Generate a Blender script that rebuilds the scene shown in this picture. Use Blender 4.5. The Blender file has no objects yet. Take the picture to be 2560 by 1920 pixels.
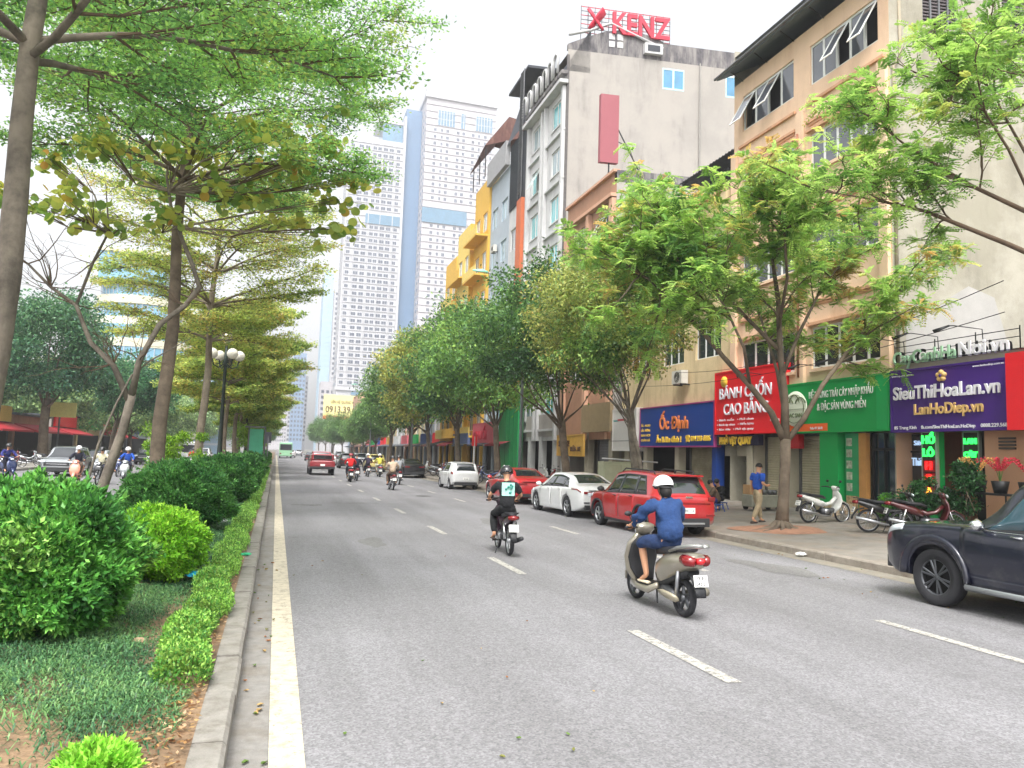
import bpy, bmesh, math, random
import numpy as np
from mathutils import Vector, Matrix
from math import sin, cos, pi, radians as R_, atan2, sqrt, floor, ceil
random.seed(11); RNG = np.random.default_rng(5)
sc = bpy.context.scene
COL = sc.collection
# ------------------------------------------------------------------ camera
F_PX, ROLL, CAMH = 750.0, .032, 1.95
_vp = (276.4, 447.6)
yc = Vector((_vp[0]-512, -(_vp[1]-384), F_PX)).normalized()
_k = -(yc.x*ROLL+yc.y)/yc.z
zc = Vector((ROLL, 1, _k)).normalized()
xc = yc.cross(zc)
if xc.x < 0: xc = -xc
cam_d = bpy.data.cameras.new('camera'); cam = bpy.data.objects.new('camera', cam_d); COL.objects.link(cam)
# columns of world->camera (x right, y up, z forward)
right = Vector((xc.x, yc.x, zc.x)); upv = Vector((xc.y, yc.y, zc.y)); fwd = Vector((xc.z, yc.z, zc.z))
mw = Matrix((( right.x, upv.x, -fwd.x, 0), (right.y, upv.y, -fwd.y, 0), (right.z, upv.z, -fwd.z, CAMH), (0, 0, 0, 1)))
cam.matrix_world = mw
cam_d.sensor_width = 36; cam_d.lens = F_PX/1024*36
cam_d.clip_start = .05; cam_d.clip_end = 3000
sc.camera = cam
# ------------------------------------------------------------------ sky and sun (bright overcast)
SUN_EL, SUN_AZ = R_(58), R_(200)      # azimuth measured clockwise from +Y
w = bpy.data.worlds.new('World'); sc.world = w; w.use_nodes = True
nt = w.node_tree; bg = nt.nodes['Background']
sky = nt.nodes.new('ShaderNodeTexSky'); sky.sky_type = 'NISHITA'; sky.sun_disc = False
sky.sun_elevation = SUN_EL; sky.sun_rotation = SUN_AZ
sky.air_density = 1.2; sky.dust_density = 6.0; sky.ozone_density = 1.0
hs = nt.nodes.new('ShaderNodeHueSaturation'); hs.inputs['Saturation'].default_value = .16; hs.inputs['Value'].default_value = 1.0
nt.links.new(sky.outputs[0], hs.inputs['Color']); nt.links.new(hs.outputs[0], bg.inputs['Color'])
bg.inputs['Strength'].default_value = .15
sd = bpy.data.lights.new('sun', 'SUN'); sun = bpy.data.objects.new('sun', sd); COL.objects.link(sun)
sd.energy = .95; sd.angle = R_(15); sd.color = (1, .965, .91)
sun_dir = Vector((sin(SUN_AZ)*cos(SUN_EL), cos(SUN_AZ)*cos(SUN_EL), sin(SUN_EL)))
sun.rotation_euler = sun_dir.to_track_quat('Z', 'Y').to_euler()
sc.view_settings.view_transform = 'Standard'; sc.view_settings.look = 'None'
sc.view_settings.gamma = 1; sc.view_settings.use_curve_mapping = False
sc.view_settings.exposure = 1.4
sc.render.engine = 'CYCLES'
sc.cycles.max_bounces = 8; sc.cycles.transparent_max_bounces = 12; sc.cycles.volume_bounces = 0
# ------------------------------------------------------------------ materials
def C(h, k=1.0):
    if isinstance(h, str):
        h = h.lstrip('#'); v = [int(h[i:i+2], 16)/255 for i in (0, 2, 4)]
        v = [(x/12.92 if x <= .04045 else ((x+.055)/1.055)**2.4) for x in v]
    else: v = list(h)
    return (v[0]*k, v[1]*k, v[2]*k, 1)
MC = {}
def M(name, col=(.5, .5, .5), rough=.7, metal=0, var=.12, vs=3.0, bump=0, bs=40, coat=0, emis=None, es=1, stain=None, grime=None, spec=.5, trans=0, stretch=None):
    """procedural surface: base colour broken up by two noises, optional streaky stains, fine relief"""
    if name in MC: return MC[name]
    m = bpy.data.materials.new(name); m.use_nodes = True; t = m.node_tree; N = t.nodes; L = t.links
    b = N['Principled BSDF']; c = C(col)
    b.inputs['Roughness'].default_value = rough; b.inputs['Metallic'].default_value = metal
    b.inputs['Specular IOR Level'].default_value = spec
    if coat: b.inputs['Coat Weight'].default_value = coat; b.inputs['Coat Roughness'].default_value = .05
    tc = N.new('ShaderNodeTexCoord'); src = tc.outputs['Object']
    if stretch:
        mp = N.new('ShaderNodeMapping'); mp.inputs['Scale'].default_value = stretch; L.new(src, mp.inputs[0]); src = mp.outputs[0]
    last = None
    if var:
        n1 = N.new('ShaderNodeTexNoise'); n1.inputs['Scale'].default_value = vs; n1.inputs['Detail'].default_value = 6; n1.inputs['Roughness'].default_value = .65
        L.new(src, n1.inputs[0])
        r = N.new('ShaderNodeMapRange'); r.inputs[1].default_value = .3; r.inputs[2].default_value = .7
        r.inputs[3].default_value = 1-var; r.inputs[4].default_value = 1+var*.6; L.new(n1.outputs[0], r.inputs[0])
        mx = N.new('ShaderNodeMix'); mx.data_type = 'RGBA'; mx.blend_type = 'MULTIPLY'; mx.inputs[0].default_value = 1
        mx.inputs[6].default_value = c; L.new(r.outputs[0], mx.inputs[7]); last = mx.outputs[2]
    def layer(last, col, scale, lo, hi, amt, st=(1, 1, 1)):
        mp = N.new('ShaderNodeMapping'); mp.inputs['Scale'].default_value = st; L.new(tc.outputs['Object'], mp.inputs[0])
        n = N.new('ShaderNodeTexNoise'); n.inputs['Scale'].default_value = scale; n.inputs['Detail'].default_value = 8; n.inputs['Roughness'].default_value = .7
        L.new(mp.outputs[0], n.inputs[0])
        r = N.new('ShaderNodeMapRange'); r.inputs[1].default_value = lo; r.inputs[2].default_value = hi; r.inputs[4].default_value = amt; L.new(n.outputs[0], r.inputs[0])
        mx = N.new('ShaderNodeMix'); mx.data_type = 'RGBA'; L.new(r.outputs[0], mx.inputs[0])
        if last is None: mx.inputs[6].default_value = c
        else: L.new(last, mx.inputs[6])
        mx.inputs[7].default_value = C(col); return mx.outputs[2]
    if stain: last = layer(last, stain[0], stain[1], stain[2], stain[3], stain[4], (1, 1, .18))
    if grime: last = layer(last, grime[0], grime[1], grime[2], grime[3], grime[4])
    if last is not None: L.new(last, b.inputs['Base Color'])
    else: b.inputs['Base Color'].default_value = c
    if bump:
        n = N.new('ShaderNodeTexNoise'); n.inputs['Scale'].default_value = bs; n.inputs['Detail'].default_value = 4; L.new(src, n.inputs[0])
        bp = N.new('ShaderNodeBump'); bp.inputs['Strength'].default_value = bump; bp.inputs['Distance'].default_value = .02; L.new(n.outputs[0], bp.inputs['Height']); L.new(bp.outputs[0], b.inputs['Normal'])
    if emis: b.inputs['Emission Color'].default_value = C(emis); b.inputs['Emission Strength'].default_value = es
    if trans: b.inputs['Transmission Weight'].default_value = trans
    MC[name] = m; return m
def leafmat(name, rough=.55, tr=.4):
    """leaf blades: their own colour per leaf (attribute 'col'), light passing through"""
    if name in MC: return MC[name]
    m = bpy.data.materials.new(name); m.use_nodes = True; t = m.node_tree; N = t.nodes; L = t.links
    b = N['Principled BSDF']; b.inputs['Roughness'].default_value = rough; b.inputs['Specular IOR Level'].default_value = .25
    a = N.new('ShaderNodeAttribute'); a.attribute_name = 'col'
    tl = N.new('ShaderNodeBsdfTranslucent'); ms = N.new('ShaderNodeMixShader'); ms.inputs[0].default_value = tr
    hs = N.new('ShaderNodeHueSaturation'); hs.inputs['Hue'].default_value = .485; hs.inputs['Value'].default_value = 1.9
    L.new(a.outputs['Color'], b.inputs['Base Color']); L.new(a.outputs['Color'], hs.inputs['Color']); L.new(hs.outputs[0], tl.inputs['Color'])
    L.new(b.outputs[0], ms.inputs[1]); L.new(tl.outputs[0], ms.inputs[2]); L.new(ms.outputs[0], N['Material Output'].inputs[0])
    MC[name] = m; return m
def glassmat(name, col, rough=.08, var=.3, vs=.7):
    return M(name, col, rough=rough, var=var, vs=vs, spec=.9, coat=.6)
# ------------------------------------------------------------------ tags
def tag(o, label=None, cat=None, group=None, kind=None):
    if label: o['label'] = label
    if cat: o['category'] = cat
    if group: o['group'] = group
    if kind: o['kind'] = kind
    return o
def thing(name, label, cat, loc=(0, 0, 0), rz=0, group=None):
    o = bpy.data.objects.new(name, None); COL.objects.link(o); o.location = loc; o.rotation_euler = (0, 0, rz); o.empty_display_size = .1
    return tag(o, label, cat, group)
def copy_tree(o, parent=None, mats=None):
    c = o.copy(); COL.objects.link(c)
    if parent is not None: c.parent = parent
    if mats and c.type == 'MESH':
        for i, s in enumerate(c.material_slots):
            nm = s.material.name if s.material else ''
            if nm in mats: s.link = 'OBJECT'; s.material = mats[nm]
    for ch in [x for x in CH.get(o.name, [])]: 
        n = copy_tree(ch, c, mats); reg(c, n)
    return c
CH = {}
def reg(parent, o): CH.setdefault(parent.name, []).append(o)
def link(name, me, parent=None, loc=None, rz=0):
    o = bpy.data.objects.new(name, me); COL.objects.link(o)
    if parent is not None: o.parent = parent; reg(parent, o)
    if loc is not None: o.location = loc
    if rz: o.rotation_euler = (0, 0, rz)
    return o
# ------------------------------------------------------------------ mesh builder
class MB:
    def __init__(s, mp=None): s.v = []; s.f = []; s.m = []; s.sm = []; s.mats = []; s.mp = mp
    def mi(s, m):
        if m not in s.mats: s.mats.append(m)
        return s.mats.index(m)
    def add(s, vs, fs, m, smooth=False):
        b = len(s.v)
        s.v += [s.mp(*p) for p in vs] if s.mp else [tuple(p) for p in vs]
        i = s.mi(m)
        for f in fs: s.f.append(tuple(b+k for k in f)); s.m.append(i); s.sm.append(smooth)
        return s
    def box(s, x0, x1, y0, y1, z0, z1, m):
        v = [(x0, y0, z0), (x1, y0, z0), (x1, y1, z0), (x0, y1, z0), (x0, y0, z1), (x1, y0, z1), (x1, y1, z1), (x0, y1, z1)]
        return s.add(v, [(0, 3, 2, 1), (4, 5, 6, 7), (0, 1, 5, 4), (1, 2, 6, 5), (2, 3, 7, 6), (3, 0, 4, 7)], m)
    def bbox(s, x0, x1, y0, y1, z0, z1, m, b=.01):
        """box with chamfered edges"""
        bm = bmesh.new(); bmesh.ops.create_cube(bm, size=1)
        for v in bm.verts: v.co = Vector((x0+(v.co.x+.5)*(x1-x0), y0+(v.co.y+.5)*(y1-y0), z0+(v.co.z+.5)*(z1-z0)))
        bmesh.ops.bevel(bm, geom=bm.edges[:], offset=b, segments=1, affect='EDGES')
        bm.verts.ensure_lookup_table(); r = s.add([v.co[:] for v in bm.verts], [[v.index for v in f.verts] for f in bm.faces], m); bm.free(); return r
    def tube(s, pts, rad, m, n=6, rz=None, power=2.0, cap=True, lat=None):
        """tube along a path; rad per point; rz = radius in the second direction; lat = fixed lateral axis"""
        P = [Vector(p) for p in pts]; k = len(P)
        ra = list(rad) if hasattr(rad, '__len__') else [rad]*k
        rb = ra if rz is None else (list(rz) if hasattr(rz, '__len__') else [rz]*k)
        vs = []; prev = None
        for i in range(k):
            t = (P[min(i+1, k-1)]-P[max(i-1, 0)])
            t = t.normalized() if t.length > 1e-9 else Vector((0, 0, 1))
            if lat is not None: a = Vector(lat); a = (a-t*a.dot(t)).normalized()
            elif prev is None: a = t.orthogonal().normalized()
            else:
                a = prev-t*prev.dot(t); a = a.normalized() if a.length > 1e-6 else t.orthogonal().normalized()
            prev = a; b = t.cross(a)
            for j in range(n):
                th = 2*pi*j/n; ca, sa = cos(th), sin(th)
                if power != 2.0: ca = math.copysign(abs(ca)**(2/power), ca); sa = math.copysign(abs(sa)**(2/power), sa)
                vs.append(tuple(P[i]+a*(ra[i]*ca)+b*(rb[i]*sa)))
        fs = [(i*n+j, i*n+(j+1) % n, (i+1)*n+(j+1) % n, (i+1)*n+j) for i in range(k-1) for j in range(n)]
        if cap: fs += [tuple(range(n))[::-1], tuple((k-1)*n+j for j in range(n))]
        return s.add(vs, fs, m, n > 5)
    def lathe(s, prof, m, n=24, c=(0, 0, 0), axis='z'):
        vs = []
        for (r, h) in prof:
            for j in range(n):
                a = 2*pi*j/n
                q = (r*cos(a), r*sin(a), h) if axis == 'z' else ((r*cos(a), h, r*sin(a)) if axis == 'y' else (h, r*cos(a), r*sin(a)))
                vs.append((q[0]+c[0], q[1]+c[1], q[2]+c[2]))
        k = len(prof); fs = [(i*n+j, i*n+(j+1) % n, (i+1)*n+(j+1) % n, (i+1)*n+j) for i in range(k-1) for j in range(n)]
        return s.add(vs, fs, m, True)
    def prism(s, poly, y0, y1, m, axis='y'):
        """polygon in x-z pulled along y (or y-z along x, x-y along z)"""
        n = len(poly)
        g = (lambda p, h: (p[0], h, p[1])) if axis == 'y' else ((lambda p, h: (h, p[0], p[1])) if axis == 'x' else (lambda p, h: (p[0], p[1], h)))
        vs = [g(p, y0) for p in poly]+[g(p, y1) for p in poly]
        return s.add(vs, [tuple(range(n)), tuple(range(n, 2*n))[::-1]]+[(i, n+i, n+(i+1) % n, (i+1) % n) for i in range(n)], m)
    def sph(s, c, r, m, n=12, sz=1.0, z0=-1, z1=1):
        k = n//2+1; prof = [(r*cos(a), r*sz*sin(a)) for a in np.linspace(max(-pi/2, math.asin(z0)), min(pi/2, math.asin(z1)), k)]
        return s.lathe(prof, m, n, c)
    def build(s, name, parent=None, loc=None, rz=0, fixn=True):
        me = bpy.data.meshes.new(name); me.from_pydata(s.v, [], s.f)
        for m in s.mats: me.materials.append(m)
        me.polygons.foreach_set('material_index', s.m); me.polygons.foreach_set('use_smooth', s.sm)
        if fixn:
            bm = bmesh.new(); bm.from_mesh(me); bmesh.ops.recalc_face_normals(bm, faces=bm.faces); bm.to_mesh(me); bm.free()
        me.update(); return link(name, me, parent, loc, rz)
def quads_mesh(name, V, mat, cols=None, parent=None, n=4):
    """V: (N,n,3) array of separate polygons; cols (N,3) colour of each"""
    N = V.shape[0]; me = bpy.data.meshes.new(name)
    me.vertices.add(N*n); me.vertices.foreach_set('co', V.astype(np.float32).ravel())
    me.loops.add(N*n); me.loops.foreach_set('vertex_index', np.arange(N*n, dtype=np.int32))
    me.polygons.add(N); me.polygons.foreach_set('loop_start', np.arange(0, N*n, n, dtype=np.int32))
    me.update(calc_edges=True)
    if cols is not None:
        at = me.color_attributes.new('col', 'FLOAT_COLOR', 'POINT')
        c = np.ones((N, n, 4), np.float32); c[:, :, :3] = cols[:, None, :]; at.data.foreach_set('color', c.ravel())
    me.materials.append(mat)
    return link(name, me, parent)
# ------------------------------------------------------------------ lettering
def text(s, mat, parent, pos, width=None, size=1.0, facing='-x', ext=.02, name='lettering', bold=0, rot=None, align='LEFT', stretchh=None, split=False):
    cu = bpy.data.curves.new('t', 'FONT'); cu.body = s; cu.size = size; cu.extrude = ext; cu.offset = bold; cu.align_x = align; cu.resolution_u = 3
    o = bpy.data.objects.new('t', cu); COL.objects.link(o)
    bpy.context.view_layer.update()
    dg = bpy.context.evaluated_depsgraph_get(); me = bpy.data.meshes.new_from_object(o.evaluated_get(dg)); COL.objects.unlink(o); bpy.data.objects.remove(o)
    co = np.zeros(len(me.vertices)*3); me.vertices.foreach_get('co', co); co = co.reshape(-1, 3)
    x0, x1 = co[:, 0].min(), co[:, 0].max()
    if width: co[:, 0] = (co[:, 0]-x0)*(width/(x1-x0))
    if stretchh: co[:, 1] *= stretchh
    me.vertices.foreach_set('co', co.ravel()); me.materials.clear(); me.materials.append(mat)
    mrot = {'-x': Matrix(((0, 0, -1), (-1, 0, 0), (0, 1, 0))), '-y': Matrix(((1, 0, 0), (0, 0, -1), (0, 1, 0))), '+x': Matrix(((0, 0, 1), (1, 0, 0), (0, 1, 0)))}[facing] if rot is None else rot
    if split:
        out = []; bm = bmesh.new(); bm.from_mesh(me); bm.transform(Matrix.Translation(pos) @ mrot.to_4x4())
        # split into separate glyph islands ordered along the line
        seen = set(); isl = []
        for v in bm.verts:
            if v in seen: continue
            st = [v]; seen.add(v); g = []
            while st:
                q = st.pop(); g.append(q)
                for e in q.link_edges:
                    u = e.other_vert(q)
                    if u not in seen: seen.add(u); st.append(u)
            isl.append(g)
        for g in isl:
            gs = set(g); idx = {v: i for i, v in enumerate(g)}; fs = [[idx[v] for v in f.verts] for f in bm.faces if f.verts[0] in gs]
            m2 = bpy.data.meshes.new('letter'); m2.from_pydata([v.co[:] for v in g], [], fs); m2.materials.append(mat); out.append(link('letter', m2, parent))
        bm.free(); return out
    me.name = name; o = bpy.data.objects.new(name, me); COL.objects.link(o); o.matrix_world = Matrix.Translation(pos) @ mrot.to_4x4()
    if parent is not None:
        o.parent = parent; reg(parent, o)
        o.matrix_parent_inverse = Matrix.Identity(4)
        # parents of lettering stand at the world origin or are in local coordinates already
        o.matrix_local = Matrix.Translation(pos) @ mrot.to_4x4()
    return o
# ================================================================== ground, road, kerbs
def pz(x): return .15+.04*(max(x, 11.0)-11.0) if x < 17.6 else .414   # pavement rises gently to the shops
def asphalt(name, base, patch, worn):
    m = bpy.data.materials.new(name); m.use_nodes = True; t = m.node_tree; N = t.nodes; L = t.links; b = N['Principled BSDF']; b.inputs['Roughness'].default_value = .82; b.inputs['Specular IOR Level'].default_value = .3
    tc = N.new('ShaderNodeTexCoord')
    def noise(s, d=6, st=None, r=.6):
        n = N.new('ShaderNodeTexNoise'); n.inputs['Scale'].default_value = s; n.inputs['Detail'].default_value = d; n.inputs['Roughness'].default_value = r
        if st:
            mp = N.new('ShaderNodeMapping'); mp.inputs['Scale'].default_value = st; L.new(tc.outputs['Object'], mp.inputs[0]); L.new(mp.outputs[0], n.inputs[0])
        else: L.new(tc.outputs['Object'], n.inputs[0])
        return n.outputs[0]
    def rng(i, a, b_, c, d):
        r = N.new('ShaderNodeMapRange'); r.inputs[1].default_value = a; r.inputs[2].default_value = b_; r.inputs[3].default_value = c; r.inputs[4].default_value = d; L.new(i, r.inputs[0]); return r.outputs[0]
    def mix(f, a, b_, mode='MIX'):
        x = N.new('ShaderNodeMix'); x.data_type = 'RGBA'; x.blend_type = mode
        if isinstance(f, float): x.inputs[0].default_value = f
        else: L.new(f, x.inputs[0])
        for k, q in ((6, a), (7, b_)):
            if isinstance(q, tuple): x.inputs[k].default_value = q
            else: L.new(q, x.inputs[k])
        return x.outputs[2]
    c = mix(rng(noise(.35, 5), .35, .7, 0, 1), C(base), C(patch))
    c = mix(rng(noise(.8, 6, (1.0, .07, 1)), .4, .68, 0, .8), c, C(worn))            # wheel tracks along the street
    vo = N.new('ShaderNodeTexVoronoi'); vo.inputs['Scale'].default_value = 62; L.new(tc.outputs['Object'], vo.inputs[0])
    bw = N.new('ShaderNodeRGBToBW'); L.new(vo.outputs['Color'], bw.inputs[0])
    c = mix(1.0, c, rng(bw.outputs[0], .15, .85, .76, 1.24), 'MULTIPLY')                   # stone chips
    c = mix(1.0, c, rng(noise(14, 3), .3, .7, .9, 1.1), 'MULTIPLY')
    c = mix(rng(noise(.9, 5), .64, .76, 0, .5), c, C(worn, .55))                          # oil and dirt patches
    L.new(c, b.inputs['Base Color'])
    bp = N.new('ShaderNodeBump'); bp.inputs['Strength'].default_value = .5; bp.inputs['Distance'].default_value = .006; L.new(vo.outputs['Distance'], bp.inputs['Height']); L.new(bp.outputs[0], b.inputs['Normal'])
    return m
mASPH = asphalt('asphalt', '#787779', '#858487', '#6a696a')
mGUT = M('gutter_concrete', '#878480', .9, var=.22, vs=9, bump=.4, bs=90, grime=('#6e6252', 2.2, .45, .7, .6))
mSOIL = M('soil', '#6a5844', .95, var=.35, vs=8, bump=.8, bs=30, grime=('#957a5e', 1.2, .4, .6, .8))
mPAVE = M('pavement', '#827d76', .9, var=.22, vs=2.2, bump=.35, bs=25, grime=('#8b7968', .7, .48, .66, .6), stain=('#5f5a52', 1.6, .52, .75, .6))
mKERB = M('kerb_concrete', '#8b8780', .9, var=.22, vs=7, bump=.5, bs=45, grime=('#5f584c', 5, .48, .7, .7))
mKERB2 = M('kerb_granite', '#928a80', .9, var=.25, vs=4, bump=.5, bs=40, grime=('#6b5f50', 3, .45, .7, .7))
mWHITE = M('road_paint', '#b5b2aa', .7, var=.18, vs=14, bump=.2, bs=70, grime=('#817e7b', 9, .46, .66, .8))
mWHITE2 = M('road_paint_cream', '#c3b9a5', .7, var=.16, vs=10, bump=.25, bs=60, grime=('#857d70', 7, .48, .68, .75))
def chip(m, scale, lo, hi):
    t = m.node_tree; N = t.nodes; L = t.links; b = N['Principled BSDF']; tc = N.new('ShaderNodeTexCoord'); n = N.new('ShaderNodeTexNoise'); n.inputs['Scale'].default_value = scale; n.inputs['Detail'].default_value = 8; n.inputs['Roughness'].default_value = .8
    L.new(tc.outputs['Object'], n.inputs[0]); r = N.new('ShaderNodeMapRange'); r.inputs[1].default_value = lo; r.inputs[2].default_value = hi; L.new(n.outputs[0], r.inputs[0]); L.new(r.outputs[0], b.inputs['Alpha'])
chip(mWHITE, 16, .36, .5); chip(mWHITE2, 12, .3, .44)
def sheet(name, x0, x1, y0, y1, z, mat, kind='structure', nx=1, ny=1):
    g = MB(); xs = np.linspace(x0, x1, nx+1); ys = np.linspace(y0, y1, ny+1)
    vs = [(x, y, z) for y in ys for x in xs]
    g.add(vs, [(j*(nx+1)+i, j*(nx+1)+i+1, (j+1)*(nx+1)+i+1, (j+1)*(nx+1)+i) for j in range(ny) for i in range(nx)], mat)
    return tag(g.build(name, fixn=False), kind=kind)
gmat = M('far_ground', '#6f6a60', .95, var=.25, vs=.05)
sheet('ground', -600, 600, -60, 1500, -.06, gmat)
sheet('road', -.19, 10.86, -12, 420, 0, mASPH)
o = sheet('opposite_road', -15.2, -5.0, -12, 420, 0, mASPH)
sheet('gutter', -.2, .062, -6, 420, .004, mGUT)
sheet('right_gutter', 10.35, 10.86, -6, 120, .004, M('gutter_dust', '#7f7b72', .95, var=.3, vs=3, bump=.3, bs=50, grime=('#8f8573', 2.0, .4, .65, .6)))
# pavement on the right: a gentle ramp
g = MB(); xs = [11.06, 12, 13, 14, 15, 16, 17, 17.6, 24]; ys = list(np.linspace(-6, 300, 60))
g.add([(x, y, pz(x)) for y in ys for x in xs], [(j*9+i, j*9+i+1, (j+1)*9+i+1, (j+1)*9+i) for j in range(59) for i in range(8)], mPAVE)
tag(g.build('pavement', fixn=False), kind='structure')
g = MB(); g.box(-30, -15.4, -10, 400, -.05, .15, M('far_pavement', '#8c8880', .9, var=.2, vs=1)); tag(g.build('opposite_pavement'), kind='structure')
# markings
g = MB(); y = -4.0
for y in np.arange(-4, 200, 8): g.add([(.065, y, .008), (.285, y, .008), (.285, y+8, .008), (.065, y+8, .008)], [(0, 1, 2, 3)], mWHITE2)
tag(g.build('edge_line', fixn=False), kind='structure')
for k, X in enumerate((4.0, 7.45)):
    g = MB()
    for i in range(30):
        y = 6+6*i-.05; 
        g.add([(X-.075, y, .006), (X+.075, y, .006), (X+.075, y+2, .006), (X-.075, y+2, .006)], [(0, 1, 2, 3)], mWHITE)
    tag(g.build('lane_line', fixn=False), kind='structure')
g = MB()
for i in range(22):
    y = 10+6*i; g.add([(-9.6, y, .006), (-9.45, y, .006), (-9.45, y+2, .006), (-9.6, y+2, .006)], [(0, 1, 2, 3)], mWHITE)
tag(g.build('opposite_lane_line', fixn=False), kind='structure')
# cracks sealed with dark tar
mTAR = M('tar', '#4c4a48', .8, var=.2)
def crack(name, pts, wd):
    g = MB(); n = len(pts)
    vs = []
    for i, (x, y) in enumerate(pts):
        k = wd*(.4+.9*random.random()); vs += [(x, y-k, .005), (x, y+k, .005)]
    g.add(vs, [(2*i, 2*i+2, 2*i+3, 2*i+1) for i in range(n-1)], mTAR); tag(g.build(name, fixn=False), kind='structure')
crack('road_crack', [(2.0+i*.16, 28.3+.12*sin(i*1.3)+random.uniform(-.05, .05)) for i in range(12)], .05)
crack('road_crack', [(.6+i*.13, 27.2+.06*sin(i)) for i in range(9)], .16)
# median bed
g = MB(); X = [-.38, -1.2, -2, -3, -4, -4.75]; ys = np.linspace(-4, 300, 180)
def mz(x, y): return .17+.05*sin(x*2.1+y*.7)*(x < -.7)+.1*math.exp(-((x+2.6)/1.4)**2)
g.add([(x, y, mz(x, y)) for y in ys for x in X], [(j*6+i+1, j*6+i, (j+1)*6+i, (j+1)*6+i+1) for j in range(179) for i in range(5)], mSOIL, True)
tag(g.build('median_soil', fixn=False), kind='structure')
def kerb(name, x0, x1, y0, n, L_, h, mat, face, npart):
    """kerb of separate stones; face = side that looks onto the road (+1 / -1)"""
    root = thing(name, None, None); root['kind'] = 'structure'
    rest = MB()
    for i in range(n):
        ya = y0+i*L_+.008; yb = y0+(i+1)*L_-.008
        dx = random.uniform(-.008, .008); dz = random.uniform(-.008, .008)
        b = .025
        P = [(x0, -.05), (x1, -.05), (x1, h-b), (x1-b, h), (x0, h)] if face > 0 else [(x0, -.05), (x1, -.05), (x1, h), (x0+b, h), (x0, h-b)]
        g = MB() if i < npart else rest
        g.prism([(p[0]+dx, p[1]+(dz if p[1] > 0 else 0)) for p in P], ya, yb, mat)
        if i < npart: g.build('kerb_stone', root)
    if n > npart: o = rest.build('kerb_stones_far', root); o['kind'] = 'stuff'
    return root
kerb('median_kerb', -.385, -.18, -2, 130, 1.0, .17, mKERB, 1, 46)
kerb('right_kerb', 10.86, 11.06, 2, 120, 1.0, .155, mKERB2, -1, 60)
kerb('median_far_kerb', -5.0, -4.75, 4, 110, 1.0, .17, mKERB, -1, 0)
kerb('opposite_kerb', -15.4, -15.2, 20, 120, 1.0, .155, mKERB, 1, 0)

def patch(name, cx, cy, rx, ry, mat, z=.004, seed=1):
    random.seed(seed); n = 22; g = MB(); pts = [(cx+rx*(1+.25*sin(3*a+seed)+random.uniform(-.12, .12))*cos(a), cy+ry*(1+.2*cos(2*a+seed)+random.uniform(-.12, .12))*sin(a), z) for a in np.linspace(0, 2*pi, n+1)[:-1]]
    g.add([(cx, cy, z)]+pts, [(0, i+1, (i+1) % n+1) for i in range(n)], mat); return tag(g.build(name, fixn=False), kind='structure')
mPT = asphalt('asphalt_patch', '#6e6d6d', '#7a7978', '#626160')
patch('road_patch', 9.0, 12.2, .45, 1.0, mPT, seed=2); patch('road_patch', 6.1, 21, .3, 1.3, mPT, seed=4); patch('road_patch', 2.1, 16.5, .25, .9, mPT, seed=5)
g = MB(); n = 24; g.add([(6.4+.34*cos(a), 33.5+.34*sin(a), .006) for a in np.linspace(0, 2*pi, n+1)[:-1]], [tuple(range(n))], M('manhole_iron', '#4b4947', .6, metal=.4, var=.3, vs=12)); tag(g.build('manhole_cover', fixn=False), 'round dark iron manhole cover in the right lane', 'manhole cover')
# ================================================================== buildings on the right side of the street
XF = 17.56; SX, SY = .9917, -.129            # facade plane; direction in which the plots run back
def fr(u, d, z): return (XF+d*SX, u+d*SY, z)     # u along the street, d back from the facade
def rebase(root, loc):
    root.location = loc
    for c in CH.get(root.name, []): c.location = Vector(c.location)-Vector(loc)
    return root
def front(u, z, n): return fr(u, n, z)
def side_at(Y0, sgn=1): return lambda a, z, n: fr(Y0+n*sgn, a, z)
def wall(g, mp, a0, a1, z0, z1, holes, mat, rev=.18, revmat=None):
    """wall face with real openings; holes = (a0,a1,z0,z1)"""
    A = sorted({a0, a1, *[h[0] for h in holes], *[h[1] for h in holes]}); Z = sorted({z0, z1, *[h[2] for h in holes], *[h[3] for h in holes]})
    A = [a for a in A if a0 <= a <= a1]; Z = [z for z in Z if z0 <= z <= z1]
    for i in range(len(A)-1):
        for j in range(len(Z)-1):
            ca, cz = (A[i]+A[i+1])/2, (Z[j]+Z[j+1])/2
            if any(h[0] < ca < h[1] and h[2] < cz < h[3] for h in holes): continue
            g.add([mp(A[i], Z[j], 0), mp(A[i+1], Z[j], 0), mp(A[i+1], Z[j+1], 0), mp(A[i], Z[j+1], 0)], [(0, 1, 2, 3)], mat)
    rm = revmat or mat
    for h in holes:
        q = [(h[0], h[2]), (h[1], h[2]), (h[1], h[3]), (h[0], h[3])]
        for k in range(4):
            p, r = q[k], q[(k+1) % 4]; g.add([mp(*p, 0), mp(*r, 0), mp(*r, rev), mp(*p, rev)], [(0, 1, 2, 3)], rm)
def mbox(g, mp, a0, a1, z0, z1, n0, n1, mat):
    v = [mp(a, z, n) for n in (n0, n1) for z in (z0, z1) for a in (a0, a1)]
    return g.add(v, [(0, 1, 3, 2), (4, 6, 7, 5), (0, 4, 5, 1), (2, 3, 7, 6), (0, 2, 6, 4), (1, 5, 7, 3)], mat)
mFW = M('white_frame', '#d9dbd8', .5, var=.06)
mGD = glassmat('dark_glass', '#2e3238'); mGB = glassmat('blue_glass', '#3f88b0'); mGL = glassmat('pale_glass', '#8fa3a8'); mGG = glassmat('grey_glass', '#565a62')
mIN = M('dark_inside', '#1a1a1c', .9, var=.3)
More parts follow.
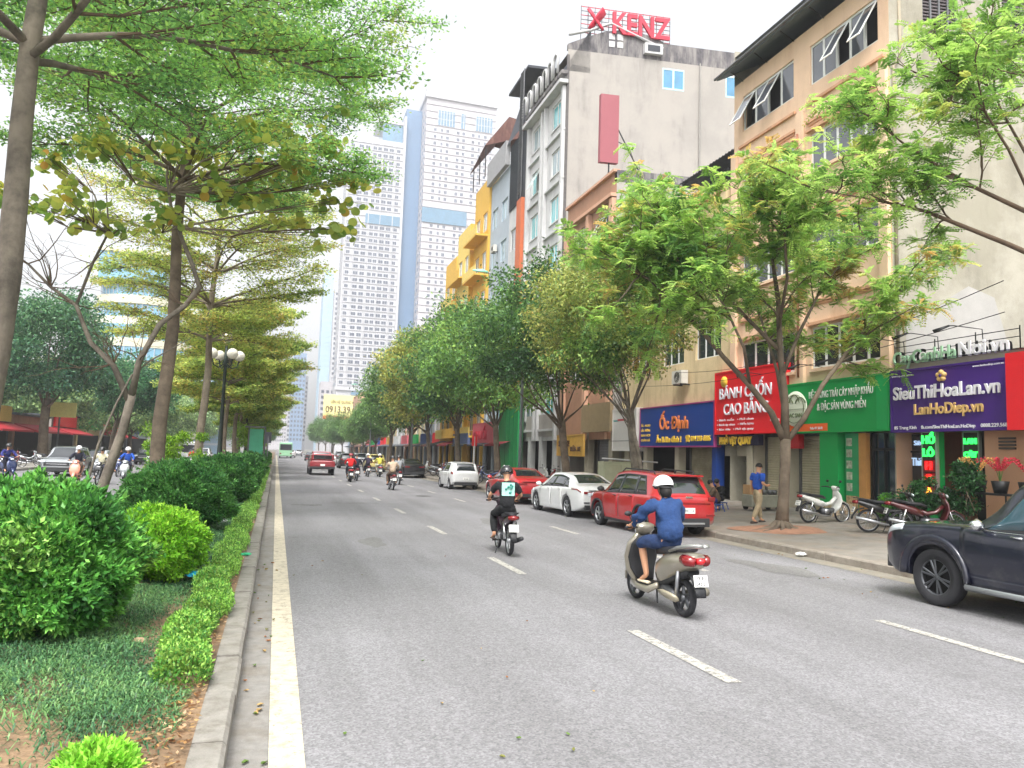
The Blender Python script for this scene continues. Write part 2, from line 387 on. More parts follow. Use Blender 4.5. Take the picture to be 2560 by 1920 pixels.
def window(par, mp, a0, a1, z0, z1, n=2, fm=None, gm=None, dep=.12, fw=.05, bars=0, opened=(), trans=None, sill=None):
    """framed window: frame (with mullions) > a pane for each light; opened lights swing outwards on top hinges"""
    fm = fm or mFW; gm = gm or mGD
    g = MB()
    mbox(g, mp, a0, a1, z0, z0+fw, dep-.03, dep+.03, fm); mbox(g, mp, a0, a1, z1-fw, z1, dep-.03, dep+.03, fm)
    w = (a1-a0)/n
    for k in range(n+1):
        c = a0+k*w; lo = max(a0, c-fw*.6); hi = min(a1, c+fw*.6); mbox(g, mp, lo, hi, z0+fw, z1-fw, dep-.028, dep+.028, fm)
    if trans: mbox(g, mp, a0+fw, a1-fw, trans-.02, trans+.02, dep-.026, dep+.026, fm)
    if sill is not None: mbox(g, mp, a0-.08, a1+.08, z0-.09, z0-.003, -.09, .02, sill)
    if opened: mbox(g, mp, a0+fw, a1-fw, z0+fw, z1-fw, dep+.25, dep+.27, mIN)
    win = g.build('window', par)
    for k in range(n):
        b0, b1 = a0+k*w+fw*.6, a0+(k+1)*w-fw*.6
        if k in opened:
            sl = .45*(z1-z0)
            def q(a, t, e): # t 0 top .. 1 bottom, tilted out
                return mp(a, z1-fw-t*(z1-z0-2*fw)*.93, dep-.04-t*sl+e)
            s = MB()
            for (c0, c1, t0, t1) in ((b0, b1, 0, .06), (b0, b1, .94, 1), (b0, b0+.05, .06, .94), (b1-.05, b1, .06, .94)):
                v = [q(c0, t0, -.02), q(c1, t0, -.02), q(c1, t1, -.02), q(c0, t1, -.02), q(c0, t0, .02), q(c1, t0, .02), q(c1, t1, .02), q(c0, t1, .02)]
                s.add(v, [(0, 1, 2, 3), (4, 7, 6, 5), (0, 4, 5, 1), (1, 5, 6, 2), (2, 6, 7, 3), (3, 7, 4, 0)], fm)
            sa = s.build('sash', win); p = MB(); p.add([q(b0+.05, .06, 0), q(b1-.05, .06, 0), q(b1-.05, .94, 0), q(b0+.05, .94, 0)], [(0, 1, 2, 3)], gm); p.build('pane', win)
        else:
            p = MB(); mbox(p, mp, b0, b1, z0+fw, z1-fw, dep-.006, dep+.006, gm); p.build('pane', win)
    return win
def shell(root, u0, u1, D, z0, z1, mat, roofmat=None, name='wall', sidewalls=True):
    """far side, back and roof so that the block is closed"""
    g = MB()
    g.add([fr(u1, 0, z0), fr(u1, D, z0), fr(u1, D, z1), fr(u1, 0, z1)], [(0, 1, 2, 3)], mat)
    g.add([fr(u0, D, z0), fr(u1, D, z0), fr(u1, D, z1), fr(u0, D, z1)], [(0, 1, 2, 3)], mat)
    if sidewalls: g.add([fr(u0, 0, z0), fr(u0, D, z0), fr(u0, D, z1), fr(u0, 0, z1)], [(0, 1, 2, 3)], mat)
    g.build(name, root)
    g = MB(); g.add([fr(u0, 0, z1-.3), fr(u1, 0, z1-.3), fr(u1, D, z1-.3), fr(u0, D, z1-.3)], [(0, 1, 2, 3)], roofmat or M('flat_roof', '#77736c', .9, var=.3, vs=1)); g.build('roof', root)
def bld(label, cat='building', name='town_house'): return thing(name, label, cat)
# --- materials
mBE = M('beige_render', '#e2c2a4', .85, var=.08, vs=1.2, stain=('#b98f70', 1.3, .5, .78, .6), bump=.1, bs=30)
mBEW = M('beige_moulding', '#cfa07e', .85, var=.1, vs=2, stain=('#8e5a3c', 3, .5, .75, .6))
mGR = M('grey_render', '#a29d97', .9, var=.1, vs=.5, stain=('#6c6967', .9, .5, .74, .65), bump=.15, bs=12, grime=('#a6a099', .25, .45, .6, .8))
mGRS = M('grey_render_side', '#989384', .9, var=.1, vs=.6, stain=('#6e6a60', 1.2, .5, .76, .65), bump=.1, bs=14, grime=('#b0ab9e', .35, .45, .6, .7))
mMOULD = M('mould_band', '#5d5a5e', .95, var=.35, vs=3, stain=('#8f8b88', 2.0, .42, .6, .9))
mWR = M('white_render', '#c2c2c2', .85, var=.08, vs=1, stain=('#8b8b8c', 1.5, .52, .78, .6))
mBR = M('brown_render', '#a87f66', .85, var=.1, vs=1.5, stain=('#7d5c4a', 2, .5, .78, .5))
mPK = M('pinkish_trim', '#c59a80', .85, var=.1, vs=2)
mCR = M('cream_render', '#d8c39a', .85, var=.1, vs=2, stain=('#96805c', 2, .5, .75, .6))
mYE = M('yellow_render', '#d8ac48', .8, var=.08, vs=1.4, stain=('#b98a35', 2, .55, .8, .5))
mYE2 = M('yellow_pale_render', '#dfc36a', .8, var=.08, vs=1.4)
mBG = M('bluegrey_render', '#a5afb8', .8, var=.08, vs=1)
mOR = M('orange_tile', '#c0653c', .7, var=.12, vs=2)
mDK = M('dark_slate', '#3f4249', .8, var=.25, vs=3)
mRU = M('rusty_sheet', '#5d3a33', .8, var=.35, vs=3, stain=('#8c6a5c', 3, .5, .7, .7), stretch=None)
mAWN = M('awning_maroon', '#8a2f38', .8, var=.15)
mTIN = M('tin_sheet', '#5a6068', .55, metal=.3, var=.2, vs=3)
mSTEEL = M('steel', '#6f7072', .5, metal=.6, var=.2)
mBLK = M('black_metal', '#1e1f22', .5, metal=.3, var=.15)
mEAVE = M('eave_underside', '#6a747c', .75, var=.15, vs=2)
mGRN = M('sign_green', '#0a9c4c', .5, var=.05, vs=1.2); mRED = M('sign_red', '#dc1a26', .5, var=.05); mPUR = M('sign_purple', '#45207e', .45, var=.06, vs=1); mBLU = M('sign_blue', '#123c8c', .5, var=.08, vs=1)
mORG = M('sign_orange', '#f2692a', .5, var=.03); mLW = M('letter_white', '#eceaf2', .5, var=.02); mLC = M('letter_gold', '#e0b878', .4, var=.05); mLO = M('letter_orange', '#ef8a4e', .5, var=.03); mLY = M('letter_yellow', '#f5cd4a', .5, var=.03); mMAG = M('sign_magenta', '#9c3a78', .5, var=.08); mDRED = M('letter_dark_red', '#c21f3c', .5, var=.05)
mCROSE = M('sign_rose', '#c9606a', .6, var=.05)
mSHUT = M('shutter', '#b9b29a', .55, metal=.15, var=.1, vs=2, grime=('#8f8770', 2.5, .5, .72, .5))
def shutter(root, u0, u1, z0, z1, n, mat=None, dark=None, name='rolling_shutter'):
    """corrugated roller shutter: one sheet with slat relief"""
    g = MB(); z = z0; k = 0
    while z < z1-.01:
        zt = min(z+.09, z1)
        g.add([front(u0, z, n), front(u1, z, n), front(u1, z+.02, n+.022), front(u0, z+.02, n+.022), front(u0, zt, n), front(u1, zt, n)], [(0, 1, 2, 3), (3, 2, 5, 4)], mat or mSHUT); z = zt
    o = g.build(name, root, fixn=False); o['kind'] = 'stuff'
    g = MB(); 
    for u in (u0, u1): mbox(g, front, u-.04, u+.04, z0, z1, n-.05, n+.03, mSTEEL)
    mbox(g, front, u0, u1, z1, z1+.22, n-.06, n+.1, mSTEEL); g.build('shutter_rail', root)
def frs(u, d, z): return fr(u, d+.17, z)
def frontS(u, z, n): return fr(u, n+.17, z)
def signboard(label, mat, u0, u1, z0, z1, n0=-.35, n1=-.12, framemat=None, parent=None, zl=0, name='shop_sign'):
    """lightbox sign; zl = extra height at the far end (signs are not level)"""
    root = thing(name, label, 'sign')
    g = MB(); 
    def mm(a, z, n): return frs(a, n, z+zl*(a-u0)/(u1-u0))
    mbox(g, mm, u0+.03, u1-.03, z0+.03, z1-.03, n0, n1, mat); g.build('panel', root)
    g = MB(); fm = framemat or mat
    for (a, b, c, d) in ((u0, u1, z0, z0+.06), (u0, u1, z1-.06, z1), (u0, u0+.06, z0+.06, z1-.06), (u1-.06, u1, z0+.06, z1-.06)): mbox(g, mm, a, b, c, d, n0-.025, n1+.01, fm)
    g.build('frame', root)
    return root
SIGNROT = Matrix(((0, 0, -1), (-1, 0, 0), (0, 1, 0)))
def stext(s, mat, root, u_far, z, n, width, size, **k):
    p = frs(u_far, n, z); return text(s, mat, root, p, width=width, size=size, facing='-x', **k)
# ---------------------------------------------------------------- beige five-storey building
B = bld('peach rendered five storey building with open awning windows above the green and red shop signs', 'building', 'apartment_building')
u0, u1, H0, H1, D = 17.95, 26.3, 4.4, 17.1, 16
rows = [(5.25, 6.75, None), (9.05, 10.35, None), (12.25, 13.75, None), (15.45, 17.0, None)]
bays = [(18.4, 21.6), (22.5, 25.7)]
rows = [(5.25, 6.7), (8.9, 10.25), (12.3, 13.7), (15.5, 17.0)]
g = MB(); holes = [(b0, b1, z0, z1) for (z0, z1) in rows for (b0, b1) in bays]
wall(g, front, u0, u1, 4.2, 17.7, holes, mBE); g.build('wall', B)
g = MB(); side = side_at(u0); sh = [(1.2, 2.45, 15.85, 17.9), (4.1, 5.6, 15.7, 17.9)]
wall(g, side, 0, D, .3, 19.6, sh, mGRS); g.build('side_wall', B)
shell(B, u0, u1, D, 4.2, 19.3, mGRS, sidewalls=False)
for ri, (z0, z1) in enumerate(rows):
    for bi, (b0, b1) in enumerate(bays):
        op = {(3, 0): (0, 2), (3, 1): (1, 3)}.get((ri, bi), ())
        gl = mGL if (ri, bi) == (2, 1) else (mGG if ri > 1 else mGD)
        window(B, front, b0, b1, z0, z1, 5 if bi == 0 else 4, gm=gl, opened=op, fw=.075, dep=.09)
for z in (14.85, 14.15, 10.95, 7.6):
    for (b0, b1) in ((18.1, 21.75), (22.35, 25.85)): 
        g = MB(); mbox(g, front, b0, b1, z-.05, z+.05, -.10, -.002, mBEW)
        if z != 14.85: mbox(g, front, b0+.1, b1-.1, z-.14, z-.05, -.05, -.002, mBEW)
        g.build('string_course', B)
for u in (18.0, 21.9, 26.0): g = MB(); mbox(g, front, u, u+.35, 4.3, 14.7, -.12, -.002, mBE); g.build('pilaster', B)
for (b0, b1) in bays:
    for z0, z1 in rows[:3]:
        g = MB(); mbox(g, front, b0-.12, b1+.12, z1+.06, z1+.16, -.14, -.002, mBEW); mbox(g, front, b0-.05, b1+.05, z0-.12, z0-.01, -.12, -.002, mBE); g.build('lintel', B)
# pent roof with a deep dark eave and a white gutter
g = MB(); e0, e1 = 17.3, 26.45
sec = [(-.7, 17.95), (2.5, 19.5), (2.5, 19.62), (-.74, 18.06)]
g.add([fr(e, d, z) for e in (e0, e1) for (d, z) in sec], [(0, 1, 5, 4), (1, 2, 6, 5), (2, 3, 7, 6), (3, 0, 4, 7), (0, 3, 2, 1), (4, 5, 6, 7)], mEAVE); g.build('roof', B)
g = MB(); g.tube([fr(e0, -.8, 18.0), fr(e1, -.8, 18.0)], .055, mSTEEL, 8); g.build('gutter', B)
for u in np.arange(17.6, 26.6, 1.6): g = MB(); g.tube([fr(u, -.6, 17.95), fr(u, -.05, 17.62)], .02, mBLK, 4); g.build('eave_bracket', B)
for k, (a0_, a1_, z0, z1) in enumerate(sh):
    g = MB(); n = 4; wd = (a1_-a0_)/n
    for i in range(n+1): mbox(g, side, a0_+i*wd-.03, a0_+i*wd+.03, z0, z1, .02, .08, mSTEEL)
    mbox(g, side, a0_-.1, a1_+.1, z0-.1, z0-.003, -.1, .1, mGRS)
    vent = g.build('louvre_window', B)
    for i in range(n):
        g = MB(); z = z0
        while z < z1-.02: mbox(g, side, a0_+i*wd+.032, a0_+(i+1)*wd-.032, z, z+.05, .05, .12, M('louvre_slat', '#5d5658', .8, var=.2)); z += .11
        mbox(g, side, a0_, a1_, z0, z1, .16, .17, mIN) if i == 0 else None
        s_ = g.build('slats', vent); s_['kind'] = 'stuff'
g = MB(); g.tube([fr(17.94, .35, 17), fr(17.9, .35, 14.8), fr(17.9, .1, 14.4), fr(17.9, .1, 4.6)], .05, M('drain_pipe', '#9a8f7a', .7), 8); g.build('drain_pipe', B)
g = MB(); g.tube([fr(22.1, -.16, 13.9), fr(22.1, -.16, 5)], .045, M('rust_pipe', '#a5735a', .8), 6); g.build('drain_pipe', B)
g = MB(); g.add([fr(17.94, 2.6, 7.6), fr(17.94, 3.5, 7.3), fr(17.94, 3.9, 6), fr(17.94, 3.6, 5.2), fr(17.94, 4.1, 4.6), fr(17.94, .4, 4.6), fr(17.94, .4, 6.2), fr(17.94, 1.6, 7.0)], [(0, 1, 2, 3, 4, 5, 6, 7)], M('patched_plaster', '#a9a6a2', .9, var=.12, vs=1.5)); g.build('plaster_patch', B)
rebase(B, fr(u0, 0, .4))
# air conditioner
def aircon(label, u, z, n=-.45):
    t = thing('air_conditioner', label, 'air conditioner')
    mw_ = M('aircon_white', '#c9c6bd', .6, var=.1); g = MB(); mbox(g, front, u, u+.85, z, z+.6, n, n+.32, mw_); g.build('casing', t)
    g = MB(); c = fr(u+.38, n-.012, z+.3)
    for r in (.22, .15, .08): g.tube([(c[0], c[1]+r*cos(a), c[2]+r*sin(a)) for a in np.linspace(0, 2*pi, 17)], .012, mBLK, 4)
    g.build('fan_grille', t)
    for q_ in (.08, .7): g = MB(); mbox(g, front, u+q_, u+q_+.05, z-.06, z-.003, n, -.0, mBLK); g.build('bracket', t)
    rebase(t, fr(u, n, z)); return t
aircon('white air conditioner unit fixed below the third floor windows of the peach building', 21.3, 11.35)
aircon('small white air conditioner unit low on the cream balcony house', 27.4, 9.3)
# ---------------------------------------------------------------- ground floor shops under the beige building (recessed)
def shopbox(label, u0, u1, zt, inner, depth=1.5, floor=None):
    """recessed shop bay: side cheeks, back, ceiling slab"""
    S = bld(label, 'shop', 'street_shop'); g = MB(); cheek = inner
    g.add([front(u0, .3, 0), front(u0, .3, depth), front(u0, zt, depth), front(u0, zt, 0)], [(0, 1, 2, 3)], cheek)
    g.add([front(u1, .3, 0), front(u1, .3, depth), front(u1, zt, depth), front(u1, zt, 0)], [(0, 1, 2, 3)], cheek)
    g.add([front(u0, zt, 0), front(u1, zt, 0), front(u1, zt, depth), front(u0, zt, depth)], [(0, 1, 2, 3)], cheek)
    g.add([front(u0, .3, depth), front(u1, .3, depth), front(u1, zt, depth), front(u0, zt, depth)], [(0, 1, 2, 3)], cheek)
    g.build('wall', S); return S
mWALLP = M('shop_plaster', '#a8a08e', .85, var=.15, vs=2); mPCH = M('peach_wall', '#c79a7c', .85, var=.08, vs=1.5)
S = shopbox('closed shop with cream rolling shutter under the red rice roll sign', 22.9, 24.9, 3.1, mWALLP, .9)
shutter(S, 22.95, 24.85, .4, 2.95, .5); rebase(S, fr(23.9, 0, .4))
S = shopbox('green painted shop bay with wide pillar and cream shutter under the green sign', 17.98, 22.85, 3.1, mWALLP, 1.0)
shutter(S, 21.15, 22.8, .4, 2.95, .45)
g = MB(); mbox(g, front, 20.25, 21.1, .35, 3.05, -.1, .5, mGRN); g.build('pillar', S)
g = MB(); mbox(g, front, 19.55, 20.15, .4, 3.0, .1, .16, M('poster_green', '#2c9a62', .5, var=.1)); 
g.build('menu_board', S)
for i in range(5):
    g = MB(); mbox(g, front, 19.85, 20.08, 1.15+i*.36, 1.4+i*.36, .08, .098, M('poster_print', '#b8bca8', .6, var=.6, vs=9)); g.build('poster', S)
g = MB(); mbox(g, front, 19.6, 20.1, .45, 1.0, .08, .098, M('poster_food', '#c2a27a', .6, var=.7, vs=12)); g.build('poster', S)
g = MB(); mbox(g, front, 19.2, 19.5, .4, 3.0, .05, .2, M('ochre_panel', '#c08a4c', .7, var=.15)); g.build('door_panel', S)
g = MB(); mbox(g, front, 17.98, 19.1, .4, 3.0, .3, .33, glassmat('shop_glass_dark', '#1d3038')); g.build('pane', S)
mFD = M('shop_frame_black', '#15171b', .4, var=.1)
g = MB()
for u in (17.99, 18.6, 19.08): mbox(g, front, u, u+.06, .4, 3.0, .22, .298, mFD)
mbox(g, front, 18, 19.1, 2.45, 2.52, .22, .298, mFD); g.build('door_frame', S)
rebase(S, fr(20.4, 0, .4))
# ---------------------------------------------------------------- orchid shop (single storey, nearest)
S = shopbox('single storey orchid shop with peach side wall under the purple sign', 13.6, 17.93, 3.05, mPCH, 2.2)
g = MB(); mbox(g, front, 16.95, 17.9, .4, 2.95, .5, .53, glassmat('shop_glass_blue', '#22303c')); mbox(g, front, 16.9, 16.95, .4, 2.95, .45, .55, mFD); mbox(g, front, 17.3, 17.36, .4, 2.95, .45, .495, mFD); mbox(g, front, 16.95, 17.9, 2.4, 2.46, .45, .495, mFD); g.build('glass_door', S)
g = MB(); mbox(g, front, 16.5, 16.88, .4, 3.0, .0, .25, mGRN); g.build('pillar', S)
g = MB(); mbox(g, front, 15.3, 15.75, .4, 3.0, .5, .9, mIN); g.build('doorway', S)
g = MB(); mbox(g, front, 13.7, 15.25, .3, 3.02, .25, .6, mPCH); g.build('wall', S)
g = MB(); z = 2.55
for i in range(4): mbox(g, front, 14.35, 14.8, 2.5+i*.085, 2.55+i*.085, .2, .248, M('vent_slat', '#4a4440', .7)); 
g.build('vent', S)
g = MB(); g.add([front(13.4, 5.0, -.1), front(17.93, 5.05, -.1), front(17.93, 5.0, 9), front(13.4, 5.0, 9)], [(0, 1, 2, 3)], mTIN)
g.add([front(13.4, 3.05, 0), front(17.93, 3.05, 0), front(17.93, 5.0, 0), front(13.4, 5.0, 0)], [(0, 1, 2, 3)], mWALLP)
g.build('roof', S); rebase(S, fr(15.7, 0, .4))
text('Thiết Kế', M('window_lettering', '#c4d6ea', .5, var=.05, emis='#9fb8d8', es=.4), S, Vector(fr(17.85, .44, 2.02))-Vector(S.location), width=.85, size=.34, facing='-x', name='window_lettering')
text('Siêu thị', MC['window_lettering'], S, Vector(fr(17.75, .44, 2.62))-Vector(S.location), width=.6, size=.2, facing='-x', name='window_lettering')
# LED column signs
mLG = M('led_green', '#20c040', .4, var=0, emis='#25e04a', es=1.6); mLR = M('led_red', '#e01818', .4, var=0, emis='#ff1616', es=1.6); mLA = M('led_amber', '#f0a040', .4, var=0, emis='#ff9a30', es=1.5); mLB = M('led_board', '#1a0e10', .5, var=.2); mLBR = M('led_board_red', '#7c1014', .5, var=.2)
def ledsign(label, u, words, z1, n):
    t = thing('led_sign', label, 'sign'); h = .36; z0 = z1-h*len(words)-.05
    g = MB(); mbox(g, front, u, u+.44, z0, z1, n-.08, n, mLB); g.build('panel', t)
    g = MB(); 
    for (a, b, c, d) in ((u-.03, u, z0-.03, z1+.03), (u+.44, u+.47, z0-.03, z1+.03), (u, u+.44, z1, z1+.03), (u, u+.44, z0-.03, z0)): mbox(g, front, a, b, c, d, n-.1, n, M('led_frame', '#8f9c96', .4, metal=.5))
    g.build('frame', t)
    for i, (w_, m_) in enumerate(words):
        if m_ != mLG:
            g = MB(); mbox(g, front, u+.02, u+.42, z1-.03-h*(i+1)+.02, z1-.03-h*i-.02, n-.09, n-.081, mLBR); g.build('cell', t)
        text(w_, m_, t, Vector(fr(u+.22, n-.11, z1-h*(i+1)+.06)), size=.3 if len(w_) < 3 else .2, facing='-x', align='CENTER', bold=.012, name='lettering')
    rebase(t, fr(u, n, z0)); return t
ledsign('narrow lit sign with green over red letters on the green pillar, left of the pair', 16.42, [('HỒ', mLG), ('LÔ', mLG), ('H', mLR), ('O', mLR), ('A', mLA)], 2.95, -.02)
ledsign('narrow lit sign with green over red words by the peach wall, right of the pair', 15.45, [('LAN', mLG), ('CÂY', mLG), ('CẢNH', mLR), ('HOA', mLR)], 2.95, .35)
# ---------------------------------------------------------------- signs
P = signboard('purple shop sign with large white and small gold lettering and a flower emblem', mPUR, 14.02, 17.9, 2.97, 4.8)
o = Vector(frs(14.02, 0, 2.97))
stext('SieuThiHoaLan.vn', mLW, P, 17.75, 3.93, -.39, 3.45, .52, bold=.012)
stext('LanHoDiep.vn', mLC, P, 17.0, 3.47, -.39, 2.2, .42, bold=.01)
stext('85 Trung Kính    fb.com/SieuThiHoaLan.HoDiep    0888.229.568', mLW, P, 17.75, 3.06, -.375, 3.6, .13, ext=.004, bold=.003)
stext('www.caycanhhanoi.vn', mLW, P, 17.82, 4.6, -.375, .75, .08, ext=.004); stext('www.lanhodiep.com.vn', mLW, P, 15.1, 4.64, -.375, .9, .08, ext=.004)
g = MB()
cf = Vector(frs(16.05, -.4, 4.5))
for k in range(5):
    a = pi/2+k*2*pi/5; g.sph((cf.x, cf.y+.1*cos(a), cf.z+.1*sin(a)), .075, mLC, 8, 1)
g.sph(cf-Vector((.03, 0, 0)), .05, mPUR, 8); g.build('flower_emblem', P); rebase(P, frs(16, -.2, 2.97))
# free standing letters above
P = thing('letter_sign', 'row of pale green and white letters on a thin frame above the purple sign', 'sign')
g = MB()
for z in (5.02, 5.32, 5.52): g.tube([frs(13.95, -.15, z), frs(17.95, -.15, z)], .014, mBLK, 4)
for u in (13.95, 15.2, 16.5, 17.95): g.tube([frs(u, -.15, 4.78), frs(u, -.15, 5.6)], .016, mBLK, 4)
g.build('support_frame', P)
mLGN = M('letter_pale_green', '#a8d0ae', .5, var=.05)
stext('CayCanhHaNoi.vn', mBLK, P, 17.99, 4.97, -.1, 3.78, .58, bold=.014, ext=.01, name='letter_backing')
stext('CayCanhHa', mLGN, P, 17.95, 4.98, -.2, 2.2, .56, bold=.006, ext=.025, split=True); stext('Noi', mLW, P, 15.68, 5.0, -.2, .82, .56, bold=.014, split=True); stext('.vn', mLW, P, 14.82, 5.0, -.2, .62, .56, bold=.012, split=True)
rebase(P, frs(16, -.15, 4.8))
# green sign
P = signboard('green shop sign with white Vietnamese lettering, round cream badge and orange strip', mGRN, 17.95, 22.75, 3.03, 4.78)
def badge(P):
    g = MB(); mc = M('badge_cream', '#e4ead6', .5, var=.03); c = Vector(frs(22.1, -.44, 3.88)); g.lathe([(0, -.03), (.6, -.03), (.62, 0), (.6, .03), (0, .03)], mc, 36, c, 'x'); g.build('badge', P)
    md = M('badge_ink', '#6b7a55', .6, var=.2); g = MB()
    g.tube([(c.x-.05, c.y+.5*cos(t), c.z+.5*sin(t)) for t in np.linspace(0, 2*pi, 33)], .012, md, 4)
    for k in range(3): g.tube([(c.x-.05, c.y+.32-.32*k+.28*cos(t), c.z+.1+.28*sin(t)*(1 if k != 1 else 1.4)) for t in np.linspace(.3, pi-.3, 8)], .02, md, 4)
    g.tube([(c.x-.05, c.y+.55, c.z-.02), (c.x-.05, c.y-.55, c.z-.02)], .012, md, 4)
    g.build('badge_drawing', P)
    text('DAC SAN', md, P, c+Vector((-.04, .38, -.3)), width=.76, size=.2, facing='-x', ext=.01, bold=.006)
badge(P)
mLS = M('letter_silver', '#e2e6e0', .45, var=.05)
stext('HỆ THỐNG TRÁI CÂY NHẬP KHẨU', mLS, P, 21.45, 4.2, -.39, 2.9, .33, bold=.002, ext=.01)
stext('& ĐẶC SẢN VÙNG MIỀN', mLS, P, 21.05, 3.78, -.39, 2.2, .33, bold=.002, ext=.01)
g = MB(); mbox(g, frontS, 20.6, 22.7, 3.06, 3.34, -.372, -.352, mORG); g.build('strip', P); stext('Hotline 0971 368 698', mLW, P, 21.4, 3.14, -.39, .6, .13, ext=.004)
g = MB(); mbox(g, frontS, 18.0, 18.45, 3.06, 4.72, -.365, -.352, M('sign_green_side', '#12a858', .5, var=.05)); g.build('side_panel', P); rebase(P, frs(20.4, -.2, 3.03))
# red sign
P = signboard('tall red shop sign with bold white lettering behind the street tree', mRED, 22.8, 27.2, 3.06, 5.62, n0=-.42)
stext('BÁNH CUỐN', mLW, P, 26.8, 4.5, -.46, 3.4, .62, bold=.006)
stext('CAO BẰNG', mLW, P, 26.5, 3.85, -.46, 2.9, .62, bold=.006)
for i in range(3): stext(['• Bánh cuốn   • Phở chua', '• Bánh áp chao   • Miến lươn', '• Bún riêu   • Phở vịt quay'][i], mLW, P, 27.0, 3.6-i*.19, -.448, 2.5, .12, ext=.004, bold=.002)
stext('ĐT: 0918 86', mLW, P, 23.5, 3.5, -.448, .55, .12, ext=.004)
g = MB(); c = Vector(frs(26.5, -.45, 5.2)); g.lathe([(0, -.02), (.22, -.02), (.22, .02), (0, .02)], mLY, 20, c, 'x'); g.build('emblem', P); rebase(P, frs(25, -.2, 3.06))
P = signboard('low dark sign with yellow block letters hanging under the red sign', M('sign_dark_blue', '#1a1a3c', .6), 24.4, 27.2, 2.62, 3.03, n0=-.3)
stext('PHỞ VỊT QUAY', mLY, P, 27.0, 2.68, -.33, 2.2, .38, bold=.02); rebase(P, frs(26, -.2, 2.62))
P = signboard('small plain dark red sign under the orange strip of the green sign', M('sign_dark_red', '#a3141c', .5, var=.08), 22.1, 22.85, 2.5, 3.0, n0=-.3); rebase(P, frs(22.4, -.2, 2.5))
# blue sign
P = signboard('dark blue shop sign with orange script and yellow letters in a magenta frame', mBLU, 27.25, 34.0, 2.55, 4.5, n0=-.4, framemat=mMAG)
stext('Ốc Định', mLO, P, 31.9, 3.4, -.44, 2.6, .75, bold=.02)
stext('Ăn là lên đỉnh !', mLY, P, 32.2, 2.78, -.44, 2.3, .36, bold=.012); stext('☎ 094 293 6886', mLY, P, 29.5, 2.82, -.44, 2.0, .3, bold=.01)
for i in range(4): stext(['ỐC - NGAO', 'LẨU - NƯỚNG', 'BIA HƠI', 'CHÂN GÀ'][i], mLY, P, 33.8, 3.55-i*.24, -.43, .95, .15, ext=.005, bold=.004)
rebase(P, frs(30.6, -.2, 2.55))
# small gooseneck lamps above the signs
for (u, lab) in ((15.0, 'thin black sign lamp arm over the right part of the letter row'), (16.4, 'thin black sign lamp arm over the middle of the letter row'), (17.6, 'thin black sign lamp arm beside the start of the letter row'), (19.6, 'black sign lamp leaning over the green sign near its middle'), (21.0, 'black sign lamp leaning over the green sign near its badge'), (24.0, 'black sign lamp over the right edge of the red sign')):
    t = thing('sign_lamp', lab, 'lamp', group='lamps over the shop signs'); zt = 5.35 if u > 18 else 5.75; zb = 4.75
    g = MB(); g.tube([frs(u, -.1, zb), frs(u, -.15, zt-.1), frs(u+.25, -.75, zt), frs(u+.3, -.95, zt-.02)], .014, mBLK, 5); g.build('arm', t)
    g = MB(); g.tube([frs(u+.28, -.85, zt), frs(u+.42, -1.2, zt-.16)], [.035, .07], mBLK, 8, rz=[.02, .03]); g.build('lamp_head', t); rebase(t, frs(u, -.1, zb))
# ---------------------------------------------------------------- edge building (yellow) right of the purple sign
B = bld('yellow house with red sign panel at the right end of the shops', 'building'); g = MB()
g.box(17.42, 20, 9.5, 13.3, .3, 7.0, M('lemon_render', '#d8cf72', .85, var=.06)); g.build('wall', B)
g = MB(); g.box(17.1, 17.4, 13.3, 13.98, 2.95, 4.85, mRED); g.build('sign_panel', B); g = MB(); g.box(17.1, 17.4, 12.2, 13.29, 2.9, 3.9, mRED); g.build('sign_panel', B); rebase(B, (17.3, 11.5, .4))
# ---------------------------------------------------------------- cream balcony house (low)
B = bld('low cream house with roof terrace and steel railing left of the peach building', 'building')
u0, u1 = 26.5, 36.6
g = MB(); hs_ = [(27.2, 29.2, 10.2, 11.8), (30.2, 32.2, 10.2, 11.8), (33.4, 35.6, 10.2, 11.8), (27.2, 29.2, 6.4, 8.2), (30.2, 32.2, 6.4, 8.2), (33.4, 35.6, 6.4, 8.2)]
wall(g, front, u0, u1, 4.2, 13.3, hs_, mCR); g.build('wall', B)
for h in hs_: window(B, front, *h, 3, gm=mGD, fw=.06)
g = MB(); wall(g, side_at(u0), 0, 12, .3, 13.2, [], mGRS); g.build('side_wall', B)
shell(B, u0, u1, 12, .3, 13.2, mGRS, sidewalls=False)
g = MB()
for u in np.arange(26.5, 36.6, 2.5): mbox(g, front, u, u+.4, 11.9, 13.6, -.25, -.002, mCR); 
mbox(g, front, u0, u1, 13.3, 13.45, -.3, .1, mBEW); mbox(g, front, u0, u1, 12.3, 12.42, -.2, -.002, mBEW); g.build('parapet', B)
g = MB()
for z in (13.75, 14.0, 14.25):
    g.tube([fr(u1, -.1, z), fr(u0, -.1, z)], .02, mBLK, 4); g.tube([fr(u0, -.1, z), fr(u0, 5, z)], .02, mBLK, 4)
for u in np.arange(26.5, 36.6, 1.2): g.tube([fr(u, -.1, 13.4), fr(u, -.1, 14.3)], .025, mBLK, 4)
for d in np.arange(0, 5, 1.2): g.tube([fr(u0, d, 13.3), fr(u0, d, 14.3)], .025, mBLK, 4)
g.build('railing', B)
g = MB(); mbox(g, front, 28.2, 33, 13.3, 15.5, 4, 8, mDK); g.build('roof_room', B)
g = MB(); n = 26
for i in range(n):
    u = 26.8+i*.25; g.add([fr(u, 1.2, 15.9), fr(u+.125, 1.2, 15.96), fr(u+.25, 1.2, 15.9), fr(u+.25, 7, 15.4), fr(u+.125, 7, 15.46), fr(u, 7, 15.4)], [(0, 1, 4, 5), (1, 2, 3, 4)], mTIN)
g.build('corrugated_roof', B, fixn=False)
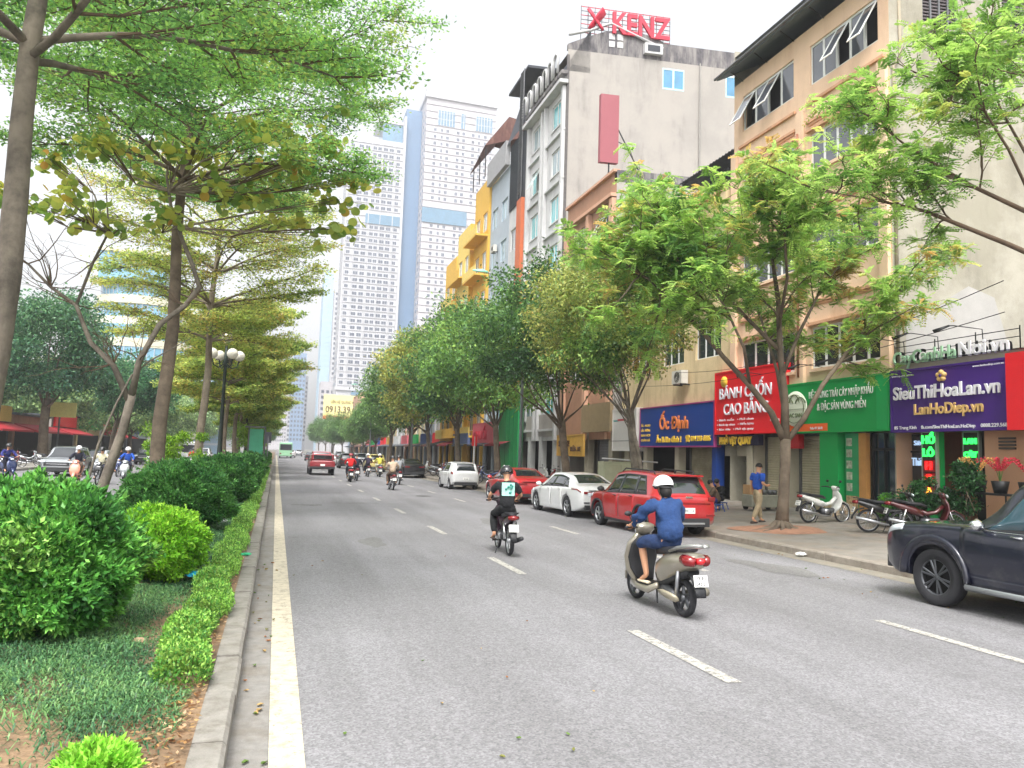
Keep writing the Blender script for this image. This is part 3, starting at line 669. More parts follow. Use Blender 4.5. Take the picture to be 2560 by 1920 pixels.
g = MB()
for (u, d) in ((27, 1.3), (33, 1.3), (27, 6.8)): g.tube([fr(u, d, 13.3), fr(u, d, 15.9)], .05, M('pale_post', '#b9bab6'), 6)
g.build('post', B); rebase(B, fr(31, 0, .4))
# ground floor under blue sign
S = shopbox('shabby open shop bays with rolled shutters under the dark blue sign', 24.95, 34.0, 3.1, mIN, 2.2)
shutter(S, 27.9, 30.4, .4, 2.55, .5, M('dirty_shutter', '#98907a', .7, var=.3, vs=2.5, grime=('#6b6250', 1.5, .45, .65, .6)))
for (a, m_) in ((27.4, mBLU), (24.95, mWALLP), (33.6, mWALLP), (30.5, mWALLP)):
    g = MB(); mbox(g, front, a, a+.35, .35, 3.0, -.05, .3, m_); g.build('pillar', S)
g = MB()
for a in (25.5, 26.2, 26.9): g.tube([fr(a, .6, .4), fr(a, .6, 2.0)], .02, mSTEEL, 4)
for z in (1.1, 2.0): g.tube([fr(25.4, .6, z), fr(27.3, .6, z)], .02, mSTEEL, 4)
g.build('rack', S); g = MB(); mbox(g, front, 25.35, 27.35, 2.2, 3.0, .3, .34, mWALLP); g.build('lintel', S); rebase(S, fr(29, 0, .4))
# ---------------------------------------------------------------- brown building
B = bld('brown rendered house with mould stained grey side wall in front of the tall grey building', 'building')
u0, u1 = 37.8, 45.3
g = MB(); hs_ = [(38.6, 40.9, 14.0, 16.2), (42.0, 44.4, 13.6, 16.3)]+[(a, b, z, z+1.7) for z in (10.3, 6.6) for (a, b) in ((38.6, 40.9), (42.0, 44.4))]
wall(g, front, u0, u1, 3, 18.2, hs_, mBR); g.build('wall', B)
for i, h in enumerate(hs_): window(B, front, *h, 3, gm=mGD if i != 1 else mGG, fw=.08, opened=(1,) if i == 0 else ())
g = MB(); wall(g, side_at(u0), 0, 14, .3, 17.6, [], mGR); g.build('side_wall', B)
g = MB(); mbox(g, side_at(u0), 0, 14, 17.6, 18.3, 0, .25, mMOULD); g.build('parapet', B)
shell(B, u0, u1, 14, .3, 17.6, mGR, sidewalls=False)
g = MB(); mbox(g, front, u0, u1+.1, 16.75, 16.95, -.35, -.002, mPK); mbox(g, front, u0, u1, 18.2, 18.35, -.2, .2, mPK); g.build('cornice', B)
g = MB()
for u in (37.85, 41.25, 44.9): mbox(g, front, u, u+.4, 3, 16.7, -.25, -.002, mPK)
g.build('pilaster', B)
g = MB()
for u in np.arange(42.05, 44.4, .14): mbox(g, front, u, u+.03, 13.6, 15.2, -.1, -.07, mSTEEL)
g.build('window_grille', B); rebase(B, fr(41, 0, .4))
P = thing('letter_sign', 'old gold letters on a beige band over the dark shop beyond the white board', 'sign'); g = MB(); mbox(g, front, 37.0, 41.0, 3.4, 5.0, -.5, -.3, M('sign_taupe', '#8c7a5c', .6, var=.15)); g.build('panel', P)
stext('LOCAS', mLC, P, 40.4, 3.9, -.55, 2.6, .8, bold=.02); rebase(P, fr(39, -.4, 3.4))
P = signboard('old ochre shop board with faded lettering beside the tree trunk', M('sign_ochre', '#b99040', .6, var=.15), 40.5, 44.8, 2.0, 3.3, n0=-.7, n1=-.6)
stext('SỬA XE', M('ink_brown', '#4a3020', .6), P, 44.4, 2.6, -.74, 1.8, .5, bold=.01); stext('RỬA XE', MC['ink_brown'], P, 42.4, 2.3, -.74, 1.6, .4); rebase(P, fr(42, -.6, 2))
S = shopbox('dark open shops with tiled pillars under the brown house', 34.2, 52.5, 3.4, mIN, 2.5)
for a in (35.6, 37.6, 41.0, 44.9, 46.5, 49.2, 51.6):
    g = MB(); mbox(g, front, a, a+.5, .35, 3.4, -.05, .35, mWALLP if a < 44 else mWR); g.build('pillar', S)
shutter(S, 38.2, 40.9, .4, 3.0, .6, M('grey_shutter', '#77777a', .6, var=.15)); 
g = MB(); mbox(g, front, 45.3, 52.5, 3.3, 4.8, -.1, .1, mGR); g.build('lintel', S); rebase(S, fr(43, 0, .4))
# ---------------------------------------------------------------- tall grey building with rooftop letters
B = bld('tall white fronted building with bare grey side wall and rooftop letters', 'building', 'tall_building')
u0, u1, T = 46.1, 54.0, 30.3
zs = [3.6+3.42*k for k in range(8)]
g = MB(); hs_ = []
for k, z in enumerate(zs[:7]):
    hs_ += [(47.1, 48.9, z+.9, z+2.75), (51.3, 53.2, z+.9, z+2.75)]
wall(g, front, u0, u1, 3, T-2.2, hs_, mWR); g.build('wall', B)
gb = glassmat('teal_glass', '#5fb8bd')
for i, h in enumerate(hs_): window(B, front, *h, 2, gm=gb if i % 3 != 1 else mGL, fw=.09, opened=(0,) if i in (7, 11) else (), sill=mWR)
g = MB()
for u in (46.15, 49.7, 50.4, 53.6): mbox(g, front, u, u+.3, 3, T-3, -.28, -.002, mWR)
for z in zs: mbox(g, front, 46.1, 54, z+.05, z+.2, -.2, -.002, mWR)
g.build('pilaster', B)
# crown: dark mansard band, cornice, arched dormers
g = MB(); mbox(g, front, u0-.2, u1+.1, T-2.9, T-2.65, -.6, -.002, mWR); mbox(g, front, u0-.1, u1, T-2.2, T-1.95, -.45, -.002, mMOULD)
g.build('cornice', B)
g = MB(); g.add([fr(u0, -.3, T-1.95), fr(u1, -.3, T-1.95), fr(u1, 1.6, T+1.2), fr(u0, 1.6, T+1.2), fr(u0, 1.6, T-1.95), fr(u1, 1.6, T-1.95)], [(0, 1, 2, 3), (0, 3, 4), (1, 5, 2), (0, 4, 5, 1)], mDK); g.build('mansard', B)
for u in np.arange(46.6, 53.8, 1.15):
    g = MB(); pts = [fr(u+.45+.4*cos(a), -.5, T-1.9+1.1+.4*sin(a)) for a in np.linspace(0, pi, 9)]; pts = [fr(u+.85, -.5, T-1.9)]+pts+[fr(u+.05, -.5, T-1.9)]
    g.tube(pts, .1, mWR, 6); g.build('dormer_arch', B)
# side wall with its stepped, stained parapet
g = MB(); sd_ = side_at(u0); hs_ = [(6.85, 8.45, 27.85, 29.4), (11.6, 13.15, 27.8, 29.4)]
wall(g, sd_, 0, 17, .3, 29.9, hs_, mGR, rev=.12); g.build('side_wall', B)
for h in hs_: window(B, sd_, *h, 2, fm=M('pale_blue_frame', '#b4dce4', .5), gm=mGB, dep=.02, fw=.12)
g = MB(); pz_ = [(0, 29.9), (17, 29.9), (17, 31.2), (7.0, 31.2), (6.4, 31.55), (4.2, 31.9), (2.6, 31.5), (1.4, 31.0), (0, 30.3)]
v = [sd_(a, z, 0) for a, z in pz_]+[sd_(a, z, .25) for a, z in pz_]; n = len(pz_)
g.add(v, [tuple(range(n)), tuple(range(n, 2*n))[::-1]]+[(i, n+i, n+(i+1) % n, (i+1) % n) for i in range(n)], mMOULD); g.build('parapet', B)
g = MB(); g.tube([sd_(0, 30.9, -.1), sd_(1.5, 31.4, -.1), sd_(3.0, 32.1, -.1), sd_(6.8, 30.75, -.1)], .1, mWR, 6); g.build('gable_trim', B)
g = MB()
for a in (2.9, 3.5):
    for z in (30.45, 31.0): mbox(g, sd_, a, a+.42, z, z+.42, -.03, -.002, mWR)
g.build('blocked_window', B)
g = MB(); mbox(g, sd_, 5.4, 6.7, 30.2, 30.95, -.3, -.002, mWR); mbox(g, sd_, 5.6, 6.5, 30.35, 30.8, -.32, -.302, mDK); g.build('dormer', B)
g = MB(); mbox(g, sd_, -.05, .12, 3, 29.5, -.04, .05, M('corner_pipe', '#5f5b5a', .8, var=.3)); g.build('corner_strip', B)
shell(B, u0, u1, 17, .3, 29.9, mGR, sidewalls=False); rebase(B, fr(50, 0, .4))
P = thing('rooftop_sign', 'big red rooftop letters with heart emblem on a steel grid', 'sign'); g = MB()
def q(a, z): return fr(u0+.1+.0*a, a, z)
for z in np.linspace(31.3, 33.2, 7): g.tube([q(.9, z), q(7.4, z)], .028, mDRED if int(z*3) % 2 else mSTEEL, 4)
for a in np.linspace(.9, 7.4, 14): g.tube([q(a, 30.6), q(a, 33.25)], .028, mSTEEL, 4)
g.build('support_grid', P)
rotS = Matrix(((SX, 0, -.0), (SY, 0, -1), (0, 1, 0)))
text('KENZ', mDRED, P, Vector(fr(u0-.1, 3.1, 31.45)), width=4.2, size=2.15, rot=rotS, ext=.08, bold=.05, split=True)
g = MB(); 
for s_ in (-1, 1):
    g.tube([fr(u0-.15, 1.9+.55*s_, 32.9), fr(u0-.15, 1.9+.25*s_, 32.5), fr(u0-.15, 1.9-.35*s_, 31.7), fr(u0-.15, 1.9-.5*s_, 31.5)], [.34, .34, .22, .1], mDRED, 8, rz=[.1]*4)
g.build('heart_emblem', P); rebase(P, fr(u0, 4, 30.6))
P = thing('blank_sign_board', 'blank dark red upright sign board braced off the grey side wall', 'sign'); g = MB(); sx = side_at(40.5)
mbox(g, sx, .1, 1.25, 19.8, 24.1, 0, .3, M('blank_red_board', '#98545c', .7, var=.05)); g.build('panel', P)
g = MB(); g.tube([sx(1.25, 22.0, .1), sx(3.2, 18.4, .1)], .04, mBLK, 4); g.tube([sx(1.25, 21.2, .1), sx(1.8, 21.0, .1)], .03, mBLK, 4); g.tube([sx(.7, 19.8, .1), sx(.7, 18.3, .1)], .05, mBLK, 4); g.build('brace', P); rebase(P, sx(.7, 18.3, 0))
# ---------------------------------------------------------------- next houses down the street
def house(label, u0, u1, T, mat, nw, zs, gm, fm=None, extra=None, balc=None, D=12, sidemat=None, wd=None, out=0):
    B = bld(label, 'building'); g = MB(); hs_ = []; L_ = u1-u0
    for z in zs:
        for k in range(nw):
            c = u0+L_*(k+.5)/nw; h_ = (wd or L_/nw*.6)/2; hs_.append((c-h_, c+h_, z+.7, z+2.5))
    so = [(u0+.35, (u0+u1)/2-.15, .3, 2.9), ((u0+u1)/2+.15, u1-.35, .3, 2.9)]
    wall(g, front, u0, u1, .3, T, hs_+so, mat); g.build('wall', B)
    for h in hs_: window(B, front, *h, 2, gm=gm, fm=fm, fw=.08)
    for i_, h in enumerate(so):
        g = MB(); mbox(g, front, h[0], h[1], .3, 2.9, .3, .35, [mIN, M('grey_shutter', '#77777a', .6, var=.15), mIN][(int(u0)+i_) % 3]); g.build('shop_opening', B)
    g = MB(); g.add([fr(u0+.2, -.05, 3.2), fr(u1-.2, -.05, 3.2), fr(u1-.2, -1.5, 2.75), fr(u0+.2, -1.5, 2.75), fr(u1-.2, -1.5, 2.6), fr(u0+.2, -1.5, 2.6)], [(0, 1, 2, 3), (3, 2, 4, 5)], [mTIN, mRU, mAWN, mDK][int(u0) % 4]); g.build('awning', B, fixn=False)
    g = MB(); g.add([fr(u0, 0, .3), fr(u0, D, .3), fr(u0, D, T), fr(u0, 0, T)], [(0, 1, 2, 3)], sidemat or mat); g.build('side_wall', B)
    shell(B, u0, u1, D, .3, T, sidemat or mat, sidewalls=False)
    if balc:
        for z in zs:
            g = MB(); mbox(g, front, u0+.1, u1-.1, z, z+.18, -balc[0], -.002, balc[1]); mbox(g, front, u0+.1, u1-.1, z+.18, z+.95, -balc[0], -balc[0]+.08, balc[1] if len(balc) < 3 else balc[2]); g.build('balcony', B)
    if extra: extra(B)
    rebase(B, fr((u0+u1)/2, 0, .3)); B.location.x -= out; return B
zz = lambda z, n, h=3.4: [z+h*k for k in range(n)]
def ex6(B):
    g = MB(); mbox(g, front, 54.1, 55.3, 3, 22, -.5, -.002, mOR); g.build('orange_pier', B)
    g = MB(); g.add([fr(54.1, -.4, 28), fr(58.9, -.4, 28), fr(58.9, .9, 32.5), fr(54.1, .9, 32.5), fr(58.9, 4, 32.5), fr(54.1, 4, 32.5)], [(0, 1, 2, 3), (3, 2, 4, 5)], mDK)
    g.add([fr(54.1, -.05, 22.2), fr(58.9, -.05, 22.2), fr(58.9, -.05, 28), fr(54.1, -.05, 28)], [(0, 1, 2, 3)], mDK); g.build('mansard', B)
    g = MB(); mbox(g, front, 53.9, 59.1, 32.5, 32.7, -.35, 4, mDK); g.build('roof', B)
    g = MB()   # steel stair ladder on the corner
    for k in range(46): mbox(g, front, 54.15, 54.95, 22.4+k*.22, 22.45+k*.22, -.62, -.5, mSTEEL)
    for u in (54.12, 54.95): g.tube([fr(u, -.56, 22), fr(u, -.56, 32.5)], .04, mSTEEL, 4)
    g.build('steel_ladder', B)
    g = MB()
    for k in range(40): mbox(g, front, 55.4, 58.8, 22.3+k*.14, 22.33+k*.14, -.12, -.06, mTIN)
    s_ = g.build('louvre_screen', B); s_['kind'] = 'stuff'
house('white house with orange pier, dark louvred top and steel ladder', 54.05, 58.9, 28, mWR, 2, zz(3.6, 5, 3.6), mGG, extra=ex6)
def ex7(B):
    g = MB(); mbox(g, front, 58.9, 64.8, 26.4, 28.5, -.5, -.1, M('grey_parapet', '#9a9a9c', .8)); g.build('parapet', B)
house('blue grey house with pale glazing between the louvred house and the yellow houses', 59.0, 64.8, 26.5, mBG, 2, zz(3.4, 6, 3.6), mGL, extra=ex7, fm=M('blue_frame', '#a9bfcc'))
def ex8(B):
    g = MB(); g.add([fr(64.9, -.6, 30.4), fr(69.8, -.8, 29.2), fr(69.8, 1.6, 32.4), fr(64.9, 1.6, 33.4), fr(64.9, 6, 32.5), fr(69.8, 6, 31.5)], [(0, 1, 2, 3), (3, 2, 5, 4), (0, 3, 4)], mRU); g.build('rusty_roof', B)
    g = MB()
    for u in (65.2, 67.3, 69.6): g.tube([fr(u, -.4, 27.5), fr(u, -.4, 30.2)], .06, mBLK, 4)
    g.build('post', B)
house('yellow balcony house with rusty sheet roof terrace and plants', 64.9, 70.0, 27.5, mYE, 2, zz(3.4, 6, 3.7), mGL, balc=(1.1, mYE, mYE2), extra=ex8, out=.2)
house('deep yellow narrow house with curved balconies and white railings', 70.1, 75.2, 24.5, mYE2, 2, zz(3.4, 5, 3.9), mGL, balc=(1.0, mYE), sidemat=mYE, out=.6)
house('yellow corner house farthest of the yellow row', 75.3, 80.4, 22.5, mYE, 2, zz(3.4, 5, 3.5), mGG, balc=(.5, mYE2), out=.7)
far = [(81, 87, 15, mWR), (87.2, 93, 17, mBG), (93.2, 100, 14, mCR), (100.3, 108, 18, mPK), (108.2, 116, 15, mWR), (116.4, 126, 17, mCR), (126.5, 138, 14, mBG), (139, 152, 16, mWR), (153, 170, 13, mCR), (171, 190, 15, mPK)]
adj = ['white', 'blue grey', 'cream', 'pinkish', 'white', 'cream', 'blue grey', 'white', 'cream', 'pinkish']
for i, (a, b, T, m_) in enumerate(far):
    house('%s row house mostly hidden by street trees, number %d beyond the yellow row' % (adj[i], i+1) if False else '%s row house behind the trees, %s after the yellow row' % (adj[i], ['first', 'second', 'third', 'fourth', 'fifth', 'sixth', 'seventh', 'eighth', 'ninth', 'tenth'][i]), a, b, T, m_, 2 if i < 6 else 3, zz(3.4, 3), mGD, D=10)
# green fronted shop and other signs between the trees (Y 52-80)
P = thing('shop_facade_board', 'bright green cladding tower of the shop between the trees', 'facade'); g = MB(); mbox(g, front, 52.6, 57.5, .4, 6.6, -.7, -.3, M('cladding_green', '#128a4a', .5, var=.08)); g.build('panel', P)
g = MB()
for u in (53.6, 54.6, 55.6): mbox(g, front, u, u+.05, .4, 6.6, -.73, -.702, M('cladding_green_dark', '#0c6b3a', .5)); 
g.build('seam', P); stext('D', mLW, P, 57, 5.2, -.75, 1.0, 1.2); rebase(P, fr(55, -.5, .4))
P = signboard('rose red shop board with bold red letters beyond the green cladding', mCROSE, 58.0, 64.5, 2.9, 4.6, n0=-1.2, n1=-1.0); stext('CHUỐI', mDRED, P, 64, 3.2, -1.26, 4.2, 1.0, bold=.03); rebase(P, fr(61, -1, 2.9))
P = signboard('dull blue awning board low behind the trunks', M('awning_blue', '#56648c', .7), 65, 71, 2.8, 3.8, n0=-1.5, n1=-1.3); rebase(P, fr(68, -1, 2.8))
P = signboard('white wall board with small teal and red logo beside the blue sign', M('board_white', '#d6d3cf', .5, var=.05), 34.15, 37.0, 2.35, 4.55, n0=-.5)
g = MB(); mbox(g, front, 35.0, 35.9, 3.9, 4.0, -.55, -.502, M('logo_red', '#c04a50')); mbox(g, front, 35.9, 36.4, 3.88, 3.96, -.55, -.502, M('logo_teal', '#4a9a98')); mbox(g, front, 34.3, 36.8, 2.85, 2.88, -.54, -.502, mSTEEL); g.build('logo', P); rebase(P, fr(35.5, -.4, 2.35))
for k in range(12):
    u = 72+k*7.5; m_ = [mYE, mRED, mBLU, mGRN, mCROSE, mWR][k % 6]
    P = signboard('%s shop board behind the trees, %s along the far row' % (['yellow', 'red', 'blue', 'green', 'rose', 'white'][k % 6], 'near' if k < 6 else 'far'), m_, u, u+5, 3.0, 4.2, n0=-.8, n1=-.6); P['group'] = 'far shop boards'; rebase(P, fr(u+2.5, -.7, 3))

for (u, d, z0, z1, lab, m_) in ((46.0, 9.6, 2, 30, 'thin stained rainwater pipe running down the tall grey side wall', M('rain_pipe', '#7d7a75', .8)), (37.7, 6.2, 2, 17.5, 'rainwater pipe on the mould stained side wall of the brown house', M('rain_pipe', '#7d7a75', .8))):
    g = MB(); g.tube([fr(u, d, z0), fr(u, d, z1)], .06, m_, 6); tag(g.build('rain_pipe'), lab, 'pipe')
for k, (u, z) in enumerate(((49.0, 8.2), (52.9, 15.0), (60.6, 12.5), (62.0, 19.7), (66.0, 9.6), (42.0, 12.4), (33.0, 8.8), (29.6, 5.4))): aircon('white air conditioner unit on the row house facades, %s from the top of the list of eight' % k if False else 'white air conditioner unit on the facade of the %s' % ['tall white fronted building low down', 'tall white fronted building higher up', 'blue grey house, lower one', 'blue grey house, upper one', 'yellow balcony house', 'brown house', 'cream house at second floor', 'cream house just above the blue sign'][k], u, z)
# ================================================================== towers and the far end of the street
mTW = M('tower_white', '#bebec2', .8, var=.04, vs=.05); mTWP = M('tower_pinkish', '#bfbcc0', .8, var=.04, vs=.05); mTB = M('tower_blue_panel', '#6583a3', .5, var=.06, vs=.05); mTG = glassmat('tower_glass', '#4c5668', var=.75, vs=.22); mTBL = glassmat('tower_band_glass', '#55809c', var=.2, vs=.3); mTF = M('tower_window_frame', '#aeb4bd', .6, var=.05)
def twin(w, h):
    g = MB(); g.box(-w/2, w/2, -.02, .05, 0, h, mTF); g.box(-w/2+.12, -.05, -.06, -.022, .12, h-.12, mTG); g.box(.05, w/2-.12, -.06, -.022, .12, h-.12, mTG); return g
def tower(label, x0, x1, y0, dep, z0, H, cols, fl, zf, base, skip=(), sidecols=0, leftface=True):
    T = thing('tower_block', label, 'tower'); g = MB(); g.box(x0, x1, y0, y0+dep, z0, H, base); g.build('wall', T)
    n = int((H-zf-2)/fl); cells = []
    for k in range(n):
        z = zf+k*fl
        if any(a < z < b for a, b in skip): continue
        for (cx, w_) in cols: cells.append((cx, z, w_))
    sl = MB()
    for k in range(n+1):
        z = zf+k*fl-.55; sl.box(x0-.15, x1+.15, y0-.35, y0-.02, z, z+.22, base)
    sl.build('floor_band', T)
    meshes = {}; rest = MB(); cnt = 0
    for (cx, z, w_) in cells:
        if cnt < 290:
            if w_ not in meshes: o = twin(w_, 1.75).build('window', T, (cx, y0-.03, z)); meshes[w_] = o.data
            else: o = link('window', meshes[w_], T, (cx, y0-.03, z))
        else:
            rest.box(cx-w_/2, cx+w_/2, y0-.05, y0+.02, z, z+1.75, mTF); rest.box(cx-w_/2+.12, cx-.05, y0-.09, y0-.052, z+.12, z+1.63, mTG); rest.box(cx+.05, cx+w_/2-.12, y0-.09, y0-.052, z+.12, z+1.63, mTG)
        cnt += 1
    if rest.v: r = rest.build('upper_windows', T); r['kind'] = 'stuff'
    if sidecols:
        g = MB()
        for k in range(n):
            z = zf+k*fl
            for c in range(sidecols): yy = y0+2+c*(dep-4)/max(1, sidecols-1); g.box(x0-.08, x0-.02, yy-.9, yy+.9, z, z+1.7, mTG)
        r = g.build('side_windows', T); r['kind'] = 'stuff'
    return T
cl = [(28.2, 1.9), (32.4, 2.4), (35.6, 2.4), (39.2, 1.9), (41.6, 1.9), (44.6, 2.4), (47.6, 2.4), (51.2, 1.9)]
T = tower('white left hand tower block with dense window grid beside the blue strip', 26.2, 53.4, 375, 26, 0, 160.5, cl[::-1], 3.45, 34.0, mTW, skip=((115.2, 121),), sidecols=5)
g = MB(); g.box(36, 53.4, 374.5, 374.9, 116, 121, mTBL); g.build('glass_band', T); g = MB(); g.box(43, 53.4, 378, 396, 160.5, 171, mTBL); g.box(40, 53.4, 377.5, 397, 171, 172.5, mTW); g.build('penthouse', T); g = MB(); g.box(53.4, 54.6, 374, 380, 0, 174.5, mTW); g.build('fin', T)
g = MB(); g.box(25.9, 26.6, 374.5, 375.2, 31, 161.5, mTW); g.box(30.2, 30.6, 374.4, 374.97, 33, 160, mTW); g.box(37.2, 37.6, 374.4, 374.97, 33, 160, mTW); g.box(43.1, 43.4, 374.4, 374.97, 33, 160, mTW); g.box(49.3, 49.7, 374.4, 374.97, 33, 160, mTW); g.box(25.5, 54, 374.2, 377, 31.0, 32.5, mTW); g.build('pier', T)
g = MB(); g.box(33, 62, 372, 395, 3, 30, mTBL)
for i in range(11): g.box(33+i*2.7, 33.15+i*2.7, 371.8, 371.98, 3, 30, mTF)
for i in range(8): g.box(33, 62, 371.8, 371.97, 5+i*3.4, 5.15+i*3.4, mTF)
g.build('glass_podium', T); rebase(T, (40, 388, 0))
T = tower('taller right hand tower block with small paired windows and glass crown band', 63.2, 100, 366, 30, 0, 183, [(x, w_) for x, w_ in ((68, 1.6), (71.5, 1.2), (74.5, 1.6), (80, 1.6), (83, 1.6), (88, 1.6), (91.2, 1.2), (94.5, 1.6), (97.6, 1.2))], 3.6, 36, mTWP, skip=((117, 127), (168, 183)), sidecols=6)
g = MB(); g.box(63.0, 86, 365.4, 365.9, 117.5, 125, mTBL)
for (a, b) in ((69, 78), (81, 83.5), (89, 98)):
    h = MB(); h.box(a, b, 365.7, 365.98, 169, 177, mTBL)
    for x in np.arange(a, b, 1.5): h.box(x, x+.35, 365.5, 365.69, 169, 177, mTW)
    h.build('crown_window', T)
g.build('glass_band', T); g = MB(); g.box(62.4, 100.5, 365, 397, 183, 185.4, mTW); g.build('parapet', T); g = MB(); g.box(63, 65, 366, 370, 185.45, 189, mTW); g.build('corner_fin', T)
g = MB(); g.box(54.8, 63.1, 378, 394, 0, 180.5, mTB); g.build('blue_strip', T); rebase(T, (80, 381, 0))
def slabtower(label, x0, x1, y, dep, H, m, fl=3.6, nc=5, gm=None, name='tower_block'):
    T = thing(name, label, 'tower'); g = MB(); g.box(x0, x1, y, y+dep, 0, H, m); g.box(x0+.3*(x1-x0), x0+.7*(x1-x0), y+2, y+dep-2, H, H+3, m); g.build('wall', T)
    g = MB(); w_ = (x1-x0)/nc; k = 0
    for z in np.arange(8, H-4, fl):
        for c in range(nc): g.box(x0+w_*(c+.22), x0+w_*(c+.78), y-.08, y-.02, z, z+fl*.5, gm or mTG)
    o = g.build('windows', T); o['kind'] = 'stuff'; rebase(T, ((x0+x1)/2, y+dep/2, 0)); return T
mPB = M('pale_blue_tower', '#a9c3d6', .7, var=.05, vs=.05)
slabtower('pale blue glass tower just left of the big white towers', 26.5, 33.5, 560, 30, 131, mPB, nc=3, gm=mPB)
slabtower('slim white tower with window columns between the pale blue tower and the white block', 33.6, 45, 545, 26, 118, mTW, nc=3)
slabtower('far hazy slab block with flat top straight down the street', 7, 22, 640, 20, 62, mTW, nc=6)
slabtower('far hazy block with a blue glass face near the end of the street', 9, 19, 620, 14, 78, M('hazy_blue', '#7d97b5', .7), nc=4)
slabtower('distant low pinkish block at the vanishing point of the street', -8, 8, 760, 20, 40, mTWP, nc=8)
slabtower('distant pale block to the right of the vanishing point', 24, 48, 480, 20, 44, mTWP, nc=8)
slabtower('pale office block rising behind the left hand trees', -75, -48, 300, 30, 42, mTWP, nc=8)
# yellow billboard
P = thing('billboard', 'yellow billboard with dark phone number on tall posts beyond the trees', 'billboard'); g = MB(); by = 218; g.box(12.0, 23.6, by, by+.5, 10.6, 17.4, M('billboard_yellow', '#f2e29a', .5, var=.03)); g.box(12.0, 23.6, by-.08, by-.02, 10.4, 11.4, mORG); g.build('panel', P)
g = MB(); g.tube([(15, by+.4, 0), (15, by+.4, 10.4)], .22, mSTEEL, 8); g.tube([(20, by+.4, 0), (20, by+.4, 10.4)], .22, mSTEEL, 8); g.build('post', P)
text('0913.39 5', M('ink_dark_brown', '#4d3a18', .6), P, Vector((12.6, by-.1, 12.4)), width=8.5, size=2.6, facing='-y', bold=.03, ext=.03); text('LIÊN HỆ QUẢNG CÁO', MC['ink_dark_brown'], P, Vector((14, by-.1, 15)), width=7.5, size=1.2, facing='-y', ext=.03); rebase(P, (17.5, by, 0))
# ---------------------------------------------------------------- left side of the street
B = bld('rounded office building with blue glass bands and cream floors behind the left trees', 'building', 'office_building')
c0 = (-25.5, 152)
def ring(r, z): return [(c0[0]+r*1.25*cos(a)*(1+.0*z), c0[1]+r*.8*sin(a), z) for a in np.linspace(0, 2*pi, 49)[:-1]]
def band(g, r, z0, z1, m):
    a, b = ring(r, z0), ring(r, z1); n = 48; g.add(a+b, [(i, (i+1) % n, n+(i+1) % n, n+i) for i in range(n)]+[tuple(range(n)), tuple(range(n, 2*n))], m)
mCRM = M('cream_floor', '#cfcbb4', .8, var=.05, vs=.2); mBLG = glassmat('band_glass', '#6fa4bf', var=.25, vs=.2)
for k in range(7):
    z = 3+k*4.0; r = 8.6-(.35*k if k < 5 else 2+k*.2)
    g = MB(); band(g, r+.5, z, z+1.5, mCRM); g.build('floor', B)
    g = MB(); band(g, r, z+1.5, z+4.0, mBLG); g.build('glass_band', B)
    g = MB()
    for i in range(48):
        a = 2*pi*i/48; x, y = c0[0]+(r+.06)*1.25*cos(a), c0[1]+(r+.06)*.8*sin(a); g.box(x-.06, x+.06, y-.06, y+.06, z+1.5, z+4, mTF)
    g.build('mullions', B)
g = MB(); g.box(-32, -21, 147, 157, 31, 36, mBLG); g.box(-32.3, -20.7, 146.7, 157.3, 36, 36.6, mCRM); g.build('upper_storey', B); rebase(B, (-25.5, 152, 0))
B = bld('pale blue grey glass office slab behind the middle median trees', 'building', 'office_building'); g = MB(); g.box(-19.5, -13.2, 190, 214, 0, 25, M('slab_glass', '#8fa8bd', .35, var=.15, vs=.2)); g.build('wall', B)
g = MB()
for i in range(7): g.box(-19.6, -13.1, 189.9, 189.98, 2+i*3.3, 2.5+i*3.3, mTF)
g.build('floor_band', B); rebase(B, (-16, 200, 0))
# low shops on the left, facing the street
def left_shop(i, y0, y1, h, m_, aw, label, sgn=None):
    S = bld(label, 'shop', 'low_shop'); X = -21.0; g = MB()
    g.box(X-8, X, y0, y1, .1, h, m_); g.build('wall', S)
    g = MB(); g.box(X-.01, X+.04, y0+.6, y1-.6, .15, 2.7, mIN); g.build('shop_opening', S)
    if aw: g = MB(); g.prism([(X+.02, 3.3), (X+1.9, 2.7), (X+1.9, 2.55), (X+.02, 2.9)], y0+.2, y1-.2, aw); g.build('awning', S)
    g = MB(); g.box(X-8.2, X+.2, y0-.1, y1+.1, h+.003, h+.2, mTIN); g.build('roof', S)
    if sgn: g = MB(); g.box(X+.06, X+.25, y0+.4, y1-.4, 3.35, min(h+.9, 4.6), sgn); g.build('sign_panel', S)
    rebase(S, (X-4, (y0+y1)/2, .1))
mAWR = M('awning_red', '#a8222e', .7, var=.15); mAWO = M('awning_salmon', '#d97c62', .7, var=.1)
L_ = [(48, 55, 4, mGR, mAWO, 'low shop with salmon awning at the left edge of the photo', mGRN), (56, 62, 3.8, mWR, None, 'low shop with blue sign beside the round dark tree', mBLU), (63, 71, 4.2, mDK, mAWR, 'dark low shop with yellow sign behind the silver car', mYE2), (72, 82, 4, mBR, mAWR, 'brown low shop with long red awning', None), (83, 92, 4.3, mGR, mAWR, 'grey low shop with red awning behind the leaning tree', mRED), (93, 104, 4.5, mCR, None, 'cream low shop with green sign', mGRN), (105, 120, 5, mWR, mAWR, 'white low shop with red awning farther on', mRED), (122, 140, 5, mBG, None, 'blue grey low shop far along the left side', mBLU)]
for i, (a, b, h, m_, aw, lab, sg) in enumerate(L_): left_shop(i, a, b, h, m_, aw, lab, sg)
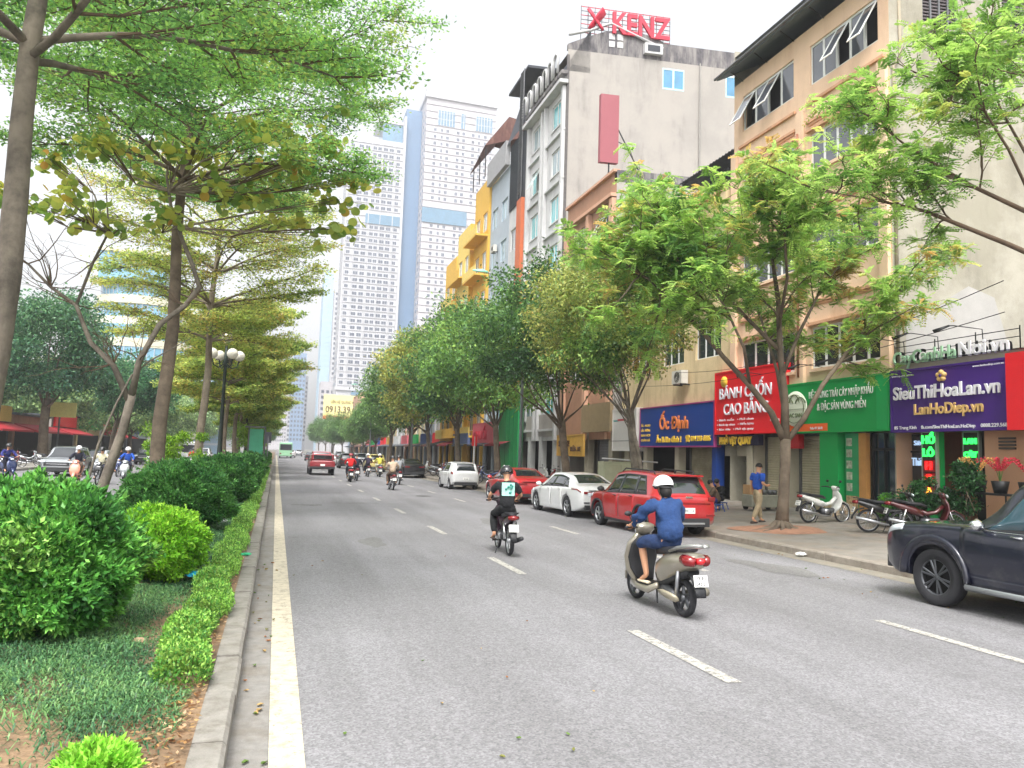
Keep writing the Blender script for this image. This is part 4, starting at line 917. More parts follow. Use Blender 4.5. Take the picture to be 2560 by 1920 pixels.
P = thing('shop_sign', 'green raised sign with pale print at the left edge above the shops', 'sign'); g = MB(); g.box(-21.6, -19.4, 57.4, 57.7, 4.6, 7.2, mGRN); g.box(-21.2, -19.8, 57.36, 57.39, 5.0, 5.3, mLW); g.sph((-20.5, 57.4, 6.3), .4, mLGN, 8, .9); g.build('panel', P); g = MB(); g.tube([(-20.5, 57.8, 0), (-20.5, 57.8, 7)], .1, mSTEEL, 6); g.build('post', P); rebase(P, (-20.5, 57.6, .1))
P = thing('shop_sign', 'yellow sign board hanging over the dark low shop', 'sign'); g = MB(); g.box(-19.6, -17.0, 74.4, 74.6, 4.0, 5.3, M('sign_pale_yellow', '#e8dc8a', .5)); g.build('panel', P); g = MB(); g.tube([(-18.3, 74.7, 0), (-18.3, 74.7, 5.2)], .08, mSTEEL, 6); g.build('post', P); rebase(P, (-18.3, 74.5, .1))
# ---------------------------------------------------------------- street furniture
def globe_lamp(loc, label, hgt=6.1):
    t = thing('street_lamp', label, 'street lamp', loc, 0, 'globe lamps on the median'); mk = M('lamp_cast_iron', '#1f2b26', .5, metal=.3, var=.2)
    g = MB(); g.lathe([(.0, 0), (.32, 0), (.32, .2), (.2, .3), (.2, 1.1), (.13, 1.25), (.1, 2.5), (.075, hgt-.1), (.14, hgt), (.09, hgt+.15), (.05, hgt+1.0), (0, hgt+1.0)], mk, 14); g.build('pole', t)
    mgl = M('lamp_globe', '#d6d2c4', .25, var=.12, vs=6, coat=.4)
    for k in range(4):
        a = k*pi/2+.5; d = Vector((cos(a), sin(a), 0)); g = MB()
        pts = [d*.06+Vector((0, 0, hgt-.1)), d*.35+Vector((0, 0, hgt-.32)), d*.62+Vector((0, 0, hgt-.2)), d*.72+Vector((0, 0, hgt+.1))]
        g.tube(pts, [.035, .03, .03, .05], mk, 6)
        g.tube([d*(.42+.12*cos(b))+Vector((0, 0, hgt-.02+.12*sin(b))) for b in np.linspace(0, 5.2, 10)], .018, mk, 4); g.build('arm', t)
        g = MB(); g.sph(tuple(d*.72+Vector((0, 0, hgt+.38))), .28, mgl, 16); g.build('globe', t)
    g = MB(); g.sph((0, 0, hgt+1.25), .28, mgl, 16); g.build('globe', t); return t
globe_lamp((-2.75, 41, .15), 'black iron street lamp with a cluster of white globes, nearest one'); globe_lamp((-2.75, 74, .15), 'farther globe lamp half hidden by the median trees'); globe_lamp((-2.75, 107, .15), 'farthest globe lamp down the median')
def tall_lamp(x, y, label, h=10.6):
    t = thing('lamp_post', label, 'street lamp', (x, y, .15), 0, 'tall street lights along the right kerb'); mk = M('galvanised', '#8f979b', .45, metal=.4, var=.1); g = MB()
    g.tube([(0, 0, 0), (0, 0, h-.6), (-.3, 0, h-.1), (-1.2, 0, h+.25), (-2.1, 0, h+.35)], [.1, .06, .05, .04, .035], mk, 8); g.build('pole', t)
    g = MB(); g.tube([(-2.0, 0, h+.38), (-2.3, 0, h+.42), (-2.8, 0, h+.4)], [.08, .15, .06], M('lamp_head_green', '#7fb8a4', .4), 8, rz=[.04, .07, .03]); g.build('lamp_head', t)
    g = MB(); g.tube([(0, .0, 5.1), (.3, 0, 5.3), (.55, 0, 5.25)], .02, mk, 4); g.sph((.6, 0, 5.3), .17, M('lamp_globe', '#d6d2c4', .25), 10); g.build('side_lamp', t)
tall_lamp(11.7, 36, 'tall grey street light with green head behind the parked red sedan'); tall_lamp(11.7, 100, 'thin grey street light rising before the yellow billboard', 10); tall_lamp(11.7, 68, 'tall grey street light among the kerb trees', 9)
# green information box on the median
t = thing('info_board', 'green lit box board on grey posts on the median beyond the round bushes', 'sign', (-1.4, 58, .15)); g = MB(); g.box(-.5, .45, -.05, .15, .6, 3.1, M('board_green', '#4aa884', .5, var=.1)); g.build('panel', t); g = MB(); g.box(-.85, .6, -.1, .3, 3.2, 3.32, mSTEEL); g.build('roof', t)
for x in (-.62, .5): g = MB(); g.box(x, x+.12, 0, .14, 0, 3.2, mSTEEL); g.build('post', t)
t = thing('traffic_sign', 'small dark sign on a post at the median kerb beside the green board', 'sign', (-.6, 57, .15)); g = MB(); g.tube([(0, 0, 0), (0, 0, 2.6)], .04, mSTEEL, 6); g.build('post', t); g = MB(); g.box(-.22, .22, -.03, .03, 2.1, 2.9, mDK); g.build('panel', t)
# electricity cabinet and its frame behind the white sedan
t = thing('utility_cabinet', 'pale green electrical cabinet on the pavement behind the red SUV', 'cabinet', (13.2, 27.8, .22)); g = MB(); g.bbox(-.75, .75, -.3, .3, .05, 1.6, M('cabinet_green', '#a9ab90', .6, var=.15, vs=3)); g.build('casing', t)
for k in (-.74, .01): g = MB(); g.bbox(k+.03, k+.7, -.34, -.301, .2, 1.5, MC['cabinet_green'], .008); g.build('door', t)
g = MB(); g.tube([(-.85, -.35, 1.72), (1.6, -.35, 1.62)], .03, mWR, 6); g.build('top_bar', t)
t = thing('sign_pillar', 'short red and white parking sign pillar beside the white hatchback', 'sign', (11.9, 46, .15)); g = MB(); g.tube([(0, 0, 0), (0, 0, 2.9)], .06, mWR, 8); g.build('post', t); g = MB(); g.box(-.16, .16, -.05, .05, 2.3, 2.95, mRED); g.build('panel', t)
# overhead cables on the left and at the shops
g = MB()
for (a, b, s_) in (((XF-.4, 14, 5.9), (XF-.4, 34, 5.6), .5), ((XF-.4, 14, 6.7), (XF-.5, 30, 5.9), .6)):
    pts = [Vector(a).lerp(Vector(b), t)-Vector((0, 0, s_*4*t*(1-t))) for t in np.linspace(0, 1, 14)]; g.tube(pts, .012, mBLK, 4)
tag(g.build('overhead_cable'), 'thin black overhead cables slung along the shop fronts', 'cable')
# ================================================================== vegetation
def bark(name, a, b, ring=2.5, sc_=3):
    return M(name, a, .92, var=.3, vs=sc_, bump=.9, bs=9, grime=(b, ring, .42, .68, .85), stretch=(1, 1, .45))
mBK1 = bark('bark_grey', '#7d7468', '#3f3a34'); mBK2 = bark('bark_brown', '#716455', '#3e352c', 2); mBK3 = bark('bark_pale', '#8f8474', '#56493c', 1.6); mTWIG = M('twig', '#5d4c3c', .9, var=.3, vs=5)
LM = leafmat('leaf'); LMG = leafmat('leaf_waxy', .38, .22)
def unit(v): return v/np.maximum(np.linalg.norm(v, axis=-1, keepdims=True), 1e-9)
def pal(cols): return np.array([C(c)[:3] for c in cols])
def leaf_quads(P, D, size, wid, rng=RNG, up=.6, jit=.35):
    """one folded-free rhombic blade per point: base, side, tip, side"""
    n = len(P); D = unit(D+rng.normal(0, jit, (n, 3)))
    U = unit(np.array([0, 0, up])+rng.normal(0, .5, (n, 3))); W = unit(np.cross(D, U)); s = size*rng.uniform(.7, 1.25, (n, 1)); w_ = wid*rng.uniform(.75, 1.2, (n, 1))
    V = np.empty((n, 4, 3)); V[:, 0] = P; V[:, 1] = P+D*s*.45+W*w_*.5; V[:, 2] = P+D*s; V[:, 3] = P+D*s*.45-W*w_*.5
    return V
def leaf_cols(P, palette, rng=RNG, var=.22, patch=1.2, weights=None):
    n = len(P); f = np.sin(P[:, 0]*patch*2.1+1.3)+np.sin(P[:, 1]*patch*1.7+.4)+np.sin(P[:, 2]*patch*2.7+P[:, 0]*patch)
    k = palette.shape[0]; x = (f/6+.5)*(k-1)+rng.normal(0, .8, n); i = np.clip(np.round(x), 0, k-1).astype(int)
    return np.clip(palette[i]*(1+rng.normal(0, var, (n, 1))), .003, .8)
def branch(g, p, d, L, r0, r1, mat, nseg=5, wob=.12, grav=0, n=6):
    pts = [Vector(p)]; d = Vector(d).normalized()
    for i in range(nseg):
        d = (d+Vector((random.gauss(0, wob), random.gauss(0, wob), random.gauss(0, wob)+grav))).normalized(); pts.append(pts[-1]+d*L/nseg)
    g.tube(pts, list(np.linspace(r0, r1, nseg+1)), mat, n); return pts, d
def finish(root, g, V, cols, leafm, crown='crown', crownname=None):
    t = g.build('trunk', root, fixn=False)
    if V is not None: quads_mesh('crown', V-np.array(root.location), leafm, cols, root)
    return root
# ------------------------------------------------- layered tree (tiers of level branches, tiny leaves)
def layered_tree(loc, label, H, tiers, r=.2, lean=(0, 0), dens=1.0, palette=None, leaf=.1, seed=1, bk=None, group='tiered trees along the median'):
    random.seed(seed); rng = np.random.default_rng(seed); root = thing('tiered_tree', label, 'tree', loc, 0, group); g = MB(); bk = bk or mBK2
    hs_ = np.linspace(0, H, 12); tr = [Vector((lean[0]*h+.06*sin(h*1.1+seed), lean[1]*h+.05*cos(h*.9), h)) for h in hs_]
    g.tube(tr, [r*1.25 if i == 0 else r*(1-.62*i/11) for i in range(12)], bk, 12)
    P = []; D = []
    def at(h): f = h/H*11; i = min(int(f), 10); return tr[i].lerp(tr[i+1], f-i)
    for (z, Rr, nb) in tiers:
        a0 = random.random()*6.28
        for b in range(nb):
            a = a0+2*pi*b/nb+random.uniform(-.25, .25); L = Rr*random.uniform(.78, 1.08); zz_ = z+random.uniform(-.15, .15)
            pts, d = branch(g, at(min(zz_-.3, H)), (cos(a), sin(a), .42), L, r*.3, .012, bk, 8, .07, -.035, 6)
            for i in range(2, 9):
                for s_ in (-1, 1):
                    q = pts[i]; l2 = L*.5*(1-.62*i/8)*random.uniform(.7, 1.2); aa = a+s_*random.uniform(.5, 1.0)
                    p2, d2 = branch(g, q, (cos(aa), sin(aa), .1), l2, .022, .005, mTWIG, 4, .12, 0, 4)
                    for k in range(1, 5):
                        for s2 in (-1, 1):
                            a3 = aa+s2*random.uniform(.4, 1.1); p3, d3 = branch(g, p2[k], (cos(a3), sin(a3), .12), l2*.38, .008, .003, mTWIG, 2, .15, 0, 3)
                            for w_ in p3: P.append(tuple(w_)); D.append((d3.x, d3.y, .2))
    P = np.array(P); D = np.array(D); k = int(22*dens); P = np.repeat(P, k, 0); D = np.repeat(D, k, 0)
    P = P+rng.normal(0, 1, P.shape)*np.array([.15, .15, .06]); D = rng.normal(0, 1, P.shape)*np.array([1, 1, .45])
    V = leaf_quads(P, D, leaf, leaf*.5, rng); c = leaf_cols(P, palette, rng)
    g.build('trunk', root, fixn=False); quads_mesh('crown', V, LM, c, root); return root
pG1 = pal(['#4a7044', '#5c8a4a', '#729f54', '#8ab45a', '#669456', '#94a858']); pY1 = pal(['#6a8646', '#839a50', '#9cae58', '#b0b25e', '#7a9450', '#b0a458'])
layered_tree((-3.12, 9.5, .2), 'nearest tall tiered tree with thick grey trunk at the left edge', 9.8, [(6.5, 4.0, 5), (7.7, 4.8, 6), (9.2, 4.3, 6)], r=.17, lean=(.03, .01), dens=.68, palette=pG1, leaf=.082, seed=4, bk=mBK1)
layered_tree((-2.8, 20.6, .2), 'second tiered tree with straight brown trunk behind the light green bush', 13.0, [(8.9, 5.0, 6), (10.5, 5.6, 7), (12.0, 4.8, 6)], r=.19, lean=(.012, .0), dens=.62, palette=pG1, leaf=.105, seed=9, bk=mBK2)
layered_tree((-2.9, 32.0, .2), 'third tiered tree with yellowing feathery crown by the globe lamp', 13.0, [(6.2, 3.4, 6), (7.6, 4.6, 7), (9.0, 5.0, 7), (10.6, 5.2, 7), (12.2, 4.0, 6)], r=.17, lean=(.015, 0), dens=.27, palette=pY1, leaf=.13, seed=3, bk=mBK3)
T4 = layered_tree((-2.9, 47, .2), 'fourth tiered tree with golden green crown beyond the globe lamp', 10.5, [(4.6, 3.4, 6), (5.8, 4.1, 7), (7.0, 4.2, 7), (8.3, 4.0, 7), (9.6, 3.2, 6)], r=.16, dens=.3, palette=pY1, leaf=.18, seed=21, bk=mBK3)
ords = ['fifth', 'sixth', 'seventh', 'eighth', 'ninth', 'tenth', 'eleventh', 'twelfth']
T5 = layered_tree((-2.9, 58, .2), 'fifth tiered tree along the median, olive green layers', 9.6, [(4.4, 3.2, 6), (5.6, 3.7, 6), (6.9, 4.0, 7), (8.3, 3.4, 6)], r=.18, dens=.34, palette=pal(['#587a3a', '#769044', '#949f4a', '#64863e']), leaf=.2, seed=33, bk=mBK3)
for i, (x, y, s_) in enumerate([(-3.0, 67, 1.05), (-2.8, 77, .95), (-3, 88, 1.0), (-2.9, 101, 1.05), (-2.9, 117, 1.0), (-3, 138, .95)]):
    c = copy_tree(T5 if i % 2 else T4); c.location = (x, y, .2); c.rotation_euler = (0, 0, 1.7*i+.5); c.scale = (s_,)*3; c['label'] = '%s tiered tree along the median, counted from the camera' % ords[i+1]
# ------------------------------------------------- leaning tree with big round leaves
def big_leaf_tree():
    random.seed(5); rng = np.random.default_rng(8); root = thing('broadleaf_tree', 'leaning forked tree with bare twisting limbs and large round yellowing leaves', 'tree', (-4.1, 20.5, .2)); g = MB(); L = Vector(root.location)
    def tb(pts, ra, n=9): g.tube([Vector(p)-L for p in pts], [r_*.78 for r_ in ra], mBK1, n)
    tb([(-4.15, 20.5, .15), (-4.02, 20.5, .66), (-3.83, 20.5, 1.45), (-3.63, 20.5, 2.25), (-3.49, 20.5, 3.17)], [.2, .16, .15, .14, .13])
    tb([(-4.2, 20.4, .15), (-4.3, 20.4, .9), (-4.12, 20.4, 1.9), (-3.8, 20.4, 2.9), (-3.5, 20.3, 3.6), (-3.1, 20.3, 4.0), (-2.2, 20.1, 4.6)], [.05, .045, .04, .035, .03, .025, .01], 6)
    tb([(-3.55, 20.5, 3.0), (-3.95, 20.5, 3.83), (-4.5, 20.5, 4.37), (-4.88, 20.5, 5.26), (-5.46, 20.5, 5.66), (-5.99, 20.5, 6.18), (-6.8, 20.3, 6.6)], [.11, .09, .075, .06, .05, .035, .015])
    tb([(-4.88, 20.5, 5.26), (-4.56, 20.3, 6.29), (-4.26, 20.3, 7.13), (-4.4, 20.2, 8.3)], [.05, .045, .035, .012], 7)
    tb([(-3.5, 20.5, 3.1), (-3.34, 20.2, 3.96), (-2.94, 20.2, 4.91), (-2.39, 20.2, 5.43), (-2.1, 20.2, 5.93), (-2.3, 20.2, 6.5), (-2.56, 20.2, 7.07), (-2.88, 20.2, 7.87), (-3.05, 20.2, 8.69), (-2.95, 20.2, 9.68)], [.12, .095, .085, .08, .08, .07, .065, .055, .04, .02])
    tips = []
    nodes = [(-5.62, 19.8, 8.74), (-5.06, 19.8, 7.8), (-4.38, 19.8, 9.29), (-3.63, 19.8, 8.82), (-2.43, 19.8, 9.84), (-1.37, 19.8, 10.39), (-.23, 19.8, 10.45), (.72, 19.8, 10.11), (1.49, 19.8, 9.21), (1.3, 19.8, 8.17), (-.33, 19.8, 8.08), (-1.67, 19.8, 8.15), (-3.01, 19.8, 7.38), (-4.53, 19.8, 7.3), (-5.42, 19.8, 7.42), (-2.59, 19.8, 8.97), (-.85, 19.8, 9.24), (.2, 19.8, 9.02), (.9, 19.0, 9.6), (-1, 18.6, 9.6), (-2, 18.8, 9.3), (-4, 18.8, 8.4), (1.1, 20.6, 8.7), (-.9, 21, 8.6), (.3, 21, 9.6), (-6.2, 20.3, 7.6)]
    hub = [Vector((-2.7, 20.2, 7.4)), Vector((-2.95, 20.2, 8.3)), Vector((-4.3, 20.3, 7.1))]
    for nd in nodes:
        q = Vector(nd)+Vector((random.uniform(-.2, .2), random.uniform(-.9, .9), random.uniform(-.2, .2))); h = min(hub, key=lambda v: (v-q).length); m = h.lerp(q, .5)+Vector((random.uniform(-.3, .3), random.uniform(-.3, .3), random.uniform(-.35, .1)))
        g.tube([h-L, m-L, q-L], [.035, .02, .008], mBK3, 5)
        for k in range(6):
            t2 = q+Vector((random.gauss(0, .55), random.gauss(0, .5), random.gauss(0, .28))); g.tube([m-L, q.lerp(t2, .5)-L, t2-L], [.012, .008, .004], mTWIG, 3); tips.append((t2, q))
    # bare twigs low on the left
    for k in range(34):
        b = Vector(random.choice([(-4.88, 20.5, 5.26), (-5.46, 20.5, 5.66), (-5.99, 20.5, 6.18), (-4.56, 20.3, 6.29), (-3.95, 20.5, 3.9), (-2.39, 20.2, 5.43), (-3.34, 20.2, 3.96)])); d = Vector((random.uniform(-1, 1), random.uniform(-.6, .6), random.uniform(-.1, .9)))
        pts, d2 = branch(g, b-L, d, random.uniform(.8, 2.0), .02, .004, mTWIG, 5, .22, 0, 4)
        for j in (2, 3, 4): branch(g, pts[j], d2+Vector((random.uniform(-1, 1), random.uniform(-.5, .5), random.uniform(-.3, .8))), random.uniform(.3, .9), .007, .003, mTWIG, 3, .2, 0, 3)
    g.build('trunk', root, fixn=False)
    # round leaves with a notch and shallow cup: separate blades
    def blade(s):
        v = [(0, 0, 0)]; 
        for i in range(10):
            a = -pi*.9+2*pi*.9*i/9; v.append((s*(.5-.5*cos(a))*1.0 if False else s*(.48+.5*cos(a)), s*.5*sin(a), -.05*s*abs(sin(a))+.04*s))
        return v
    pm = pal(['#9a9c44', '#7f9044', '#b4aa50', '#c0983f', '#66823a', '#a2ac52', '#b08440'])
    cms = []
    for i, c in enumerate(pm):
        m = bpy.data.materials.new('round_leaf_%s' % ['olive', 'green', 'straw', 'ochre', 'deep_green', 'lime', 'rust'][i]); m.use_nodes = True; N = m.node_tree.nodes; Lk = m.node_tree.links; b = N['Principled BSDF']; b.inputs['Base Color'].default_value = (*c, 1); b.inputs['Roughness'].default_value = .6
        tl = N.new('ShaderNodeBsdfTranslucent'); tl.inputs[0].default_value = (*(np.clip(c*2.2, 0, .9)), 1); ms = N.new('ShaderNodeMixShader'); ms.inputs[0].default_value = .45; Lk.new(b.outputs[0], ms.inputs[1]); Lk.new(tl.outputs[0], ms.inputs[2]); Lk.new(ms.outputs[0], N['Material Output'].inputs[0]); cms.append(m)
    base = []
    for m in cms:
        me = bpy.data.meshes.new('leaf'); v = blade(1); me.from_pydata(v, [], [(0, i, i+1) for i in range(1, 10)]); me.materials.append(m); base.append(me)
    rest = [MB() for _ in cms]; cnt = 0
    for (t2, q) in tips:
        for k in range(8):
            p = t2.lerp(q, random.uniform(0, .8))+Vector((random.gauss(0, .13), random.gauss(0, .13), random.gauss(0, .1))); i = random.choices(range(7), [5, 6, 2, .5, 5, 5, .3])[0]; s = random.uniform(.16, .27)
            rot = Matrix.Rotation(random.uniform(0, 6.28), 4, 'Z') @ Matrix.Rotation(random.uniform(.2, 1.3), 4, 'Y') @ Matrix.Rotation(random.gauss(0, .5), 4, 'X')
            mt = Matrix.Translation(p-L) @ rot @ Matrix.Scale(s, 4)
            if cnt < 295: o = link('leaf', base[i], root); o.matrix_local = mt
            else: rest[i].add([tuple(mt @ Vector(v)) for v in blade(1)], [(0, j, j+1) for j in range(1, 10)], cms[i])
            cnt += 1
    a = MB()
    for r_ in rest:
        if r_.v: a.add(r_.v, r_.f, r_.mats[0])
    o = a.build('leaves', root, fixn=False); o['kind'] = 'stuff'
big_leaf_tree()
# ------------------------------------------------- open tree with feathery compound leaves
def feather_leaves(T, palette, n_leaf, rng, L=.42, pairs=7, lw=.055, ll=.13):
    """each twig tip carries several arching compound leaves; leaflets in two rows"""
    T = np.array(T); P = []; Vs = []
    T = np.repeat(T, n_leaf, 0); n = len(T); d = unit(rng.normal(0, 1, (n, 3))*np.array([1, 1, .5])+np.array([0, 0, .12])); Lr = L*rng.uniform(.6, 1.25, (n, 1)); side = unit(np.cross(d, np.array([0, 0, 1.0]))+rng.normal(0, .15, (n, 3)))
    out = []; cs = []; cc = leaf_cols(T, palette, rng, .15)
    for k in range(1, pairs+1):
        f = k/pairs; base = T+d*Lr*f+np.array([0, 0, -1.0])*(Lr*.32*f*f)
        for s_ in (-1, 1):
            D = unit(side*s_+d*.55+np.array([0, 0, -.25])); l = ll*(1-.3*abs(f-.5))*rng.uniform(.8, 1.2, (n, 1)); W = unit(d-D*np.sum(d*D, 1, keepdims=True))*lw*.5
            V = np.empty((n, 4, 3)); V[:, 0] = base; V[:, 1] = base+D*l*.5+W; V[:, 2] = base+D*l; V[:, 3] = base+D*l*.5-W; out.append(V); cs.append(np.clip(cc*(1+rng.normal(0, .12, (n, 1))), .003, .9))
    return np.concatenate(out), np.concatenate(cs)
def open_tree(loc, label, limbs, palette, seed, r0=.16, trunk=None, sub=7, n_leaf=5, group=None, spread=.9, subL=1.6, L=.42, pairs=7, lw=.055, ll=.13, bk=None):
    random.seed(seed); rng = np.random.default_rng(seed); root = thing('street_tree', label, 'tree', loc, 0, group); g = MB(); L0 = Vector(loc); bk = bk or mBK2; tips = []
    if trunk: g.tube([Vector(p)-L0 for p in trunk[0]], trunk[1], bk, 12)
    for pts, ra in limbs:
        Q = [Vector(p)-L0 for p in pts]; g.tube(Q, ra, bk, 8)
        for i in range(sub):
            f = random.uniform(.5, 1.0)*(len(Q)-1); j = min(int(f), len(Q)-2); q = Q[j].lerp(Q[j+1], f-j); ax = (Q[j+1]-Q[j]).normalized(); d = (ax*.55+Vector((random.gauss(0, .6), random.gauss(0, .6), random.gauss(.12, .35)))).normalized()
            p2, d2 = branch(g, q, d, subL*random.uniform(.6, 1.2), ra[-1]*.9+.012, .01, bk, 5, .14, .01, 5)
            for k in range(1, 6):
                for s_ in range(2):
                    d3 = (d2+Vector((random.gauss(0, spread), random.gauss(0, spread), random.gauss(.05, .4)))).normalized(); p3, d4 = branch(g, p2[k], d3, random.uniform(.35, .95)*subL*.5, .009, .004, mTWIG, 3, .16, 0, 3)
                    tips += [tuple(p3[-1]), tuple(p3[2])]
    V, c = feather_leaves(tips, palette, n_leaf, rng, L, pairs, lw, ll)
    g.build('trunk', root, fixn=False); quads_mesh('crown', V, LM, c, root); return root
pBR = pal(['#507840', '#6a9248', '#84a854', '#98b65e', '#729a50', '#a6ac5c', '#b0985a'])
A0 = (12.83, 17.0, .22)
F = [Vector((12.83, 17.0, .2)), Vector((12.9, 17, 1.0)), Vector((12.95, 17.0, 1.9)), Vector((13.0, 17.05, 2.6))]
limA = [([(13.0, 17.05, 2.5), (12.6, 17.1, 3.3), (12.0, 17.2, 4.0), (11.2, 17.2, 4.7), (10.3, 17.1, 5.5), (9.3, 17.0, 6.2), (8.6, 17.0, 6.7)], [.1, .09, .08, .065, .05, .03, .02]),
        ([(13.0, 17.05, 2.6), (13.02, 17.1, 3.8), (12.95, 17.2, 5.0), (12.9, 17.2, 6.4), (12.5, 17, 7.8), (12.2, 16.8, 9.0)], [.12, .095, .08, .065, .04, .02]),
        ([(13.0, 17.05, 2.5), (13.5, 16.9, 3.2), (14.0, 16.8, 4.1), (14.8, 16.6, 5.2), (15.6, 16.4, 6.2), (16.6, 16.2, 7.3)], [.085, .075, .065, .055, .04, .02]),
        ([(12.95, 17.2, 5.0), (12.2, 17.6, 5.9), (11.3, 18, 7.0), (10.4, 18.2, 8.0), (9.6, 18.0, 8.6)], [.06, .05, .04, .03, .015]),
        ([(12.98, 17.1, 4.4), (13.8, 17.5, 5.6), (14.6, 17.6, 6.9), (15.4, 17.4, 8.0)], [.06, .05, .035, .015]),
        ([(12.9, 17.2, 5.6), (12.5, 16.3, 6.8), (11.8, 15.5, 7.8), (11.2, 15.1, 8.6)], [.05, .04, .03, .012]),
        ([(12.0, 17.2, 4.0), (11.4, 16.6, 4.9), (10.6, 16.2, 5.8), (9.8, 16.0, 6.5)], [.05, .04, .03, .012]), ([(11.2, 17.2, 4.7), (10.8, 17.9, 5.6), (10.2, 18.6, 6.4), (9.6, 19.0, 7.2)], [.045, .035, .025, .012]), ([(12.2, 17.6, 5.9), (11.2, 17.4, 6.4), (10.2, 17.2, 7.2), (9.4, 17, 7.8)], [.04, .03, .02, .01]),
        ([(13.0, 17.1, 3.4), (13.6, 18.2, 4.6), (13.9, 19.2, 6.0), (13.9, 19.9, 7.4)], [.06, .045, .035, .015])]
open_tree(A0, 'bright green feathery street tree in front of the red and green signs', limA, pBR, 2, trunk=(F, [.19, .145, .135, .14]), sub=11, n_leaf=6, subL=1.7, L=.3, pairs=7, lw=.044, ll=.098)
g = MB(); 
for a in np.linspace(0, 2*pi, 13)[:-1]:
    g.tube([(12.83+.12*cos(a), 17+.12*sin(a), .42), (12.83+.3*cos(a), 17+.3*sin(a), .26), (12.83+random.uniform(.5, 1.0)*cos(a), 17+random.uniform(.4, .8)*sin(a), .2)], [.07, .06, .02], mBK2, 6)
tag(g.build('tree_roots'), 'spreading roots and reddish earth round the foot of the feathery street tree', 'roots')
g = MB(); n = 26; g.add([(12.83, 17, .30)]+[(12.83+(1.15+.25*sin(a*3))*cos(a), 17+(1.3+.2*cos(a*2))*sin(a), pz(12.8+cos(a))+.006) for a in np.linspace(0, 2*pi, n+1)[:-1]], [(0, i+1, (i+1) % n+1) for i in range(n)], M('red_earth', '#97705a', .95, var=.3, vs=5, bump=.5, bs=30), True); tag(g.build('tree_pit_soil', fixn=False), kind='structure')
limR = [([(15.2, 9.0, 4.9), (14.0, 9.6, 6.0), (12.6, 10.2, 6.8), (11.4, 10.6, 7.4), (10.4, 10.9, 8.0), (9.6, 11.0, 8.5)], [.12, .1, .08, .06, .04, .015]),
        ([(14.6, 9.0, 4.6), (13.2, 9.8, 5.6), (12.0, 10.4, 6.3), (10.6, 10.9, 6.9), (9.6, 11.2, 7.1), (8.9, 11.4, 7.2)], [.11, .1, .08, .06, .035, .015]),
        ([(13.2, 9.9, 6.4), (12.6, 10.3, 7.8), (12.2, 10.6, 9.0), (11.9, 10.8, 10.2)], [.07, .05, .035, .015]),
        ([(14.2, 9.6, 5.9), (13.8, 10, 7.6), (13.5, 10.4, 9.0), (13.2, 10.5, 10.2)], [.07, .05, .035, .015]),
        ([(12.6, 10.2, 6.8), (11.6, 10.0, 7.9), (10.9, 10.1, 8.9), (10.5, 10.1, 9.6)], [.05, .04, .03, .012])]
limR = [([(q[0]+.75, q[1]-.1, q[2]-.15) for q in p_], [q_*.6 for q_ in r_]) for p_, r_ in limR]
open_tree((15.4, 8.6, .35), 'feathery tree overhanging from the right edge with arching bare limbs', limR, pal(['#527a3c', '#6c9446', '#86aa54', '#98b860', '#a0aa58']), 7, trunk=([(15.4, 8.6, .3), (15.5, 8.7, 2), (15.7, 8.8, 3.8), (15.9, 8.9, 4.7)], [.2, .17, .15, .08]), bk=mTWIG, sub=11, n_leaf=4, subL=1.3, L=.26, pairs=6, lw=.036, ll=.085)
# ------------------------------------------------- dense rounded crowns
def dense_tree(loc, label, cz, R, Rz, n, palette, seed, leaf=.2, th=3.0, r=.16, clumps=60, group=None, ox=0, oy=0, bk=None, mat=None, name='street_tree'):
    random.seed(seed); rng = np.random.default_rng(seed); root = thing(name, label, 'tree', loc, 0, group); g = MB(); bk = bk or mBK2; fk = Vector((ox*.3, oy*.3, th))
    g.tube([(0, 0, -.1), (.03, 0, th*.3), (-.04+ox*.1, .02, th*.65), tuple(fk)], [r*1.35, r, r*.9, r*.85], bk, 10)
    u = unit(rng.normal(0, 1, (clumps, 3))); rad = rng.uniform(.35, 1, (clumps, 1))**.45; lob = 1+.22*np.sin(u[:, 0:1]*4.3+seed)+.2*np.sin(u[:, 1:2]*5.1+seed*1.7)+.16*np.sin(u[:, 2:3]*4.7+u[:, 0:1]*3+seed); c = u*rad*lob*np.array([R, R, Rz])*.86+np.array([ox, oy, cz]); low = c[:, 2] < cz-Rz*.7; c[low, 2] = cz-Rz*.7+rng.uniform(-.1, .5, low.sum())*Rz*.2
    for q in c[:9]:
        q = Vector(q); m = fk.lerp(q, .5)+Vector((random.gauss(0, .2), random.gauss(0, .2), -.25)); g.tube([fk-Vector((0, 0, random.uniform(0, .5))), m, q], [r*.34, r*.16, .012], bk, 5)
    k = n//clumps; cr = rng.uniform(.5, 1.25, (clumps, 1))*R*.27; P = np.repeat(c, k, 0); rr = np.repeat(cr, k, 0); d = unit(rng.normal(0, 1, P.shape)); f = rng.uniform(.1, 1, (len(P), 1))**.55*(1+.3*rng.normal(0, 1, (len(P), 1))**2*.3)
    P = P+d*f*rr*np.array([1.15, 1.15, .75]); V = leaf_quads(P, d*.6+rng.normal(0, .6, P.shape)+np.array([0, 0, -.25]), leaf, leaf*.5, rng); cc = leaf_cols(P, palette, rng, .2, 1.6/R)
    g.build('trunk', root, fixn=False); quads_mesh('crown', V, mat or LMG, cc, root); return root
pD = pal(['#345434', '#42663a', '#547a40', '#6c9048', '#3c5e38', '#7f9852']); pO = pal(['#52703a', '#6e8240', '#879448', '#989c52', '#5f7c40', '#a89550']); pM = pal(['#446838', '#587f40', '#72984a', '#8aa852', '#4e743c', '#948f4c'])
KG = 'leafy kerb trees along the right pavement'
